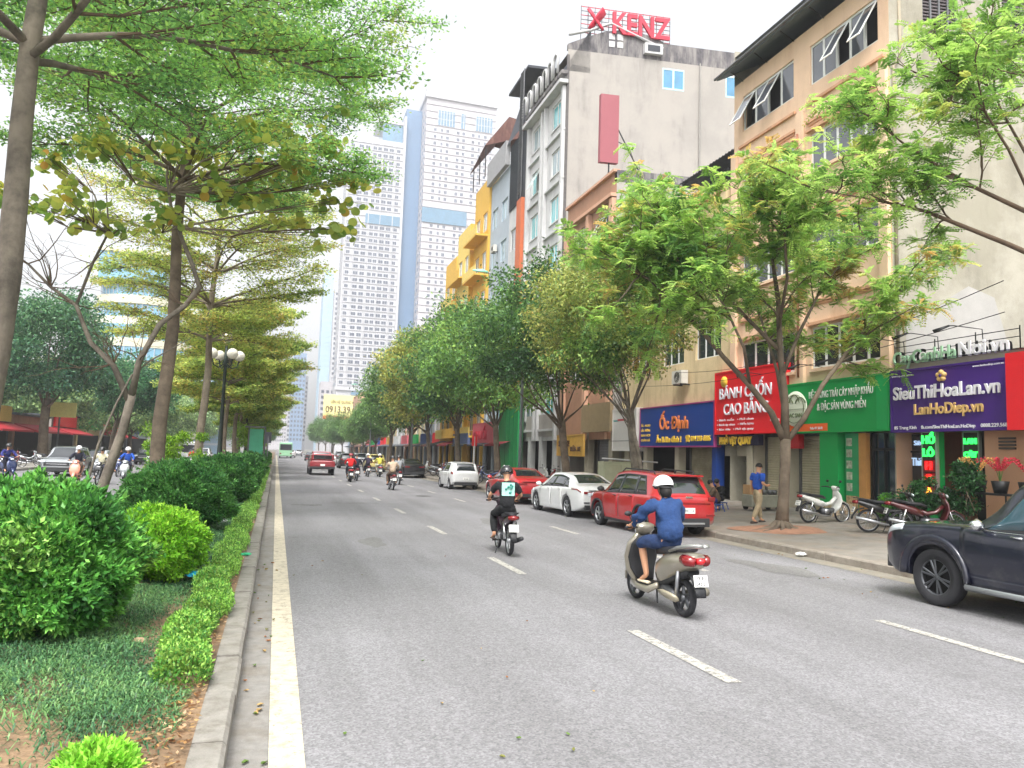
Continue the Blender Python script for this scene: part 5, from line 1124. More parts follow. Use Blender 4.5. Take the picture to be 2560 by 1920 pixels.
dense_tree((13.0, 25.8, .25), 'olive green leafy tree beside the white wall board', 7.4, 3.5, 2.7, 32000, pO, 3, .15, 3.6, .17, 80, KG, -1.0, 0, mBK1)
dense_tree((12.9, 25.0, .25), 'young bright green crown merging below the feathery tree', 5.9, 2.0, 1.2, 9000, pM, 31, .15, 3.0, .07, 26, KG, -1.6, 0, mBK1)
dense_tree((13.2, 33.5, .2), 'dark green rounded tree with forked trunk behind the white sedan', 7.8, 3.9, 3.6, 34000, pD, 5, .2, 3.4, .2, 70, KG, -.9, 0)
dense_tree((13.0, 44.5, .2), 'yellowing green tree behind the white hatchback', 7.7, 4.0, 3.7, 30000, pM, 6, .24, 3.6, .2, 90, KG, -.6, 0)
D4 = dense_tree((13.0, 55, .2), 'dark tree by the black parked car', 8.0, 4.6, 4.3, 32000, pD, 8, .27, 3.6, .22, 100, KG, -.5, 0)
D5 = dense_tree((12.8, 65, .2), 'golden green tree between two dark ones along the kerb', 7.9, 4.3, 4.1, 26000, pal(['#748540', '#939a48', '#aba652', '#82944a']), 9, .3, 3.6, .2, 90, KG, -.8, 0)
wds = ['first', 'second', 'third', 'fourth', 'fifth', 'sixth', 'seventh', 'eighth', 'ninth', 'tenth', 'eleventh']
for i, (x, y, s_) in enumerate([(13, 76, 1.05), (12.6, 88, 1.0), (12.8, 102, .75), (12.8, 118, .68), (13, 136, .65), (13, 158, .7), (13, 185, .75), (13, 215, .85), (13, 250, .9)]):
    c = copy_tree(D4); c.location = (x, y, .2); c.rotation_euler = (0, 0, 1.1+2.3*i); c.scale = (s_,)*3; c['label'] = 'dark kerb tree, %s one beyond the golden green tree' % wds[i]
# left side trees
LG_ = 'trees along the left pavement'
E1 = dense_tree((-18.2, 70, .15), 'big dark rounded tree above the silver car on the left', 9.4, 6.3, 4.4, 34000, pal(['#2f5444', '#3d654a', '#4c7650', '#5f8858']), 14, .3, 4.6, .38, 110, LG_, .0, 0, mBK2)
dense_tree((-15.8, 84, .15), 'lower dark tree leaning out right of the big dark one', 7.6, 4.6, 3.2, 18000, pal(['#365f48', '#467650', '#568858']), 15, .32, 4, .25, 70, LG_, 1.2, 0)
F1 = dense_tree((-17.5, 104, .15), 'soft mid green tree behind the scooters on the left', 6.4, 5.0, 4.0, 16000, pal(['#64825a', '#7c9862', '#92aa6c', '#708e5c']), 16, .4, 3.2, .25, 70, LG_)
for i, (x, y, s_) in enumerate([(-24, 92, 1.1), (-27, 72, 1.1), (-17, 122, 1.0), (-24, 118, 1.2), (-16.5, 142, 1.1), (-16.5, 165, 1.1), (-16.5, 190, 1.2), (-17, 220, 1.3), (-27, 56, 1.0), (-33, 64, 1.2), (-11.5, 240, 1.2)]):
    c = copy_tree(F1); c.location = (x, y, .15); c.rotation_euler = (0, 0, 2.1*i+.4); c.scale = (s_,)*3; c['label'] = 'soft green tree behind the left shops, %s of the mass' % wds[i]
dense_tree((-2.2, 66, .2), 'small fresh green tree low on the median near the green board', 2.8, 1.6, 1.3, 6000, pal(['#5d8a34', '#7fa53c', '#8fb040']), 41, .14, 1.6, .07, 24)
dense_tree((-3.4, 27, .2), 'young sapling with fresh lime leaves between the second and third trunks', 1.6, 1.0, 1.0, 4000, pal(['#5d8a34', '#7fa53c', '#9ac040']), 42, .1, 1.0, .05, 18)
for i, y in enumerate([160, 185, 215, 250]):
    c = copy_tree(D4); c.location = (-3, y, .2); c.scale = (.75, .75, .85); c.rotation_euler = (0, 0, i*1.3); c['label'] = 'far green median tree, %s beyond the tiered row' % wds[i]; c['group'] = 'far median trees'
# ------------------------------------------------- clipped bushes and ground cover
def bush(loc, label, R, Rz, n, palette, seed, leaf=.06, group='round bushes on the median', bias=.0, fill=.82, sk=(1, 1)):
    rng = np.random.default_rng(seed); random.seed(seed); root = thing('bush', label, 'bush', loc, 0, group); g = MB()
    for k in range(16):
        a = random.uniform(0, 6.28); q = Vector((R*.75*cos(a)*random.random(), R*.75*sin(a)*random.random(), Rz*random.uniform(.9, 1.6))); g.tube([(random.uniform(-.1, .1), random.uniform(-.1, .1), -.05), tuple(q*.5), tuple(q)], [.02, .014, .006], mTWIG, 5)
    g.build('stems', root, fixn=False)
    u = unit(rng.normal(0, 1, (n, 3))); az = np.arctan2(u[:, 1], u[:, 0]); lump = 1+.08*np.sin(az*4+u[:, 2]*4+seed)+.08*np.sin(az*3-u[:, 2]*7+seed*2)+.06*np.sin(az*9+u[:, 2]*13)+.04*np.sin(az*19-u[:, 2]*17)*np.cos(u[:, 2]*21)
    rad = (fill+(1-fill)*rng.uniform(0, 1, n)**.6)*lump; P = u*rad[:, None]*np.array([R*sk[0], R*sk[1], Rz]); P[:, 2] += Rz*.97; P = P[P[:, 2] > .02]
    m = len(P); s = rng.uniform(0, 1, m) < .5; P = np.concatenate([P, P[s]*np.array([1.0, 1.0, 1.0])+rng.normal(0, .02, (s.sum(), 3))]); U = unit(P-np.array([0, 0, Rz*.8]))
    V = leaf_quads(P, U*.7+np.array([0, 0, .35])+rng.normal(0, .55, P.shape), leaf, leaf*.48, rng, .8)
    k = 46; su = unit(rng.normal(0, 1, (k, 3))*np.array([1, 1, .6])+np.array([0, 0, .5])); sp = su*np.array([R*sk[0], R*sk[1], Rz])*.97+np.array([0, 0, Rz*.97]); t_ = rng.uniform(0, 1, (k, 9, 1)); Q = (sp[:, None, :]+su[:, None, :]*t_*.16*R+np.array([0, 0, 1.])*t_*.1*R).reshape(-1, 3); D2 = np.repeat(su, 9, 0)+rng.normal(0, .6, Q.shape); V = np.concatenate([V, leaf_quads(Q, D2, leaf, leaf*.48, rng, .8)]); P = np.concatenate([P, Q])
    quads_mesh('foliage', V, LMG, leaf_cols(P, palette, rng, .27, 3.0), root)
    # inner leaves, shade put into their darkened colours so that gaps read deep
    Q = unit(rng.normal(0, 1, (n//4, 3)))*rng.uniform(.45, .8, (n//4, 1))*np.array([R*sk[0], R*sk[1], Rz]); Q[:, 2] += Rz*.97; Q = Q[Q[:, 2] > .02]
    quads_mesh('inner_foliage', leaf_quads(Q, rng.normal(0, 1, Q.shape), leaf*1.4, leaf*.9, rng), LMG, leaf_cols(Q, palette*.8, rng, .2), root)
    return root
pB1 = pal(['#386a34', '#4c863e', '#62a04a', '#78b454', '#427838', '#90c05e', '#5a7c3c']); pB2 = pal(['#6ca634', '#88c03c', '#9ed046', '#7ab038']); pB3 = pal(['#3b6c3c', '#4e8444', '#669c50', '#467840'])
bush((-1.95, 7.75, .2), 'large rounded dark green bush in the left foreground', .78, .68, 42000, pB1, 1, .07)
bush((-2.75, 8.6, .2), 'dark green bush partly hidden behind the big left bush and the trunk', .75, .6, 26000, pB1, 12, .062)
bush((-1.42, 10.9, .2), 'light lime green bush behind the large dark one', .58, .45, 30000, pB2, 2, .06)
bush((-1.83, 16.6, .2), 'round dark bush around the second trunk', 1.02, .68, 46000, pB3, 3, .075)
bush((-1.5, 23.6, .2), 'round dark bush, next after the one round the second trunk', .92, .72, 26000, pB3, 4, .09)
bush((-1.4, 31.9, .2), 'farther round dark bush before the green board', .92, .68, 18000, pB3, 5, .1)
for i, y in enumerate([40, 49, 64, 76, 90]):
    bush((-1.4, y, .2), 'small looking round bush far along the median, %s past the fourth' % wds[i], .9, .66, 5000, pB3, 20+i, .16)
bush((-.8, 4.5, .14), 'small bright green clump in the bottom left corner by the kerb', .17, .11, 3600, pal(['#5d9a2c', '#7ab83c', '#94cc4c']), 8, .05, None)
def hedge_run():
    rng = np.random.default_rng(3); root = thing('low_hedge', 'low bright green hedge running along the median kerb', 'hedge', (-.65, 6, .2)); P = []; 
    y = 6.25
    while y < 60:
        r = .19+.05*random.random(); n = int(2400 if y < 10 else 1500 if y < 16 else 800 if y < 26 else 360); u = unit(rng.normal(0, 1, (n, 3))); q = u*(.75+.25*rng.uniform(0, 1, (n, 1)))*np.array([r, .27, .13+.06*random.random()]); q[:, 2] += .07; q += np.array([-.62+.05*sin(y*2.3), y, .2]); P.append(q[q[:, 2] > .2]); y += .3+.08*random.random()
        if 7.2 < y < 7.35: y += .2
    P = np.concatenate(P)-np.array(root.location); far_ = np.clip((P[:, 1:2]+6)/22, 1, 2.4)
    V = leaf_quads(P, rng.normal(0, .6, P.shape)+np.array([0, 0, .7]), .034*far_, .018*far_, rng, .8); quads_mesh('foliage', V, LMG, leaf_cols(P, pal(['#3f7430', '#5c9238', '#7aaa48', '#90ba58', '#4d8238', '#6c8c3c']), rng, .2, 4), root)
hedge_run()
def grass():
    rng = np.random.default_rng(6); n = 260000; y = 3.6+(rng.uniform(0, 1, n)**1.7)*26; x = rng.uniform(-4.6, -.5, n)
    cl = np.sin(x*5.3+y*2.1)+np.sin(y*4.1-x*3.7)+.6*np.sin(x*13+y*9); 
    bare = (y+.35*rng.normal(0, 1, n) < 5.15+.35*np.sin(x*3.1)+.25*np.sin(x*7.7)+.5*np.clip(x+1.3, 0, 1)) ; keep = ~bare | (rng.uniform(0, 1, n) < .02)
    keep &= ~((x > -.7+.04*np.sin(y*5)) & (y > 6.0)); keep &= rng.uniform(0, 1, n) < (.75+.25*(cl > -1.2)); x = x[keep]; y = y[keep]; cl = cl[keep]; n = len(x)
    z = .17+.05*np.sin(x*2.1+y*.7)*(x < -.7)+.1*np.exp(-((x+2.6)/1.4)**2); f = np.clip(y/9, 1, 2.6)[:, None]
    P = np.stack([x, y, z], 1); a = rng.uniform(0, 6.28, n); D = np.stack([np.cos(a)*.9, np.sin(a)*.9, rng.uniform(.5, 1.1, n)], 1); D = unit(D); L = .095*f*(1+.25*cl[:, None]*.4)*rng.uniform(.6, 1.3, (n, 1)); W = unit(np.cross(D, np.array([0, 0, 1.0])))*.0042*f
    M_ = P+D*L*.6; T_ = P+D*L+np.array([0, 0, -1.0])*L*.35; V = np.stack([P-W, M_-W*1.1, T_, M_+W*1.1], 1); 
    V2 = np.stack([P-W, P+W, M_+W, M_-W], 1); V3 = np.stack([M_-W, M_+W, T_, T_-W*.2], 1)
    col = leaf_cols(P, pal(['#35563e', '#446a46', '#567f52', '#70965c', '#3c6044', '#7f9868']), rng, .22, 2); o = quads_mesh('grass', np.concatenate([V2, V3]), LMG, np.concatenate([col, col])); tag(o, 'dark blue green tufted ground cover on the median', 'ground cover', kind='stuff')
grass()
def litter_leaves():
    """dry leaves heaped along the kerb and on the bare soil"""
    rng = np.random.default_rng(12); n = 1500; y = 3.8+rng.uniform(0, 1, n)**1.4*9; x = -.4-np.abs(rng.normal(0, .16, n)); m = rng.uniform(0, 1, n) < .35; x[m] = rng.uniform(-1.9, -.4, m.sum()); y[m] = rng.uniform(3.8, 6.1, m.sum())
    P = np.stack([x, y, np.full(n, .2)+rng.uniform(0, .02, n)], 1); a = rng.uniform(0, 6.28, n); D = np.stack([np.cos(a), np.sin(a), rng.uniform(-.1, .3, n)], 1)
    V = leaf_quads(P, D, .045, .02, rng, 2.0, .1); o = quads_mesh('leaf_litter', V, LM, leaf_cols(P, pal(['#8a6a44', '#a88456', '#6b4e34', '#b89a6c', '#c4a888']), rng, .2, 5)); tag(o, 'brown dry leaf litter on the bare soil beside the kerb', 'leaf litter', kind='stuff')
litter_leaves()
# ================================================================== vehicles
mTYRE = M('tyre', '#26262a', .85, var=.2, vs=8, bump=.2); mRIM = M('alloy', '#b4b6ba', .3, metal=.8, var=.05); mRIMD = M('dark_alloy', '#5b5d61', .35, metal=.7, var=.1); mWELL = M('wheel_well', '#0d0d0f', .9, var=.1)
mCARG = glassmat('car_glass', '#23282c', .05, .15, 1.5); mCARGB = glassmat('car_glass_blue', '#35525e', .05, .25, 1.2); mTRIM = M('black_plastic', '#2a2b2e', .6, var=.1); mCHR = M('chrome', '#d4d6d8', .15, metal=1, var=0)
mTL = M('tail_lens', '#7e1016', .2, var=.25, vs=14, coat=.5); mTLB = M('tail_lens_bright', '#c41a24', .2, var=.03, coat=.8); mHL = M('head_lens', '#cfd6dc', .12, var=.1, vs=9, coat=.8); mPLATE = M('plate_white', '#e8e8e4', .5, var=.03); mINK = M('plate_ink', '#33343a', .6)
def paint(name, c, met=0.0): return M('paint_'+name, c, .3, metal=met, var=.06, vs=2, coat=.9, grime=('#8a857c', 3.5, .5, .85, .22))
def interp(keys, x):
    """smooth (pchip-like) interpolation of [(x, y), ...]"""
    xs = [k[0] for k in keys]; ys = [k[1] for k in keys]
    if x <= xs[0]: return ys[0]
    if x >= xs[-1]: return ys[-1]
    i = max(j for j in range(len(xs)-1) if xs[j] <= x)
    def m(j):
        if j <= 0 or j >= len(xs)-1: return 0 if j <= 0 and False else (ys[min(j+1, len(ys)-1)]-ys[max(j-1, 0)])/(xs[min(j+1, len(xs)-1)]-xs[max(j-1, 0)])
        a = (ys[j]-ys[j-1])/(xs[j]-xs[j-1]); b = (ys[j+1]-ys[j])/(xs[j+1]-xs[j]); return 0 if a*b <= 0 else 2*a*b/(a+b)
    h = xs[i+1]-xs[i]; t = (x-xs[i])/h; return ys[i]*(2*t**3-3*t*t+1)+m(i)*h*(t**3-2*t*t+t)+ys[i+1]*(-2*t**3+3*t*t)+m(i+1)*h*(t**3-t*t)
class CarShape:
    """x forward, y left, z up, origin on the ground under the middle"""
    def __init__(s, L, W, belt, roof, bot, wid, tumble, r, axf, axr): s.L = L; s.W = W; s.belt = belt; s.roof = roof; s.bot = bot; s.wid = wid; s.tumble = tumble; s.r = r; s.axf = axf; s.axr = axr
    def ring(s, x):
        w = interp(s.wid, x)*s.W/2; zb = interp(s.belt, x); zr = max(interp(s.roof, x), zb+.035); z0 = interp(s.bot, x); gh = zr-zb; f = min(1, gh/.35); tw = w-interp(s.tumble, x)*f
        zm = z0+(zb-z0)*.5
        return [(0, z0), (w*.86, z0), (w*.965, z0+.07), (w, zm), (w*.985, zb-.09), (w*.95, zb-.01), (w*.9*(1-f)+(w*.93)*f, zb+.012), (tw*(.93*f+.86*(1-f)), zr-.075*f-.012), (tw*(.80), zr-.018), (tw*.4, zr-.003), (0, zr)]
    def S(s, x, v):
        """surface point; v from 0 (bottom centre) to 10 (roof centre), right side y>0"""
        P = s.ring(x); i = min(int(v), 9); t = v-i
        def c(j): j = max(0, min(10, j)); return P[j]
        p0, p1, p2, p3 = c(i-1), c(i), c(i+1), c(i+2)
        if i in (0, 5, 6): return tuple(p1[k]+(p2[k]-p1[k])*t for k in (0, 1))
        return tuple(.5*(2*p1[k]+(p2[k]-p0[k])*t+(2*p0[k]-5*p1[k]+4*p2[k]-p3[k])*t*t+(-p0[k]+3*p1[k]-3*p2[k]+p3[k])*t**3) for k in (0, 1))
    def N(s, x, v, sg):
        a = Vector((0.0,)+s.S(x, v+.02)); b = Vector((0.0,)+s.S(x, v-.02)); c_ = Vector((x+.02,)+s.S(x+.02, v)); d = Vector((x-.02,)+s.S(x-.02, v)); n = (c_-d).cross(a-b).normalized()
        if n.y < 0 and abs(n.y) > .01 or (abs(n.y) <= .01 and n.z < 0): n = -n
        if n.z < -.2 and v > 2: n = -n
        n.y *= sg; return n
    def body(s, mat):
        xs = []; h = s.L/2
        xs = [-h, -h+.03, -h+.08, -h+.16]+list(np.linspace(-h+.26, h-.3, 54))+[h-.2, h-.12, h-.05, h]
        vs_ = [0, 1, 1.5, 2, 2.5, 3, 3.5, 4, 4.5, 5, 5.5, 6, 7, 7.5, 8, 9, 10]
        V = []; n = len(vs_)*2-2
        for x in xs:
            r_ = [s.S(x, v) for v in vs_]; ring = [(x, y, z) for y, z in r_]+[(x, -y, z) for y, z in r_[-2:0:-1]]; V += ring
        F = [(i*n+j, (i+1)*n+j, (i+1)*n+(j+1) % n, i*n+(j+1) % n) for i in range(len(xs)-1) for j in range(n)]
        # domed ends
        for end, base in ((-1, 0), (1, (len(xs)-1)*n)):
            x = end*h; cz = sum(V[base+j][2] for j in range(n))/n; prev = base
            for k, (f, dx) in enumerate(((.93, .03), (.6, .045), (.2, .05))):
                b = len(V); V += [(x+end*dx, V[base+j][1]*f, cz+(V[base+j][2]-cz)*f) for j in range(n)]; F += [((prev+j, prev+(j+1) % n, b+(j+1) % n, b+j) if end > 0 else (prev+j, b+j, b+(j+1) % n, prev+(j+1) % n)) for j in range(n)]; prev = b
            F.append(tuple(prev+j for j in range(n)))
        g = MB(); g.add(V, F, mat, True); return g
    def patch(s, g, x0, x1, v0, v1, mat, off=.006, nx=8, nv=4, sides=(1, -1), thick=True, xf=None, tap=None):
        """panel lying on the body, standing off by 'off', with rim"""
        for sg in sides:
            P = []
            for j in range(nv+1):
                v = v0+(v1-v0)*j/nv
                a, b = (x0, x1) if tap is None else (x0+(tap[0]-x0)*j/nv, x1+(tap[1]-x1)*j/nv)
                for i in range(nx+1):
                    x = a+(b-a)*i/nx; y, z = s.S(x, v); nn = s.N(x, v, sg); P.append((x+nn.x*off, sg*y+nn.y*off, z+nn.z*off))
            F = [(j*(nx+1)+i, j*(nx+1)+i+1, (j+1)*(nx+1)+i+1, (j+1)*(nx+1)+i) for j in range(nv) for i in range(nx)]
            if thick:
                m = len(P); 
                for j in range(nv+1):
                    v = v0+(v1-v0)*j/nv; a, b = (x0, x1) if tap is None else (x0+(tap[0]-x0)*j/nv, x1+(tap[1]-x1)*j/nv)
                    for i in range(nx+1): x = a+(b-a)*i/nx; y, z = s.S(x, v); P.append((x, sg*y*.997, z))
                bd = [i for i in range(nx+1)]+[j*(nx+1)+nx for j in range(1, nv+1)]+[nv*(nx+1)+i for i in range(nx-1, -1, -1)]+[j*(nx+1) for j in range(nv-1, 0, -1)]
                F += [(bd[k], bd[(k+1) % len(bd)], m+bd[(k+1) % len(bd)], m+bd[k]) for k in range(len(bd))]
            g.add(P, F, mat, True)
        return g
    def top(s, g, x0, x1, v0, mat, off=.006, nx=6, w0=1.0, w1=1.0):
        """panel across the car over the ramp between two x (windscreen, rear window)"""
        P = []; vs_ = [v0, v0+.35*(10-v0), v0+.7*(10-v0), 10]
        for i in range(nx+1):
            x = x0+(x1-x0)*i/nx; row = [s.S(x, v) for v in vs_]; k = w0+(w1-w0)*i/nx
            full = [(-y*k, z) for y, z in row]+[(y*k, z) for y, z in row[-2::-1]]
            # surface normal on the ramp
            z1 = s.S(x+.03, 10)[1]; z2 = s.S(x-.03, 10)[1]; n = Vector((-(z1-z2)/.06, 0, 1)).normalized()
            P += [(x+n.x*off, y, z+n.z*off) for y, z in full]
        m = 7; F = [(i*m+j, i*m+j+1, (i+1)*m+j+1, (i+1)*m+j) for i in range(nx) for j in range(m-1)]; g.add(P, F, mat, True); return g
def wheel(parent, x, y, r, w, side, style='alloy', rimm=None, steer=0):
    W = thing('wheel', None, None, (x, y, r), steer); W.parent = parent; reg(parent, W)
    for k in ('label', 'category'): 
        if k in W: del W[k]
    g = MB(); h = w/2; g.lathe([(r*.62, -h*.85), (r*.9, -h), (r*.975, -h*.82), (r, -h*.5), (r, h*.5), (r*.975, h*.82), (r*.9, h), (r*.62, h*.85), (r*.62, -h*.85)], mTYRE, 32, axis='y'); g.build('tyre', W)
    g = MB(); rm = rimm or mRIM; o = side
    g.lathe([(r*.64, -h*.8), (r*.64, h*.8)], mRIMD, 28, axis='y'); g.lathe([(r*.66, o*h*.72), (r*.66, o*h*.86), (r*.6, o*h*.84), (r*.58, o*h*.6)], rm, 28, axis='y')
    g.lathe([(0, o*h*.1), (r*.58, o*h*.1)], mWELL, 20, axis='y'); g.lathe([(0, o*h*.75), (r*.1, o*h*.72), (r*.13, o*h*.5)], rm, 12, axis='y')
    n = 5 if style == 'alloy' else 6
    for k in range(n):
        a = 2*pi*k/n+.3
        if style == 'alloy': g.tube([(r*.08*cos(a), o*h*.6, r*.08*sin(a)), (r*.6*cos(a), o*h*.7, r*.6*sin(a))], [r*.085, r*.12], rm, 5, rz=[.012, .014], lat=(-sin(a), 0, cos(a)))
        else:
            for d in (-.14, .14): g.tube([(r*.08*cos(a+d), o*h*.62, r*.08*sin(a+d)), (r*.6*cos(a+d), o*h*.72, r*.6*sin(a+d))], [r*.035, r*.045], rm, 5, rz=[.012, .014], lat=(-sin(a), 0, cos(a)))
    g.build('rim', W); return W
def make_car(name, label, cat, shape, pm, spec, loc, rz, group=None, label_wheels=None):
    s = shape; R = thing(name, label, cat, loc, rz, group); b = s.body(pm).build('body', R)
    # cut the wheel arches
    cut = MB()
    for ax in (s.axf, s.axr):
        for sg in (1, -1):
            n = 28; rr = s.r+.055; y0, y1 = sg*(s.W/2-.3), sg*(s.W/2+.2); vs = [(ax+rr*cos(2*pi*i/n), y, s.r+rr*sin(2*pi*i/n)) for y in (y0, y1) for i in range(n)]
            cut.add(vs, [tuple(range(n)), tuple(range(n, 2*n))[::-1]]+[(i, n+i, n+(i+1) % n, (i+1) % n) for i in range(n)], mWELL)
    co = cut.build('cut'); co.parent = R; md = b.modifiers.new('b', 'BOOLEAN'); md.operation = 'DIFFERENCE'; md.object = co; md.solver = 'EXACT'
    bpy.context.view_layer.update(); dg = bpy.context.evaluated_depsgraph_get(); me = bpy.data.meshes.new_from_object(b.evaluated_get(dg)); b.modifiers.clear(); b.data = me; bpy.data.objects.remove(co)
    # glass, lights, doors
    for (x0, x1, v0, v1, tap) in spec['side']:
        for sg in (1, -1): g = MB(); s.patch(g, x0, x1, v0, v1, spec.get('glass', mCARG), .004, 10, 4, (sg,), tap=tap); g.build('side_window', R)
    for sg in (1, -1):
        a_ = spec['side'][-1]; f_ = spec['side'][0]; g = MB(); s.patch(g, a_[0]-.04, f_[1]+.05, 6.02, 6.99, mTRIM, .0015, 16, 4, (sg,), thick=False, tap=(a_[4][0]-.04, f_[4][1]+.05)); g.build('window_surround', R)
    g = MB(); s.top(g, *spec['ws'], 7.15, mCARG, w0=.94, w1=.94); g.build('windscreen', R)
    g = MB(); s.top(g, *spec['bl'], 7.15, mCARG, w0=.9, w1=.9); g.build('rear_window', R)
    for (x0, x1) in spec['doors']:
        for sg in (1, -1):
            g = MB(); s.patch(g, x0, x1, 2.1, 5.2, pm, .007, 10, 8, (sg,)); d = g.build('door', R)
            g = MB(); y, z = s.S(x0+.16, 4.45); g.tube([(x0+.08, sg*(y+.035), z), (x0+.24, sg*(y+.035), z+.005)], .016, spec.get('handle', pm), 6, rz=[.012]*2); g.build('door_handle', d)
    if spec.get('clad'):
        for sg in (1, -1): g = MB(); s.patch(g, s.axr+s.r+.06, s.axf-s.r-.06, 1.1, 2.1, mTRIM, .012, 10, 3, (sg,)); g.build('sill_cladding', R)
        for ax in (s.axf, s.axr):
            for sg in (1, -1):
                g = MB(); pts = []
                for a in np.linspace(-.12, pi+.12, 19):
                    x = ax+(s.r+.085)*cos(a); z = s.r+(s.r+.085)*sin(a); lo, hi = 1.2, 5.0
                    for _ in range(16):
                        mid = (lo+hi)/2
                        if s.S(x, mid)[1] < z: lo = mid
                        else: hi = mid
                    pts.append((x, sg*(s.S(x, lo)[0]+.0), z))
                g.tube(pts, .045, spec.get('cladm', mTRIM), 6, rz=[.03]*19, lat=(0, 0, 1) if False else None); g.build('wheel_arch_trim', R)
    for ax, st in ((s.axf, spec.get('steer', 0)), (s.axr, 0)):
        for sg in (1, -1): wheel(R, ax, sg*(s.W/2-.125), s.r, .21, sg, spec.get('style', 'alloy'), spec.get('rim'), st)
    h = s.L/2
    for (x0, x1, v0, v1, m_, nm) in spec.get('lamps', []):
        for sg in (1, -1): g = MB(); s.patch(g, x0, x1, v0, v1, m_, .012, 8, 4, (sg,)); g.build(nm, R)
    for (dx, y0, y1, z0, z1, m_, nm) in spec.get('rear', []):        # pieces on the rear face; mirrored when y0>0
        for sg in ((1, -1) if y0 > 0 else (1,)): g = MB(); a, b_ = sorted((sg*y0, sg*y1)); g.bbox(-h-dx-.03, -h-dx+.05, a, b_, z0, z1, m_, .01); g.build(nm, R)
    for (dx, y0, y1, z0, z1, m_, nm) in spec.get('front', []):
        for sg in ((1, -1) if y0 > 0 else (1,)): g = MB(); a, b_ = sorted((sg*y0, sg*y1)); g.bbox(h+dx-.05, h+dx+.03, a, b_, z0, z1, m_, .01); g.build(nm, R)
    mx, mz_ = spec['mirror']
    for sg in (1, -1):
        g = MB(); y = s.S(mx, 6)[0]; g.tube([(mx, sg*y, mz_), (mx-.02, sg*(y+.09), mz_+.02)], .02, mTRIM, 6); g.tube([(mx-.02, sg*(y+.06), mz_+.05), (mx-.02, sg*(y+.13), mz_+.06), (mx-.03, sg*(y+.24), mz_+.05)], [.05, .085, .05], spec.get('mirm', pm), 10, rz=[.04, .06, .04], power=3); g.build('wing_mirror', R)
    if spec.get('plate'):
        px, pz0, txt = spec['plate']; g = MB(); g.box(-h-px-.012, -h-px, -.165, .165, pz0, pz0+.14, mPLATE); pl = g.build('number_plate', R)
        if txt: text(txt, mINK, pl, Vector((-h-px-.014, .13, pz0+.03)), width=.26, size=.1, rot=Matrix(((0, 0, -1), (-1, 0, 0), (0, 1, 0))), ext=.002)
    if 'extra' in spec: spec['extra'](R, s)
    return R
# -- compact SUV
sSUV = CarShape(4.35, 1.8, [(-2.17, .95), (-1.9, 1.02), (-.5, .99), (.9, .96), (1.3, .97), (1.9, .9), (2.17, .72)], [(-2.17, 1.05), (-2.0, 1.28), (-1.72, 1.54), (-1.2, 1.62), (-.2, 1.645), (.45, 1.58), (1.25, .99), (2.17, .74)],
    [(-2.17, .42), (-1.95, .3), (-1.5, .22), (1.5, .22), (1.95, .26), (2.17, .36)], [(-2.17, .86), (-2.05, .94), (-1.7, 1), (1.3, 1), (1.9, .95), (2.17, .78)], [(-2.1, .16), (0, .2), (1, .16)], .335, 1.32, -1.29)
def suv_extra(R, s):
    g = MB()
    for sg in (1, -1): g.tube([(-1.5, sg*.58, 1.57), (-1.45, sg*.6, 1.66), (.1, sg*.6, 1.69), (.35, sg*.57, 1.6)], .02, mTRIM, 6)
    g.build('roof_rail', R)
    g = MB(); g.bbox(-1.95, -1.62, -.6, .6, 1.53, 1.58, pRED, .02); g.build('roof_spoiler', R)
    g = MB(); g.tube([(-1.5, 0, 1.62), (-1.6, 0, 1.7)], [.03, .01], mTRIM, 6); g.build('aerial', R)
pRED = paint('red', '#a8101c'); pREDS = paint('sedan_red', '#b02028'); pWHT = paint('white', '#d2d3d3'); pNAVY = paint('dark_navy', '#16192b', .2); pSIL = paint('silver', '#a9adb0', .6); pBLKP = paint('black', '#15171d', .2); pMAR = paint('maroon', '#8e2c33'); pYEL = paint('yellow', '#cfc078')
suv = make_car('parked_car', 'red compact SUV with roof rails and dark cladding parked behind the white sedan', 'car', sSUV, pRED,
    dict(side=[(.08, .92, 6.08, 6.95, (-.02, .42)), (-.86, .02, 6.08, 6.95, (-.86, -.08)), (-1.5, -.95, 6.1, 6.9, (-1.2, -.93))], ws=(1.18, .5), bl=(-2.12, -1.74), doors=[(.05, 1.0), (-.9, .02)], clad=True, handle=mTRIM, mirror=(.95, 1.02), mirm=mTRIM,
    lamps=[(-2.14, -1.8, 4.1, 5.15, mTL, 'tail_lamp'), (1.75, 2.1, 3.9, 5.0, mHL, 'headlamp')], rear=[(.02, .56, .76, .93, 1.04, mTL, 'rear_lamp'), (.03, -.1, .1, 1.0, 1.05, mCHR, 'badge'), (.025, -.62, .62, .84, .9, mTL, 'light_bar'), (.03, -.6, .6, .28, .5, mTRIM, 'bumper_cladding'), (.05, -.45, .45, .34, .39, mRIM, 'skid_plate'), (.035, .5, .75, .56, .6, mTL, 'reflector')], front=[(.035, -.62, .62, .58, .78, mTRIM, 'grille'), (.03, -.7, .7, .3, .5, mTRIM, 'lower_intake'), (.045, -.5, .5, .66, .69, mCHR, 'grille_bar'), (.0, .55, .82, .76, .88, mHL, 'front_lamp')], plate=(.05, .62, '30G 214'), extra=suv_extra), (10.02, 19.2, 0), pi/2+.02)
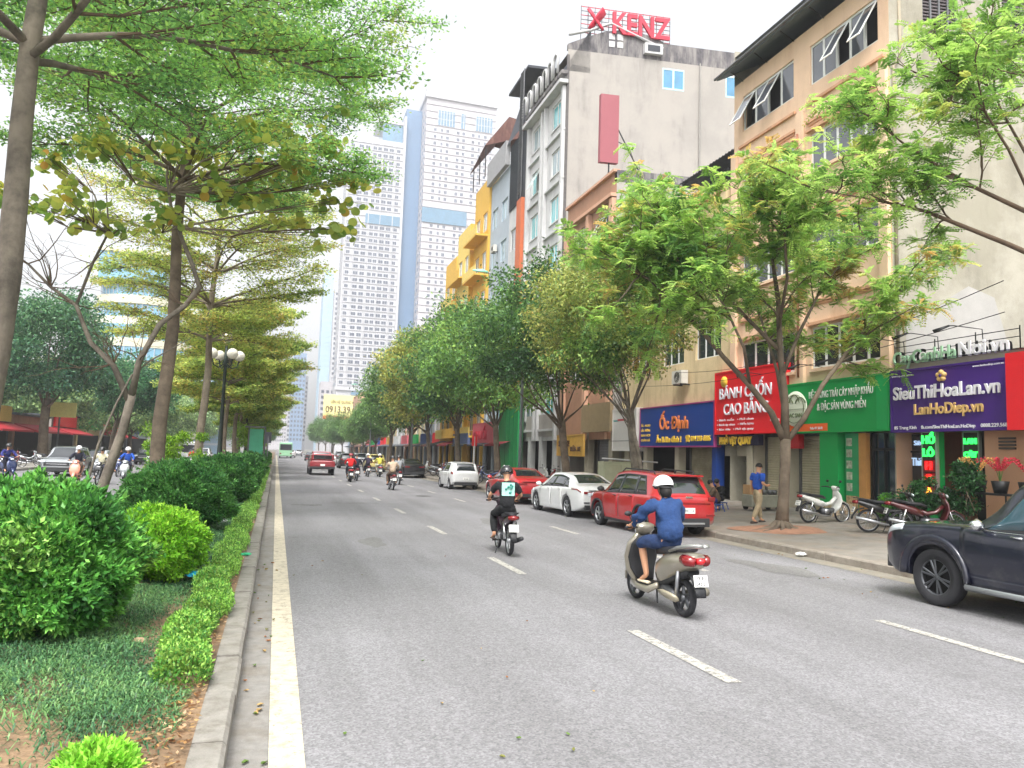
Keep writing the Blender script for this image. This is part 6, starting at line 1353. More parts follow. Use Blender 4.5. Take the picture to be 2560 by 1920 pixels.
# -- saloons
sSED = CarShape(4.75, 1.82, [(-2.37, .86), (-2.1, .95), (-.6, .93), (.9, .88), (1.3, .86), (2.0, .74), (2.37, .6)], [(-2.37, .9), (-2.15, 1.04), (-1.75, 1.1), (-.95, 1.37), (-.3, 1.44), (.25, 1.42), (1.3, .93), (2.37, .63)],
    [(-2.37, .36), (-2.1, .26), (-1.5, .19), (1.5, .18), (2.1, .2), (2.37, .3)], [(-2.37, .86), (-2.25, .93), (-1.7, .99), (1.3, 1), (2.0, .93), (2.37, .72)], [(-2.3, .1), (-1.2, .22), (0, .24), (1, .16)], .34, 1.42, -1.38)
sedspec = dict(side=[(.02, .95, 6.08, 6.95, (-.1, .2)), (-.95, -.04, 6.08, 6.95, (-.85, -.12)), (-1.4, -1.02, 6.1, 6.85, (-1.02, -.9))], ws=(1.18, .25), bl=(-1.68, -.98), doors=[(.0, .98), (-.95, -.03)], mirror=(.9, .93),
    lamps=[(-2.32, -1.75, 4.35, 4.95, mTL, 'tail_lamp'), (1.7, 2.25, 3.9, 4.9, mHL, 'headlamp')], rear=[(.04, -.3, .3, .2, .26, mRIM, 'exhaust_trim'), (.03, -.7, .7, .3, .44, mTRIM, 'bumper_diffuser'), (.04, -.55, .55, .905, .915, mTRIM, 'boot_gap'), (.03, .35, .72, .79, .87, mTL, 'inner_tail_lamp'), (.035, .52, .72, .5, .54, mTRIM, 'reflector')])
make_car('parked_car', 'white saloon car parked between the red saloon and the red SUV', 'car', sSED, pWHT, dict(sedspec), (10.02, 24.6, 0), pi/2+.03)
make_car('parked_car', 'red saloon car parked in front of the white saloon, white plate on its boot', 'car', sSED, pREDS, dict(sedspec, plate=(.03, .68, '29A 85')), (9.95, 30.9, 0), pi/2-.0)
# -- hatchback
sHAT = CarShape(3.65, 1.63, [(-1.82, .9), (-1.6, .95), (.5, .93), (.95, .93), (1.5, .84), (1.82, .66)], [(-1.82, .98), (-1.72, 1.2), (-1.5, 1.42), (-.6, 1.5), (.1, 1.47), (.95, .97), (1.82, .7)],
    [(-1.82, .38), (-1.6, .26), (-1.2, .2), (1.2, .2), (1.6, .24), (1.82, .34)], [(-1.82, .88), (-1.7, .95), (-1.3, 1), (1.0, 1), (1.5, .95), (1.82, .78)], [(-1.8, .12), (0, .17), (1, .14)], .29, 1.18, -1.2)
hat = make_car('parked_car', 'small white hatchback parked ahead of the red saloon', 'car', sHAT, pWHT, dict(side=[(.0, .7, 6.08, 6.95, (-.05, .15)), (-.85, -.05, 6.08, 6.95, (-.85, -.12))], ws=(.88, .15), bl=(-1.8, -1.53), doors=[(-.05, .85), (-.9, -.08)], mirror=(.7, .95),
    lamps=[(-1.8, -1.55, 4.0, 5.6, mTL, 'tail_lamp'), (1.35, 1.75, 4.0, 5.0, mHL, 'headlamp')], rear=[(.03, -.62, .62, .28, .42, mTRIM, 'bumper_lower')], plate=(.05, .52, '30E')), (9.85, 41.5, 0), pi/2+.0)
# -- large SUV at the right edge
sBIG = CarShape(4.75, 1.85, [(-2.37, 1.08), (-1.9, 1.16), (.5, 1.13), (1.0, 1.16), (1.9, 1.12), (2.28, 1.05), (2.37, .98)], [(-2.37, 1.25), (-2.2, 1.66), (-1.8, 1.84), (-.6, 1.88), (.1, 1.84), (.92, 1.22), (1.9, 1.17), (2.28, 1.09), (2.37, 1.01)],
    [(-2.37, .5), (-2.1, .4), (-1.5, .36), (1.5, .36), (2.1, .38), (2.37, .48)], [(-2.37, .9), (-2.2, .96), (-1.7, 1), (1.5, 1), (2.1, .98), (2.37, .87)], [(-2.2, .12), (0, .17), (1, .14)], .405, 1.42, -1.33)
def big_extra(R, s):
    for sg in (1, -1):
        g = MB(); g.tube([(.9, sg*.82, .38), (.85, sg*.98, .36), (-.8, sg*.98, .36), (-.85, sg*.82, .38)], .045, pSIL, 8, rz=[.03]*4); g.build('side_step', R)
        g = MB(); s.patch(g, -2.2, .98, 5.55, 6.0, mCHR, .01, 14, 2, (sg,)); g.build('belt_trim', R)
        g = MB(); pts = [];
        for a in np.linspace(-.05, pi+.05, 21): pts.append((s.axf+.53*cos(a), sg*(s.W/2*.985), s.r+.02+.53*sin(a)))
        g.tube(pts, .07, pNAVY, 8, rz=[.045]*21); g.build('flared_arch', R)
make_car('parked_car', 'dark navy large SUV cut off by the right edge of the photo', 'car', sBIG, pNAVY, dict(side=[(.0, .66, 6.08, 6.95, (-.05, .06)), (-.95, -.06, 6.08, 6.95, (-.95, -.12)), (-1.9, -1.03, 6.1, 6.9, (-1.8, -1.03))], ws=(.85, .18), bl=(-2.3, -2.1), doors=[(-.02, .98), (-1.0, -.06)], clad=False, handle=mCHR, mirror=(.66, 1.16), mirm=mCHR, glass=mCARGB, style='twin', rim=mRIMD,
    lamps=[(1.98, 2.34, 4.0, 5.2, mHL, 'headlamp')], front=[(.035, -.5, .5, .78, 1.0, mCHR, 'grille'), (.03, -.75, .75, .42, .6, mTRIM, 'bumper_grille')], extra=big_extra), (10.02, 7.22, 0), pi/2+.015)
# -- pickup seen from behind
sPIK = CarShape(5.2, 1.88, [(-2.6, 1.02), (-.75, 1.05), (.8, 1.05), (1.2, 1.08), (2.1, 1.0), (2.6, .8)], [(-2.6, 1.1), (-1.05, 1.12), (-.7, 1.68), (.1, 1.8), (.5, 1.76), (1.3, 1.13), (2.6, .84)],
    [(-2.6, .55), (-2.3, .5), (-1.5, .42), (1.8, .4), (2.6, .5)], [(-2.6, .97), (-2.3, 1), (1.6, 1), (2.2, .96), (2.6, .82)], [(-2.5, .05), (-.6, .17), (0, .18), (1, .14)], .39, 1.65, -1.5)
def pik_extra(R, s):
    g = MB(); g.bbox(-2.55, -.85, -.82, .82, 1.1, 1.58, pMAR, .08); g.build('bed_cover', R)
    g = MB(); g.box(-2.565, -2.551, -.66, .66, 1.2, 1.5, mCARG); g.build('rear_window', R)
make_car('pickup_truck', 'maroon pickup truck driving away in the left lane', 'pickup truck', sPIK, pMAR, dict(side=[(.1, .9, 6.08, 6.95, (0, .4)), (-.7, .03, 6.08, 6.95, (-.6, -.05))], ws=(1.2, .55), bl=(-1.02, -.72), doors=[(.05, 1.0), (-.75, .0)], mirror=(.95, 1.1),
    lamps=[(-2.58, -2.4, 3.6, 5.2, mTL, 'tail_lamp')], rear=[(.04, -.9, .9, .48, .66, mTRIM, 'rear_bumper'), (.035, -.68, .68, .74, 1.02, pMAR, 'tailgate')], plate=(.06, .7, None), extra=pik_extra), (3.35, 60.3, 0), pi/2)
# -- others made from the same bodies
def car_copy(src, loc, rz, label, pname, group=None, cat='car'):
    c = copy_tree(src, mats={'paint_red': pname, 'paint_white': pname, 'paint_sedan_red': pname}); c.location = loc; c.rotation_euler = (0, 0, rz); c['label'] = label
    if group: c['group'] = group
    elif 'group' in c: del c['group']
    c['category'] = cat; return c
sed0 = [o for o in bpy.data.objects if o.get('label', '').startswith('white saloon')][0]
car_copy(sed0, (9.9, 58.2, 0), pi/2, 'black saloon car parked beyond the white hatchback', pBLKP)
car_copy(suv, (8.9, 72, 0), pi/2, 'pale yellow car behind the rider in yellow', pYEL)
car_copy(suv, (-11.35, 48.7, 0), -pi/2, 'silver SUV facing the camera on the opposite carriageway', pSIL)
car_copy(sed0, (-11.2, 55.5, 0), -pi/2, 'pale saloon partly hidden behind the silver SUV', paint('pale', '#b9bdc2', .3))
car_copy(suv, (-9.0, 68, 0), -pi/2, 'white car behind the leaning tree on the opposite carriageway', pWHT)
FG = 'distant cars far down the street'
for i, (x, y, m_, lb) in enumerate([(7.2, 82, pBLKP, 'dark far car in the middle lane'), (6.2, 96, pWHT, 'white far car ahead of the dark one'), (9.6, 92, pSIL, 'grey far car parked by the thin street light'), (5.4, 128, pBLKP, 'black far car near the vanishing point'), (3.0, 165, pWHT, 'tiny white far car in the left lane'), (7.0, 150, pWHT, 'tiny white far car in the right lane'), (5.2, 190, pSIL, 'tiny silver far car, farthest of all'), (9.8, 110, pWHT, 'white far car parked beyond the grey one'), (9.8, 124, pBLKP, 'dark far car parked at the end of the row')]): car_copy(sed0 if i % 2 else suv, (x, y, 0), pi/2, lb, m_, FG)
for i, (x, y, m_, lb) in enumerate([(-8.2, 96, pWHT, 'white oncoming car far on the left'), (-11.5, 78, pBLKP, 'dark car parked on the far side behind the white one'), (-11.6, 104, pSIL, 'silver oncoming car far on the left')]): car_copy(suv, (x, y, 0), -pi/2, lb, m_, 'cars on the opposite carriageway')
# -- van and bus
def box_vehicle(name, label, cat, loc, rz, L, W, H, pm, bus=False):
    R = thing(name, label, cat, loc, rz); g = MB(); g.bbox(-L/2, L/2, -W/2, W/2, .35, H, pm, .14); g.build('body', R)
    for sx in (1, -1): g = MB(); g.bbox(sx*L/2-.02, sx*L/2+.02, -W/2+.15, W/2-.15, H*.5, H-.35, mCARG, .01); g.build('windscreen' if sx > 0 else 'rear_window', R)
    for sg in (1, -1):
        n = 6 if bus else 3
        for k in range(n): g = MB(); w_ = (L-.8)/n; a = -L/2+.4+k*w_; g.box(a+.05, a+w_-.05, sg*W/2-.02, sg*W/2+.02, H*.52, H-.4, mCARG); g.build('side_window', R)
    g = MB(); g.bbox(L/2-.05, L/2+.06, -W/2+.05, W/2-.05, .35, .65, mTRIM, .03); g.build('bumper', R)
    for sg in (1, -1):
        for sx, m_ in ((1, mHL), (-1, mTL)): g = MB(); a, b = sorted((sg*(W/2-.4), sg*(W/2-.12))); g.box(sx*L/2-.03, sx*L/2+.03, a, b, .75, 1.0, m_); g.build('headlamp' if sx > 0 else 'tail_lamp', R)
        for x in (L*.32, -L*.3): wheel(R, x, sg*(W/2-.14), .36, .22, sg)
    return R
box_vehicle('van', 'white van with its nose towards the camera on the opposite carriageway', 'van', (-8.9, 90, 0), -pi/2, 4.9, 1.9, 2.3, pWHT)
box_vehicle('city_bus', 'green and white city bus far ahead by the median', 'bus', (1.75, 155, 0), pi/2, 9, 2.4, 3.0, paint('bus_green', '#8fbf9a'), True)
# ================================================================== motorbikes (x forward)
def spoked(parent, x, r, tw=.05, rimc=None, nm='wheel', disc=False):
    W = thing(nm, None, None, (x, 0, r), 0); W.parent = parent; reg(parent, W)
    g = MB(); g.lathe([(r-tw*1.3, -tw*.5), (r-tw*.6, -tw*.95), (r-.01, -tw*.6), (r, 0), (r-.01, tw*.6), (r-tw*.6, tw*.95), (r-tw*1.3, tw*.5), (r-tw*1.3, -tw*.5)], mTYRE, 28, axis='y'); g.build('tyre', W)
    g = MB(); rm = rimc or mRIM; R_m = r-tw*1.25; g.lathe([(R_m+.008, -tw*.55), (R_m-.012, -tw*.4), (R_m-.012, tw*.4), (R_m+.008, tw*.55)], rm, 28, axis='y'); g.lathe([(0, -.06), (.05, -.055), (.055, 0), (.05, .055), (0, .06)], rm, 12, axis='y')
    if disc:
        for k in range(5): a = 2*pi*k/5; g.tube([(.04*cos(a), 0, .04*sin(a)), (R_m*cos(a+.15), 0, R_m*sin(a+.15))], [.028, .018], rm, 5)
    else:
        for k in range(18): a = 2*pi*k/18; b = a+.35*(1 if k % 2 else -1); g.tube([(.05*cos(a), .03*(1 if k % 2 else -1), .05*sin(a)), (R_m*cos(b), 0, R_m*sin(b))], .003, rm, 3)
    g.build('rim', W); return W
def plate2(R, x, z, lines, sy=.19, sz=.14, tilt=.25):
    g = MB(); g.tube([(x, -sy/2, z), (x, sy/2, z)], .001, mPLATE, 3); g = MB(); d = Vector((sin(tilt), 0, cos(tilt)))
    c = Vector((x, 0, z)); n = Vector((-cos(tilt), 0, sin(tilt))); v = [c+Vector((0, a*sy/2, 0))+d*b*sz/2+n*k for k in (-.004, .004) for a, b in ((-1, -1), (1, -1), (1, 1), (-1, 1))]
    g.add(v, [(0, 1, 2, 3), (7, 6, 5, 4), (0, 4, 5, 1), (1, 5, 6, 2), (2, 6, 7, 3), (3, 7, 4, 0)], mPLATE); pl = g.build('number_plate', R)
    rot = Matrix(((0, d.x, n.x), (-1, 0, 0), (0, d.z, n.z)))
    for i, t in enumerate(lines): text(t, mINK, pl, c+n*.006+Vector((0, sy*.36, 0))+d*(sz*(.08 if i == 0 else -.38)), width=sy*.72, size=sz*.42, rot=rot, ext=.001, bold=.001)
def scooter(label, loc, rz, body, group=None, lean=0, accent=None, low=False):
    R = thing('scooter', label, 'scooter', loc, rz, group); mB = body; mK = mTRIM; mS = M('bike_seat', '#24242a', .55, var=.1, vs=6)
    spoked(R, .62, .235, .045, mRIMD, disc=True); spoked(R, -.62, .235, .055, mRIMD, disc=True)
    g = MB(); g.tube([(.62, 0, .49), (.72, 0, .46), (.84, 0, .36), (.88, 0, .24)], [.06, .075, .07, .045], mB, 10, rz=[.03, .035, .03, .02], lat=(0, 1, 0)); g.tube([(.62, 0, .49), (.5, 0, .45), (.4, 0, .36)], [.06, .06, .05], mB, 10, rz=[.03, .03, .02], lat=(0, 1, 0)); g.build('front_mudguard', R)
    g = MB()
    for s_ in (1, -1): g.tube([(.62, .075*s_, .235), (.54, .07*s_, .52)], .018, mRIM, 6)
    g.tube([(.56, 0, .5), (.42, 0, .98)], .028, mK, 8); g.build('fork', R)
    # leg shield: wide curved shell, painted in front, black inside
    g = MB(); g.tube([(.46, 0, .26), (.58, 0, .42), (.56, 0, .6), (.5, 0, .78), (.44, 0, .93)], [.13, .19, .235, .22, .12], mB, 16, rz=[.05, .07, .06, .055, .04], lat=(0, 1, 0), power=2.6); g.build('leg_shield', R)
    g = MB(); g.tube([(.36, 0, .3), (.46, 0, .45), (.46, 0, .6), (.42, 0, .78), (.37, 0, .9)], [.12, .19, .225, .2, .11], mK, 16, rz=[.03, .04, .035, .03, .03], lat=(0, 1, 0), power=2.6); g.build('inner_shield', R)
    g = MB(); g.tube([(.5, 0, .24), (.3, 0, .27), (.0, 0, .27), (-.2, 0, .3)], [.13, .17, .17, .15], mK, 14, rz=[.035, .03, .03, .04], lat=(0, 1, 0), power=4); g.build('footboard', R)
    g = MB()
    for s_ in (1, -1): g.tube([(.52, .12*s_, .25), (.28, .165*s_, .235), (0, .17*s_, .235), (-.22, .15*s_, .33)], [.045, .045, .05, .04], mB, 8, rz=[.035]*4, lat=(0, 0, 1))
    g.build('floor_trim', R)
    # rear body
    g = MB(); g.tube([(-.12, 0, .4), (-.22, 0, .5), (-.42, 0, .6), (-.65, 0, .68), (-.86, 0, .72), (-.95, 0, .73)], [.11, .175, .205, .205, .165, .11], mB, 18, rz=[.14, .18, .18, .14, .1, .07], lat=(0, 1, 0), power=2.5); g.build('rear_body', R)
    g = MB(); g.tube([(-.16, .0, .32), (-.3, 0, .4), (-.6, 0, .5), (-.8, 0, .58)], [.12, .14, .13, .1], mK, 12, rz=[.05, .07, .06, .04], lat=(0, 1, 0), power=3); g.build('under_cover', R)
    g = MB()
    for s_ in (1, -1): g.tube([(-.24, .165*s_, .5), (-.5, .185*s_, .56), (-.7, .18*s_, .64), (-.82, .15*s_, .68)], [.01, .012, .012, .006], mCHR, 5)
    g.build('side_moulding', R)
    g = MB(); g.tube([(-.02, 0, .72), (-.12, 0, .765), (-.4, 0, .79), (-.62, 0, .83), (-.78, 0, .85)], [.07, .125, .15, .14, .09], mS, 14, rz=[.03, .05, .055, .05, .03], lat=(0, 1, 0), power=2.8); g.build('seat', R)
    g = MB(); rr = accent or mCHR
    for s_ in (1, -1): g.tube([(-.5, .15*s_, .8), (-.72, .16*s_, .87), (-.93, .13*s_, .91), (-1.02, .05*s_, .915), (-1.02, 0, .915)], [.02, .026, .03, .03, .028], rr, 8, rz=[.015, .018, .02, .02, .02])
    g.build('grab_rail', R)
    for s_ in (1, -1):
        g = MB(); g.tube([(-.78, .125*s_, .735), (-.88, .125*s_, .73), (-.975, .075*s_, .72)], [.06, .07, .05], mTL, 10, rz=[.06, .075, .055]); g.build('tail_lamp', R)
    g = MB(); g.tube([(-.96, -.05, .73), (-.985, 0, .73), (-.96, .05, .73)], [.04, .045, .04], mTLB, 8); g.build('brake_lamp', R)
    g = MB(); g.tube([(-.72, 0, .6), (-.88, 0, .52), (-.98, 0, .38), (-1.0, 0, .3)], [.075, .08, .08, .07], mK, 10, rz=[.03, .02, .015, .012], lat=(0, 1, 0)); g.build('rear_mudguard', R)
    plate2(R, -.985, .5, ['29-E1', '543.21'])
    g = MB(); g.tube([(-.1, .02, .3), (-.35, .06, .27), (-.6, .1, .24)], [.09, .1, .07], M('engine_metal', '#55565a', .5, metal=.5, var=.2), 10, rz=[.08, .08, .06]); g.build('engine', R)
    g = MB(); g.tube([(-.25, -.12, .22), (-.4, -.15, .23), (-.6, -.16, .28), (-.85, -.17, .34)], [.025, .06, .065, .05], M('muffler', '#8c8678', .4, metal=.5, var=.15), 12); g.build('muffler', R)
    g = MB(); g.tube([(-.25, .12, .24), (-.42, .15, .25), (-.6, .15, .24), (-.68, .14, .24)], [.06, .085, .08, .04], M('belt_case', '#b7ae98', .4, metal=.4, var=.1), 12, rz=[.02, .035, .035, .02]); g.build('belt_case', R)
    g = MB(); g.tube([(-.62, .12, .26), (-.68, .13, .6)], .025, mRIM, 6); g.build('shock_absorber', R)
    # handlebar, headlight, mirrors
    g = MB(); g.tube([(.46, 0, .92), (.42, 0, 1.0), (.36, 0, 1.04)], [.1, .15, .12], mB, 14, rz=[.07, .085, .05], lat=(0, 1, 0)); g.build('handlebar_cover', R)
    g = MB(); g.tube([(.53, 0, .95), (.56, 0, .97)], [.09, .07], mHL, 12, rz=[.055, .04], lat=(0, 1, 0)); g.build('headlight', R)
    for s_ in (1, -1):
        g = MB(); g.tube([(.39, .13*s_, 1.01), (.33, .24*s_, 1.03), (.27, .37*s_, 1.02)], [.014, .016, .018], mTRIM, 8); g.build('handle_grip', R)
        g = MB(); g.tube([(.37, .2*s_, 1.03), (.38, .26*s_, 1.17)], .006, mTRIM, 5); g.tube([(.37, .26*s_, 1.2), (.38, .28*s_, 1.2)], [.05, .05], mTRIM, 10, rz=[.035, .035], lat=(0, 1, 0)) if False else g.tube([(.385, .28*s_, 1.2), (.37, .28*s_, 1.2)], [.055, .055], mTRIM, 12, rz=[.035, .035], lat=(0, 1, 0)); g.build('mirror', R)
    g = MB(); g.tube([(-.1, .09, .25), (-.2, .14, .1)], .012, mTRIM, 5); g.build('side_stand', R)
    return R
def underbone(label, loc, rz, body, group=None, shield=None, dark=None, stand=False, steer=0, seatm=None):
    R = thing('motorbike', label, 'motorbike', loc, rz, group); mB = body; mK = mTRIM; mS = seatm or M('bike_seat', '#24242a', .55, var=.1, vs=6); me_ = M('engine_metal', '#55565a', .5, metal=.5, var=.2)
    spoked(R, .62, .29, .036); spoked(R, -.6, .29, .042)
    g = MB(); g.tube([(.42, 0, .55), (.62, 0, .62), (.8, 0, .54), (.9, 0, .38)], [.045, .05, .05, .04], shield or mB, 10, rz=[.015, .02, .018, .012], lat=(0, 1, 0)); g.build('front_mudguard', R)
    g = MB()
    for s_ in (1, -1): g.tube([(.62, .065*s_, .29), (.5, .06*s_, .62)], .017, mRIM, 6)
    g.tube([(.5, 0, .62), (.36, 0, .98)], .026, mK, 8); g.build('fork', R)
    g = MB(); g.tube([(.28, 0, .3), (.4, 0, .45), (.46, 0, .62), (.44, 0, .78), (.38, 0, .92)], [.1, .17, .19, .17, .09], shield or mB, 16, rz=[.03, .04, .04, .04, .04], lat=(0, 1, 0), power=2.4); g.build('leg_shield', R)
    g = MB(); g.tube([(.38, 0, .72), (.2, 0, .56), (.0, 0, .52), (-.16, 0, .58)], [.06, .065, .07, .08], mB, 10, rz=[.05, .05, .055, .06], lat=(0, 1, 0)); g.build('spine_cover', R)
    g = MB(); g.tube([(-.1, 0, .5), (-.3, 0, .58), (-.55, 0, .66), (-.8, 0, .74), (-.92, 0, .77)], [.09, .12, .125, .1, .06], mB, 14, rz=[.08, .1, .085, .06, .03], lat=(0, 1, 0), power=2.5); g.build('rear_body', R)
    g = MB(); g.tube([(-.02, 0, .7), (-.15, 0, .745), (-.4, 0, .765), (-.65, 0, .8), (-.82, 0, .81)], [.06, .11, .13, .12, .07], mS, 12, rz=[.03, .045, .045, .04, .025], lat=(0, 1, 0), power=2.8); g.build('seat', R)
    g = MB()
    for s_ in (1, -1): g.tube([(-.5, .12*s_, .78), (-.75, .13*s_, .84), (-.93, .08*s_, .85), (-.95, 0, .85)], .012, mK, 6)
    g.build('grab_rail', R)
    g = MB(); g.tube([(-.88, -.09, .75), (-.94, 0, .75), (-.88, .09, .75)], [.04, .05, .04], mTL, 10); g.build('tail_lamp', R)
    g = MB(); g.tube([(-.7, 0, .6), (-.86, 0, .56), (-.98, 0, .4), (-1.0, 0, .32)], [.06, .065, .065, .06], mK, 10, rz=[.02, .018, .012, .01], lat=(0, 1, 0)); g.build('rear_mudguard', R)
    plate2(R, -.96, .56, ['30-F7', '218.71'], tilt=.35)
    g = MB(); g.tube([(.3, 0, .36), (.12, 0, .33), (-.15, 0, .33)], [.07, .1, .11], me_, 10, rz=[.06, .09, .1]); g.tube([(-.02, -.12, .33), (-.02, .12, .33)], .075, mRIM, 12); g.build('engine', R)
    g = MB(); g.tube([(.22, -.06, .3), (.1, -.12, .2), (-.25, -.14, .22), (-.5, -.15, .28), (-.95, -.16, .37)], [.015, .018, .03, .045, .042], mRIM if not dark else mTRIM, 10); g.build('exhaust', R)
    g = MB(); g.tube([(-.6, .09, .29), (-.1, .08, .33)], [.035, .045], mK, 8, rz=[.01, .01]); g.build('chain_case', R)
    for s_ in (1, -1): g = MB(); g.tube([(-.6, .1*s_, .32), (-.52, .11*s_, .62)], [.028, .022], mCHR, 8); g.build('shock_absorber', R)
    g = MB(); g.tube([(.38, 0, .92), (.36, 0, 1.0), (.3, 0, 1.02)], [.09, .12, .08], mB, 12, rz=[.06, .07, .04], lat=(0, 1, 0)); g.build('handlebar_cover', R)
    g = MB(); g.tube([(.46, 0, .96), (.49, 0, .97)], [.075, .055], mHL, 12, rz=[.055, .04], lat=(0, 1, 0)); g.build('headlight', R)
    for s_ in (1, -1):
        g = MB(); g.tube([(.33, .1*s_, 1.0), (.26, .22*s_, 1.03), (.2, .35*s_, 1.02)], [.013, .016, .017], mTRIM, 8); g.build('handle_grip', R)
        g = MB(); g.tube([(.3, .18*s_, 1.02), (.33, .24*s_, 1.17)], .006, mTRIM, 5); g.tube([(.335, .25*s_, 1.19), (.32, .25*s_, 1.19)], [.05, .05], mTRIM, 12, rz=[.035, .035], lat=(0, 1, 0)); g.build('mirror', R)
    g = MB()
    for s_ in (1, -1): g.tube([(-.02, .1*s_, .24), (-.02, .24*s_, .24)], .016, mTRIM, 6)
    g.build('foot_peg', R)
    g = MB(); g.tube([(-.1, .1, .24), (-.18, .2, .0)], .01, mTRIM, 5); g.build('side_stand', R)
    return R
# ================================================================== people
mSK = M('skin', '#c79474', .55, var=.08, vs=9); mHAIR = M('hair', '#17130f', .6, var=.2, vs=30)
def cloth(name, c): return M('cloth_'+name, c, .92, var=.3, vs=11, bump=.9, bs=16, stain=(c, 5, .5, .7, .3))
def skin_mesh(name, nodes, edges, root, mat, parent, sub=2, wob=0.0, wf=14, extra=None):
    """continuous surface grown round a jointed skeleton"""
    names = list(nodes); idx = {n: i for i, n in enumerate(names)}
    me = bpy.data.meshes.new(name); me.from_pydata([nodes[n][0] for n in names], [(idx[a], idx[b]) for a, b in edges], [])
    o = bpy.data.objects.new(name, me); COL.objects.link(o); md = o.modifiers.new('s', 'SKIN'); md.use_smooth_shade = True; md.branch_smoothing = .6
    if not me.skin_vertices: 
        bm = bmesh.new(); bm.from_mesh(me); bm.verts.layers.skin.verify(); bm.to_mesh(me); bm.free()
    for n in names:
        r = nodes[n][1]; r = (r, r) if not hasattr(r, '__len__') else r; sv = me.skin_vertices[0].data[idx[n]]; sv.radius = r; sv.use_root = (n == root)
    sb = o.modifiers.new('u', 'SUBSURF'); sb.levels = sub; sb.render_levels = sub
    bpy.context.view_layer.update(); dg = bpy.context.evaluated_depsgraph_get(); m2 = bpy.data.meshes.new_from_object(o.evaluated_get(dg)); bpy.data.objects.remove(o)
    m2.materials.clear(); m2.materials.append(mat); m2.polygons.foreach_set('material_index', [0]*len(m2.polygons)); m2.polygons.foreach_set('use_smooth', [True]*len(m2.polygons))
    if wob:
        n = len(m2.vertices); co = np.zeros(n*3); m2.vertices.foreach_get('co', co); co = co.reshape(-1, 3); nn = np.zeros(n*3); m2.vertices.foreach_get('normal', nn); nn = nn.reshape(-1, 3)
        f = np.sin(co[:, 2]*wf*1.6+np.sin(co[:, 0]*wf)*1.4+co[:, 1]*wf*.5)+.7*np.sin(co[:, 2]*wf*2.9-co[:, 1]*wf*1.3+1)+.5*np.sin((co[:, 0]+co[:, 1])*wf*3.1)
        co += nn*f[:, None]*wob; m2.vertices.foreach_set('co', co.ravel()); m2.update()
    if extra:
        bm = bmesh.new(); bm.from_mesh(m2); t = bpy.data.meshes.new('t'); t.from_pydata(extra.v, [], extra.f)
        for k, mm in enumerate(extra.mats):
            if mm.name not in [x.name for x in m2.materials]: m2.materials.append(mm)
        mi = [[x.name for x in m2.materials].index(extra.mats[i].name) for i in extra.m]; t.polygons.foreach_set('material_index', mi); t.polygons.foreach_set('use_smooth', [True]*len(mi)); bm.from_mesh(t); bm.to_mesh(m2); bm.free()
    m2.name = name; return link(name, m2, parent)
def V3(a, b, t): return tuple(a[i]+(b[i]-a[i])*t for i in range(3))
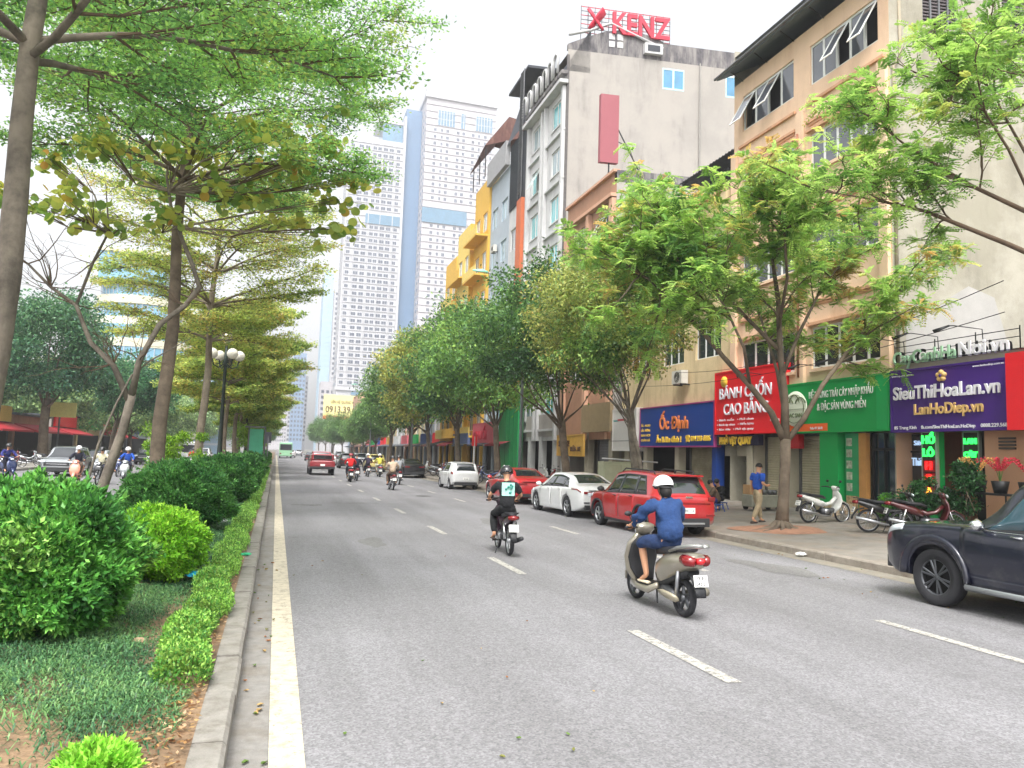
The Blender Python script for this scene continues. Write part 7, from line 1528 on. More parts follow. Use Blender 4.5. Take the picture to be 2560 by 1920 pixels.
def person(label, loc, rz, J, clothes, helmet=None, hair=True, group=None, detail=True, scale=1.0, extra=None, facew=None, mask=None, h=None):
    """J: joints pelvis, chest, neck, head, hip/knee/ankle/toe and sh/elbow/wrist/hand with suffix l, r"""
    P = thing('person', label, 'person', loc, rz, group); P.scale = (scale,)*3; N = {}; sub = 2 if detail else 1
    def nd(n, r): N[n] = (J[n], r)
    nd('pelvis', (.13, .1)); N['waist'] = (V3(J['pelvis'], J['chest'], .45), (.11, .085)); nd('chest', (.14, .095)); nd('neck', (.055, .055))
    hd = Vector(J['head']); up = (hd-Vector(J['neck'])).normalized(); 
    N['jaw'] = (tuple(hd-up*.07+Vector((.012, 0, 0))), (.066, .078)); N['skull'] = (tuple(hd+up*.005), (.08, .1)); N['crown'] = (tuple(hd+up*.075), (.066, .078))
    E_ = [('pelvis', 'waist'), ('waist', 'chest'), ('chest', 'neck'), ('neck', 'jaw'), ('jaw', 'skull'), ('skull', 'crown')]
    fx = MB()
    for s_ in 'lr':
        nd('hip'+s_, .06); N['th'+s_] = (V3(J['hip'+s_], J['knee'+s_], .45), .052); nd('knee'+s_, .05); N['calf'+s_] = (V3(J['knee'+s_], J['ankle'+s_], .35), .055); nd('ankle'+s_, .036); nd('toe'+s_, (.042, .026))
        N['sh'+s_] = (J['sh'+s_], .045); N['ua'+s_] = (V3(J['sh'+s_], J['elbow'+s_], .5), .038); nd('elbow'+s_, .038); N['fa'+s_] = (V3(J['elbow'+s_], J['wrist'+s_], .4), .036); nd('wrist'+s_, .025); N['hand'+s_] = (J['hand'+s_], (.04, .022))
        E_ += [('pelvis', 'hip'+s_), ('hip'+s_, 'th'+s_), ('th'+s_, 'knee'+s_), ('knee'+s_, 'calf'+s_), ('calf'+s_, 'ankle'+s_), ('ankle'+s_, 'toe'+s_), ('chest', 'sh'+s_), ('sh'+s_, 'ua'+s_), ('ua'+s_, 'elbow'+s_), ('elbow'+s_, 'fa'+s_), ('fa'+s_, 'wrist'+s_), ('wrist'+s_, 'hand'+s_)]
        if detail:   # fingers curl round the grip, thumb below
            hv = Vector(J['hand'+s_]); d = (hv-Vector(J['wrist'+s_])).normalized(); sd_ = Vector(J.get('gripdir', (0, 1, 0))); sd_ = (sd_-d*sd_.dot(d)).normalized(); dn = d.cross(sd_).normalized(); dn = -dn if dn.z > 0 else dn
            for k in range(4):
                b = hv+sd_*(-.03+.02*k); ln = (.9, 1.0, .95, .78)[k]
                fx.tube([b, b+d*.035*ln, b+d*.052*ln+dn*.022*ln, b+d*.035*ln+dn*.045*ln, b+d*.012*ln+dn*.048*ln], [.0095, .0095, .009, .008, .006], mSK, 8)
            s2 = -1 if s_ == 'l' else 1; b = Vector(J['wrist'+s_])+d*.02+sd_*s2*.02; fx.tube([b, b+d*.025+sd_*s2*.02+dn*.015, b+d*.045+sd_*s2*.018+dn*.035], [.013, .011, .008], mSK, 8)
    # face: nose, ears, eyes, mouth
    f = Vector(J.get('face', (1, 0, 0))).normalized(); sdv = Vector((0, 0, 1)).cross(f).normalized()
    if detail:
        c = hd; fx.tube([c+f*.078+up*.012, c+f*.102-up*.018, c+f*.088-up*.03], [.01, .014, .008], mSK, 8)
        for s2 in (1, -1):
            fx.tube([c+sdv*.076*s2-f*.008+up*.015, c+sdv*.088*s2-f*.012, c+sdv*.078*s2-f*.002-up*.03], [.01, .018, .008], mSK, 8); e = c+f*.083+sdv*.031*s2+up*.012; fx.tube([e-sdv*.012, e+sdv*.012], [.007, .007], M('eye', '#2a211c', .3), 6)
        e = c+f*.084-up*.056; fx.tube([e-sdv*.02, e+f*.004, e+sdv*.02], [.005, .008, .005], M('lips', '#a0584c', .5), 6)
    b = skin_mesh('body', N, E_, 'pelvis', mSK, P, sub, extra=fx if detail else None)
    if hair:
        g = MB(); q = hd+up*.02-f*.012; g.sph((0, 0, 0), .1, mHAIR, 14, 1.05, -.35, 1); R3 = Matrix.Translation(q) @ up.to_track_quat('Z', 'Y').to_matrix().to_4x4(); g.v = [tuple(R3 @ Vector(v)) for v in g.v]; g.build('hair', P)
    if hair == 'long': g = MB(); g.tube([hd+up*.0-f*.04, hd-up*.08-f*.05, hd-up*.15-f*.045], [.08, .085, .06], mHAIR, 10); g.build('ponytail', P)
    if mask: g = MB(); g.tube([hd-up*.02+f*.045, hd-up*.06+f*.05], [.068, .05], mask, 12, rz=[.062, .05]); g.build('face_mask', P)
    if helmet:
        mh, mst = helmet; g = MB(); R3 = Matrix.Translation(hd+up*.02-f*.008) @ up.to_track_quat('Z', 'Y').to_matrix().to_4x4(); g.sph((0, 0, 0), .137, mh, 22, .98, -.22, 1); g.v = [tuple(R3 @ Vector(v)) for v in g.v]; H_ = g.build('helmet', P)
        g = MB(); g.tube([hd+f*.11-sdv*.09+up*.005, hd+f*.175+up*.0, hd+f*.11+sdv*.09+up*.005], [.012, .02, .012], mst or mh, 8); g.tube([tuple(hd+up*(-.008)+f*(.136*cos(a)-.008)+sdv*.136*sin(a)) for a in np.linspace(0, 2*pi, 25)], .008, mTRIM, 5); g.build('helmet_rim', H_)
        if mst:
            for o_ in (-.045, .045): g = MB(); g.tube([tuple(hd+up*(.02+.137*sin(a))+f*(-.008-.137*cos(a)*sqrt(1-.12))+sdv*o_) for a in np.linspace(.1, 2.6, 14)], [.014]*14, mst, 6, rz=[.006]*14, lat=tuple(sdv)); g.build('helmet_stripe', H_)
        g = MB(); g.tube([hd+sdv*.095-up*.02, hd+sdv*.06-up*.12+f*.02, hd-sdv*.06-up*.12+f*.02, hd-sdv*.095-up*.02], .006, mTRIM, 4); g.build('helmet_strap', H_)
    for it in clothes:
        kind, m_, sl = it[:3]; fat = it[3] if len(it) > 3 else 0; wb = .0035 if detail else .003
        if kind == 'top':      # sleeves: 1 = to the wrist, .5 = short
            n = {}; e = []; ch = Vector(J['chest']); pv = Vector(J['pelvis']); dz = (ch-pv)
            n['hem'] = (tuple(pv-dz.normalized()*(.02+fat)), (.178+fat, .148+fat)); n['w'] = (V3(J['pelvis'], J['chest'], .45), (.152+fat, .125+fat)); n['c'] = (J['chest'], (.182+fat*.8, .135+fat*.8)); n['y'] = (V3(J['chest'], J['neck'], .62), (.095, .085)); n['k'] = (V3(J['chest'], J['neck'], .9), (.072, .068)); e = [('hem', 'w'), ('w', 'c'), ('c', 'y'), ('y', 'k')]
            for s_ in 'lr':
                n['s'+s_] = (J['sh'+s_], .08+fat*.5); n['u'+s_] = (V3(J['sh'+s_], J['elbow'+s_], .5), .068+fat*.5); e += [('c', 's'+s_), ('s'+s_, 'u'+s_)]
                if sl >= 1: n['e'+s_] = (J['elbow'+s_], .058+fat*.4); n['f'+s_] = (V3(J['elbow'+s_], J['wrist'+s_], .5), .052+fat*.4); n['x'+s_] = (V3(J['elbow'+s_], J['wrist'+s_], .93), .042+fat*.2); e += [('u'+s_, 'e'+s_), ('e'+s_, 'f'+s_), ('f'+s_, 'x'+s_)]
                else: n['e'+s_] = (V3(J['sh'+s_], J['elbow'+s_], .82), .066+fat*.5); e += [('u'+s_, 'e'+s_)]
            skin_mesh(it[4] if len(it) > 4 else 'shirt', n, e, 'c', m_, P, sub, wb+fat*.27, 15)
        if kind == 'legs':     # 1 = trousers, .5 = to the knee
            n = {'p': (J['pelvis'], (.168+fat, .14+fat)), 'b': (V3(J['pelvis'], J['chest'], .3), (.14, .118))}; e = [('b', 'p')]
            for s_ in 'lr':
                n['h'+s_] = (J['hip'+s_], .105+fat); n['t'+s_] = (V3(J['hip'+s_], J['knee'+s_], .5), .094+fat); e += [('p', 'h'+s_), ('h'+s_, 't'+s_)]
                if sl >= 1: n['k'+s_] = (J['knee'+s_], .074+fat); n['c'+s_] = (V3(J['knee'+s_], J['ankle'+s_], .45), .07+fat); n['a'+s_] = (V3(J['knee'+s_], J['ankle'+s_], .93), .055+fat); e += [('t'+s_, 'k'+s_), ('k'+s_, 'c'+s_), ('c'+s_, 'a'+s_)]
                else: n['k'+s_] = (J['knee'+s_], .083+fat*.6); n['m'+s_] = (V3(J['knee'+s_], J['ankle'+s_], .22), .08+fat*.6); e += [('t'+s_, 'k'+s_), ('k'+s_, 'm'+s_)]
            skin_mesh('trousers' if sl >= 1 else 'shorts', n, e, 'p', m_, P, sub, wb, 13)
        if kind == 'shoes':
            for s_ in 'lr':
                a = Vector(J['ankle'+s_]); t = Vector(J['toe'+s_]); d = (t-a); d.z = 0; d = d.normalized(); z = t.z-.012; g = MB(); g.tube([(a.x-d.x*.06, a.y-d.y*.06, z), (a.x, a.y, z), tuple(Vector((t.x, t.y, z))), tuple(Vector((t.x, t.y, z))+d*.045)], [.035, .042, .05, .03], m_, 10, rz=[.02 if sl < 1 else .04]*2+[.02 if sl < 1 else .032, .014], lat=(-d.y, d.x, 0)); g.build('shoe', P)
    if extra: extra(P, J)
    return P
def sit_scooter(dx=0, lean=0.0, knee=.17, fz=.0):
    return dict(pelvis=(-.30, 0, .91), chest=(-.2+lean, 0, 1.29), neck=(-.14+lean*1.3, 0, 1.46), head=(-.10+lean*1.4, 0, 1.60),
        hipl=(-.25, .1, .885), hipr=(-.25, -.1, .885), kneel=(.14, knee+.03, .85), kneer=(.14, -knee-.03, .85), anklel=(.09, knee-.03, .41), ankler=(.09, -knee+.03, .41), toel=(.23, knee-.02, .33), toer=(.23, -knee+.02, .33),
        shl=(-.17+lean, .175, 1.385), shr=(-.17+lean, -.175, 1.385), elbowl=(-.0, .31, 1.17), elbowr=(-.0, -.31, 1.17), wristl=(.22, .31, 1.06), wristr=(.22, -.31, 1.06), handl=(.28, .305, 1.05), handr=(.28, -.305, 1.05))
def sit_bone():
    return dict(pelvis=(-.27, 0, .88), chest=(-.18, 0, 1.27), neck=(-.12, 0, 1.45), head=(-.07, 0, 1.59),
        hipl=(-.23, .1, .86), hipr=(-.23, -.1, .86), kneel=(.16, .2, .74), kneer=(.16, -.2, .74), anklel=(-.06, .21, .36), ankler=(-.06, -.21, .36), toel=(.08, .22, .285), toer=(.08, -.22, .285),
        shl=(-.16, .185, 1.37), shr=(-.16, -.185, 1.37), elbowl=(-.06, .32, 1.14), elbowr=(-.06, -.32, 1.14), wristl=(.15, .3, 1.06), wristr=(.15, -.3, 1.06), handl=(.21, .29, 1.045), handr=(.21, -.29, 1.045))
cDEN = cloth('denim', '#1f3c6a'); cDEN2 = cloth('dark_denim', '#24385f'); cBLK = cloth('black', '#17181c'); cNAV = cloth('navy', '#1c1f30'); cRED = cloth('red', '#d01c1e'); cYEL = cloth('yellow', '#c7bf4a'); cBEI = cloth('beige', '#b9a48e'); cBLU = cloth('blue', '#1f4fae'); cKHA = cloth('khaki', '#a39478'); cGRY = cloth('grey', '#8a8d90'); cDK2 = cloth('purple_black', '#2a2236'); cOLI = cloth('brown', '#5d4c3f'); cIND = cloth('indigo', '#262b6e'); cPAL = cloth('pale', '#d9d4b8')
pCHA = paint('champagne', '#a29b8c', .55); pPUR = paint('plum', '#3a2233', .3); pBRD = paint('bike_red', '#7c181e'); pBWH = paint('bike_white', '#d9dad6'); pBBK = paint('bike_black', '#17181b', .2); pORG = paint('bike_coral', '#d98a72'); pBSL = paint('bike_silver', '#a2a6aa', .5); pBBL = paint('bike_blue', '#20305c', .2)
mHW = M('helmet_white', '#e6e6e6', .3, var=.02, coat=.5); mHB = M('helmet_black', '#1d1d20', .3, var=.02, coat=.5); mHR = M('helmet_red', '#8c2030', .3, var=.03, coat=.5); mRUB = M('sandal', '#cfc2a8', .7, var=.1); mRUBD = M('dark_sandal', '#3a2f2a', .7); mMSK = M('mask_blue', '#9fb6cc', .8)
# nearest rider
YR, XR = 9.15, 4.98
scooter('champagne beige scooter ridden by the person in the blue jacket, nearest in the road', (XR, YR, 0), pi/2+.03, pCHA, accent=M('rail_silver', '#a8a9a6', .35, metal=.6))
person('rider in loose blue jacket and knee shorts, white helmet, on the nearest scooter', (XR, YR, 0), pi/2+.03, sit_scooter(lean=.02), [('top', cDEN, 1, .044, 'jacket'), ('legs', cDEN2, .5, .018), ('shoes', mRUB, .5)], helmet=(mHW, None), hair='long', mask=M('scarf_dark', '#20222b', .9))
def tee_print(P, J):
    g = MB(); c = Vector((-.335, 0, 1.27)); w_, h_ = .13, .13; N_ = 7; P_ = []
    for i in range(N_):
        y = -w_+2*w_*i/(N_-1); x = c.x+.035*(y/w_)**2; P_ += [(x-.012, y, c.z-h_), (x+.01, y, c.z+h_)]
    g.add(P_, [(2*i, 2*i+2, 2*i+3, 2*i+1) for i in range(N_-1)], M('tee_print', '#a9dcd0', .8, var=.1)); pr = g.build('shirt_print', P)
    g = MB(); random.seed(3)
    for k in range(9): g.sph((c.x-.016+.01*(k % 2), random.uniform(-.08, .08), c.z+random.uniform(-.07, .09)), random.uniform(.018, .035), M('tee_ink', '#3f8f84', .8, var=.3, vs=20), 6, .8)
    pr2 = g.build('print_figure', pr)
# second rider
underbone('plum and black underbone motorbike ridden by the person in the black printed T-shirt', (4.5, 14.75, 0), pi/2-.1, pPUR, dark=True)
person('rider in black T-shirt with pale teal back print and black and white helmet', (4.5, 14.75, 0), pi/2-.1, sit_bone(), [('top', cBLK, .5, .012), ('legs', cBLK, 1, .008), ('shoes', mRUBD, .5)], helmet=(mHB, mHW), extra=tee_print)
RG = 'motorbike riders farther up the road'
def rider(kind, x, y, rz, bikec, topc, legc, hel, lbike, lper, sl=1, group=RG, shield=None):
    if kind == 's': scooter(lbike, (x, y, 0), rz, bikec, group+' (bikes)'); J = sit_scooter()
    else: underbone(lbike, (x, y, 0), rz, bikec, group+' (bikes)', shield=shield); J = sit_bone()
    return person(lper, (x, y, 0), rz, J, [('top', topc, sl, .015), ('legs', legc, 1, .005), ('shoes', mRUBD, 1)], helmet=hel, group=group, detail=False)
U = pi/2
rider('u', 5.7, 38.6, U, pBRD, cBEI, cOLI, (mHB, None), 'red motorbike ridden by the person in beige', 'rider in beige with a dark helmet on the red motorbike', shield=pBBK)
rider('s', 4.42, 47.4, U, pBBK, cRED, cNAV, (mHR, None), 'black scooter under the rider in the bright red jacket', 'rider in bright red jacket and helmet between pickup and middle lane')
rider('u', 7.0, 45, U, pBSL, cGRY, cNAV, (mHB, None), 'silver motorbike beside the black parked saloon', 'rider in grey just right of the rider in beige')
rider('u', 6.6, 57.2, U, pBBK, cDK2, cNAV, (mHW, None), 'dark motorbike under the rider with the white helmet', 'rider in dark purple with a white helmet left of the yellow one')
rider('s', 7.5, 57.5, U, pBSL, cYEL, cPAL, (mHW, None), 'silver scooter under the rider in yellow', 'rider in yellow clothes and pale helmet')
rider('u', 5.0, 49.5, U, pBRD, cNAV, cNAV, (mHB, None), 'dark motorbike just beyond the red jacketed rider', 'rider in navy half hidden behind the red jacketed rider')
LG2 = 'riders on the opposite carriageway'
rider('s', -9.0, 40.5, -U+.05, pORG, cNAV, cOLI, (mHW, None), 'coral pink scooter facing the camera in front of the silver SUV', 'rider in dark clothes and white helmet on the coral scooter', group=LG2)
rider('u', -7.7, 39, -U, pBBK, cPAL, cNAV, (mHB, None), 'dark motorbike beside the leaning tree on the opposite carriageway', 'rider in pale cream top beside the leaning tree', group=LG2)
rider('s', -7.3, 43, -U, pBSL, cBLU, cNAV, (mHW, None), 'silver scooter facing the camera right of the leaning tree', 'rider in blue jacket right of the leaning tree', group=LG2)
rider('u', -8.6, 48.5, -U, pBBL, cNAV, cNAV, (mHB, None), 'blue motorbike behind the silver scooter on the left', 'rider in navy behind the blue jacketed one', group=LG2)
rider('u', -8.0, 60, -U, pBRD, cOLI, cNAV, (mHR, None), 'red motorbike far on the opposite carriageway', 'rider in brown with red helmet farther on the left', group=LG2)
rider('s', -6.4, 66, -U, pBBK, cRED, cNAV, (mHB, None), 'black scooter near the median on the opposite carriageway', 'rider in red seen between the left trunks', group=LG2)
rider('s', -12.9, 44, -U+.6, pBBL, cIND, cNAV, (mHB, None), 'blue scooter at the left kerb by the silver SUV', 'rider in indigo jacket at the left kerb beside the silver SUV', group=LG2)
# pedestrian
def stand(ph=.22):
    return dict(pelvis=(0, 0, .93), chest=(.02, 0, 1.30), neck=(.03, 0, 1.46), head=(.07, 0, 1.585), hipl=(0, .09, .9), hipr=(0, -.09, .9), kneel=(.12, .09, .5), kneer=(-.04, -.09, .5), anklel=(ph, .09, .09), ankler=(-ph-.04, -.09, .12), toel=(ph+.13, .1, .04), toer=(-ph+.08, -.1, .03),
        shl=(.01, .175, 1.39), shr=(.01, -.175, 1.39), elbowl=(-.03, .22, 1.13), elbowr=(-.02, -.23, 1.13), wristl=(.05, .23, .89), wristr=(.19, -.2, 1.06), handl=(.08, .23, .83), handr=(.26, -.16, 1.09), face=(.9, 0, -.35))
person('pedestrian in royal blue polo shirt and khaki trousers walking behind the feathery tree', (13.3, 18.7, pz(13.3)), 0.15, stand(), [('top', cBLU, .5, .012), ('legs', cKHA, 1, .01), ('shoes', mRUBD, 1)], mask=mMSK)
# two people sitting on low stools
def squat(): return dict(pelvis=(0, 0, .34), chest=(.1, 0, .68), neck=(.17, 0, .83), head=(.24, 0, .94), hipl=(.02, .1, .34), hipr=(.02, -.1, .34), kneel=(.34, .16, .5), kneer=(.34, -.16, .5), anklel=(.3, .15, .09), ankler=(.3, -.15, .09), toel=(.43, .16, .035), toer=(.43, -.16, .035),
    shl=(.1, .17, .77), shr=(.1, -.17, .77), elbowl=(.22, .24, .56), elbowr=(.22, -.24, .56), wristl=(.42, .12, .52), wristr=(.42, -.12, .52), handl=(.48, .09, .52), handr=(.48, -.09, .52), face=(.9, 0, -.4))
def stool(loc, label, m_):
    t = thing('plastic_stool', label, 'stool', loc); g = MB(); g.bbox(-.16, .16, -.16, .16, .22, .25, m_, .015); g.build('seat', t)
    for a in (-1, 1):
        for b in (-1, 1): g = MB(); g.tube([(.17*a, .17*b, 0), (.12*a, .12*b, .22)], .016, m_, 5); g.build('leg', t)
mPBL = M('plastic_blue', '#2a4f9a', .4, var=.05); mPCY = M('plastic_cyan', '#3aa0b8', .4, var=.05)
stool((14.3, 22.3, pz(14.3)), 'blue plastic stool under the person in brown', mPBL); stool((14.9, 23.0, pz(14.9)), 'blue plastic stool under the darker seated figure', mPBL)
person('person in brown top sitting on a low stool beside the blue bin', (14.3, 22.3, pz(14.3)), 2.6, squat(), [('top', cOLI, 1, .015), ('legs', cIND, 1, .008), ('shoes', mRUBD, .5)])
person('darker dressed person sitting behind the one in brown', (14.9, 23.0, pz(14.9)), 3.4, squat(), [('top', cBLK, 1, .015), ('legs', cNAV, 1, .008), ('shoes', mRUBD, .5)])
# ---------------------------------------------------------------- parked bikes on the pavements
PG = 'motorbikes parked on the right pavement'
underbone('white underbone motorbike with dark seat parked by the green pillar, side on', (15.1, 18.05, pz(15)), .05, pBWH, PG, shield=pBWH)
b1 = underbone('black motorbike parked beside the maroon one in front of the orchid shop', (14.9, 15.35, pz(14.8)), -.42, pBBK, PG)
b2 = underbone('dark red motorbike parked nearest to the navy SUV by the potted plants', (15.35, 14.75, pz(15.2)), -.42, paint('bike_maroon', '#4c1218', .2), PG)
def bcopy(src, x, y, rz, label, group=PG, mats=None, z=None):
    c = copy_tree(src, mats=mats); c.location = (x, y, pz(x) if z is None else z); c.rotation_euler = (0, 0, rz); c['label'] = label; c['group'] = group; return c
random.seed(8); cols_ = [('black', pBBK), ('red', pBRD), ('silver', pBSL), ('white', pBWH), ('blue', pBBL)]
wh = ['closest to the white saloon', 'behind the red saloon', 'beside the trunk behind the red saloon', 'near the green cladding', 'left of the white hatchback', 'behind the white hatchback', 'beside the parking pillar', 'in the row beyond the hatchback', 'in the middle of the row beyond the hatchback', 'at the near end of the row by the black saloon', 'at the far end of the row by the black saloon', 'under the dark kerb tree', 'behind the dark kerb tree', 'by the far pavement edge']
for i, (x, y) in enumerate([(14.2, 31.5), (13.8, 36), (14.4, 37.4), (14.0, 39.5), (12.2, 43.5), (12.4, 45.0), (12.2, 47), (12.0, 49.5), (12.0, 50.4), (11.9, 51.3), (11.9, 52.2), (12.1, 54), (12.2, 57), (12.2, 61)]):
    n_, m_ = cols_[i % 5]; bcopy(b1, x, y, random.uniform(-.5, .5)+(pi if i % 3 else 0), '%s motorbike parked %s' % (n_, wh[i]), mats={'paint_bike_black': m_})
for i, (x, y) in enumerate([(-16.2, 47), (-16.4, 48), (-16.2, 49), (-16.3, 50.1), (-16.2, 53), (-16.3, 56), (-16.4, 60), (-16.3, 64)]):
    n_, m_ = cols_[(i+1) % 5]; bcopy(b1, x, y, random.uniform(-.3, .3), '%s motorbike parked on the left pavement, %s along the row' % (n_, wds[i]), 'motorbikes parked on the left pavement', {'paint_bike_black': m_}, .15)
# ---------------------------------------------------------------- things on the pavement
t = thing('crate', 'cream plastic crate with rusty streaks in front of the green pillar', 'crate', (16.4, 19.15, pz(16.4)), .1); mCRT = M('crate_cream', '#c3b59a', .8, var=.2, vs=6, stain=('#9a6a3c', 9, .5, .65, .7)); g = MB()
g.box(-.4, .4, -.25, .25, .02, .05, mCRT)
for (a, b, c, d) in ((-.42, .42, -.27, -.24), (-.42, .42, .24, .27), (-.42, -.39, -.24, .24), (.39, .42, -.24, .24)): g.box(a, b, c, d, .02, .42, mCRT)
g.build('box', t); g = MB(); g.box(-.38, .38, -.23, .23, .3, .36, M('fruit_pile', '#b8743c', .8, var=.5, vs=14)); g.build('contents', t)
t = thing('entry_ramp', 'worn concrete entry ramp step at the shop edge by the crate', 'ramp', (16.2, 18.4, pz(16.2)-.01)); g = MB(); g.prism([(-.5, 0), (1.1, 0), (1.1, .16), (.2, .14)], -1.0, 1.2, mPAVE); g.build('slab', t)
t = thing('bin', 'bright blue plastic barrel beside the seated people', 'bin', (14.2, 24.0, pz(14.2))); g = MB(); g.lathe([(0, 0), (.22, 0), (.26, .3), (.27, .9), (.25, .92), (.24, .3), (0, .2)], mPBL, 18); g.build('barrel', t)
t = thing('bucket', 'small cyan bucket on the ground by the blue barrel', 'bucket', (13.6, 23.3, pz(13.6))); g = MB(); g.lathe([(0, 0), (.11, 0), (.15, .26), (.14, .26), (.1, .03), (0, .03)], mPCY, 16); g.build('pail', t)
t = thing('cardboard_box', 'brown cardboard box stacked on a grey cart by the shop pillar', 'box', (15.6, 22.2, pz(15.6)+.55)); g = MB(); g.bbox(-.25, .25, -.2, .2, 0, .32, M('cardboard', '#b08a62', .85, var=.15), .005); g.build('carton', t)
t = thing('food_cart', 'small grey food cart with trays in front of the shop pillar', 'cart', (15.9, 22.1, pz(15.9))); g = MB(); g.bbox(-.6, .6, -.3, .3, .12, .53, M('cart_grey', '#8f8d80', .6, var=.2), .02); g.build('cabinet', t)
for a in (-.45, .45):
    for b in (-.28, .28): g = MB(); g.tube([(a, b-.02, .1), (a, b+.02, .1)], .1, mTYRE, 12); g.build('wheel', t)
g = MB()
for a in (.1, .32, .5): g.lathe([(0, .54), (.08, .54), (.1, .66), (.07, .7), (0, .7)], mSTEEL, 12, (a, 0, 0))
g.build('pots', t)
t = thing('folded_sign', 'white menu board leaning on the pale pillar behind the red SUV', 'sign', (13.9, 25.4, pz(13.9))); g = MB(); g.prism([(-.02, 0), (.02, 0), (.2, 1.2), (.16, 1.2)], -.3, .3, M('board_white', '#d6d3cf', .5, var=.05)); g.build('panel', t)
# plants at the orchid shop
dense_tree((16.3, 15.6, pz(16.3)), 'dark leafy potted shrub below the lit signs of the orchid shop', .75, .85, .65, 7000, pal(['#1f3f24', '#2d5530', '#3d6c38']), 51, .09, .25, .03, 26, 'potted shrubs by the orchid shop', name='potted_shrub')
dense_tree((15.9, 16.5, pz(15.9)), 'smaller fresh green potted shrub beside the dark one', .45, .45, .4, 3500, pal(['#4d8030', '#6aa03c', '#3d6c38']), 52, .07, .2, .02, 16, 'potted shrubs by the orchid shop', name='potted_shrub')
dense_tree((16.6, 14.9, pz(16.6)), 'tall dark leafy shrub against the peach wall', 1.1, .7, .8, 6000, pal(['#1f3f24', '#2d5530', '#3a6236']), 53, .1, .4, .03, 22, 'potted shrubs by the orchid shop', name='potted_shrub')
mORC = M('orchid_red', '#c2203c', .6, var=.15); mORP = M('orchid_gold', '#d8a05a', .6, var=.15)
def orchid(loc, label, m_):
    t = thing('orchid_pot', label, 'orchid', loc, 0, 'orchid pots on the shelf by the peach wall'); g = MB(); g.lathe([(0, 0), (.14, 0), (.2, .3), (.17, .3), (.12, .05), (0, .05)], mBLK, 12); g.build('pot', t); random.seed(int(loc[1]*10)); g = MB(); h = MB()
    for k in range(6):
        a = 2*pi*k/6+random.random(); pts = [Vector((0, 0, .25)), Vector((.08*cos(a), .08*sin(a), .6)), Vector((.3*cos(a), .3*sin(a), .82)), Vector((.5*cos(a), .5*sin(a), .78))]; g.tube(pts, .008, M('stem_green', '#4a6a30', .7), 4)
        for j in range(7):
            q = pts[1].lerp(pts[2], j/4) if j < 4 else pts[2].lerp(pts[3], (j-4)/2.5)
            for p in range(5):
                b = 2*pi*p/5; h.add([tuple(q), tuple(q+Vector((.02*cos(b), .055*cos(b+.4), .055*sin(b+.4)))), tuple(q+Vector((-.02, .065*cos(b), .065*sin(b)))), tuple(q+Vector((.02*cos(b), .055*cos(b-.4), .055*sin(b-.4))))], [(0, 1, 2, 3)], m_)
    g.build('stems', t); h.build('flowers', t, fixn=False)['kind'] = 'stuff'
g = MB(); g.box(16.6, 17.1, 12.4, 15.0, 1.35, 1.4, mBLK)
for y in (12.5, 13.7, 14.9): g.tube([(16.65, y, .35), (16.65, y, 1.35)], .02, mBLK, 4)
tag(g.build('plant_shelf'), 'thin black shelf carrying the orchid pots by the peach wall', 'shelf')
orchid((16.85, 14.6, 1.4), 'orchid pot with gold blossoms at the left end of the shelf', mORP); orchid((16.85, 14.0, 1.4), 'orchid pot with red blossoms next to the gold one', mORC); orchid((16.85, 13.3, 1.4), 'orchid pot with spreading red blossoms further right on the shelf', mORC); orchid((16.85, 12.7, 1.4), 'orchid pot with red blossoms nearest the navy SUV roof', mORC)
# litter
def bag(loc, label, m_, s):
    random.seed(int(loc[1]*7)); bm = bmesh.new(); bmesh.ops.create_icosphere(bm, subdivisions=3, radius=1)
    for v in bm.verts: v.co = Vector((v.co.x*s*1.3, v.co.y*s, v.co.z*s*.35))*(1+.22*sin(v.co.x*9+v.co.y*7)+.15*random.uniform(-1, 1))
    me = bpy.data.meshes.new('plastic_bag'); bm.to_mesh(me); bm.free(); me.materials.append(m_); o = link('plastic_bag', me, None, loc); tag(o, label, 'plastic bag')
bag((-.86, 10.75, .27), 'crumpled bright blue plastic bag on the ground cover by the lime bush', M('bag_blue', '#2ba6cf', .35, var=.15, vs=20), .11)
bag((-.38, 13.2, .2), 'scrap of green plastic bag at the kerb beside the hedge', M('bag_green', '#2fae7a', .4), .06)
bag((-1.15, 17.9, .3), 'white plastic bag lying between bush and hedge', M('bag_white', '#d6dada', .4, var=.1, vs=20), .14)
bag((10.75, 13.6, .06), 'white paper scrap lying against the right kerb', M('paper_white', '#dcdcd8', .7), .09)
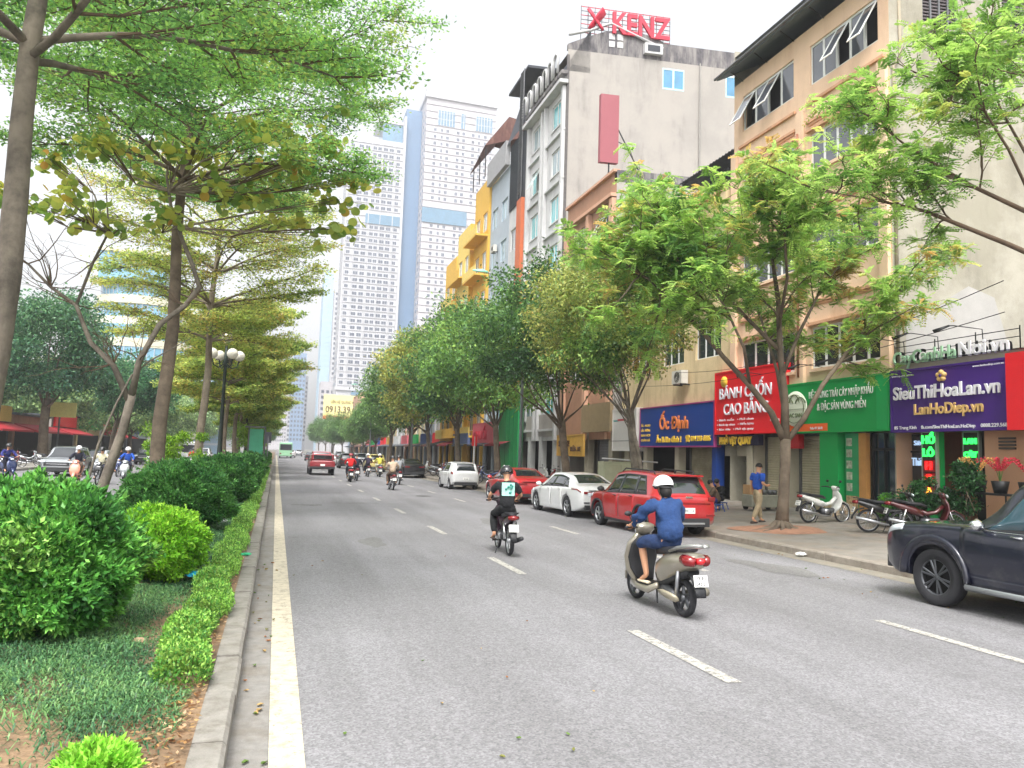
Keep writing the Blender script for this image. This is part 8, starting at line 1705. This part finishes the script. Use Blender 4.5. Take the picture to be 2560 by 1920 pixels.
def fallen(n, xr, yr, z, s, label, group, pal_, seed):
    random.seed(seed)
    for k in range(n):
        m_ = M('dry_leaf_%d' % (k % len(pal_)) if False else 'dry_leaf_'+['olive', 'tan', 'green', 'rust'][k % len(pal_)], pal_[k % len(pal_)], .8, var=.2, vs=30); g = MB(); L = s*random.uniform(.6, 1.2); a = random.uniform(0, 6.28); c, d = cos(a), sin(a)
        pt = [(0, 0), (.3, .22), (.7, .2), (1, 0), (.7, -.2), (.3, -.22)]; g.add([(L*(p[0]*c-p[1]*d), L*(p[0]*d+p[1]*c), L*.25*abs(p[1])*2+random.uniform(0, .012)) for p in pt]+[(L*.5*c, L*.5*d, 0)], [(6, i, (i+1) % 6) for i in range(6)], m_)
        o = g.build('fallen_leaf', None, (random.uniform(*xr), yr[0]+(yr[1]-yr[0])*random.random()**1.6, z), fixn=False); tag(o, label, 'leaf', group)
fallen(42, (-.14, .1), (4.2, 14), .012, .07, 'small fallen leaf lying in the gutter between kerb and edge line', 'fallen leaves in the gutter', ['#6f7038', '#a58a58', '#55702c', '#8a5a34'], 5)
fallen(16, (.3, 3.2), (4.6, 16), .01, .05, 'small fallen leaf lying on the open asphalt', 'fallen leaves on the road', ['#8f8450', '#c8bda0', '#7a8040', '#9a8a68'], 6)
fallen(26, (8.6, 10.7), (6.5, 17), .01, .06, 'small pale scrap or leaf beside the right kerb', 'scraps along the right kerb', ['#b0a888', '#cfcbbf', '#8f8860', '#a58a68'], 7)
for i, (x, y, z, s_, lb) in enumerate([(-1.45, 6.6, .22, .06, 'tan round stone half sunk in the ground cover, nearest of three'), (-1.05, 7.4, .22, .065, 'tan stone in the ground cover right of the big bush'), (-1.05, 6.2, .2, .05, 'small pinkish stone near the hedge clump')]):
    g = MB(); g.sph((0, 0, 0), s_, M('field_stone', '#a58a70', .9, var=.25, vs=20), 10, .6); tag(g.build('stone', None, (x, y, z)), lb, 'stone')
# ================================================================== hazy air
g = MB(); m = bpy.data.materials.new('haze_air'); m.use_nodes = True; t = m.node_tree; t.nodes.remove(t.nodes['Principled BSDF']); pv = t.nodes.new('ShaderNodeVolumePrincipled')
pv.inputs['Color'].default_value = (.96, .975, 1, 1); pv.inputs['Density'].default_value = .0008; pv.inputs['Anisotropy'].default_value = .2; t.links.new(pv.outputs[0], t.nodes['Material Output'].inputs['Volume'])
g.box(-620, 620, -70, 1520, -1.2, 200, m); tag(g.build('haze'), kind='stuff')
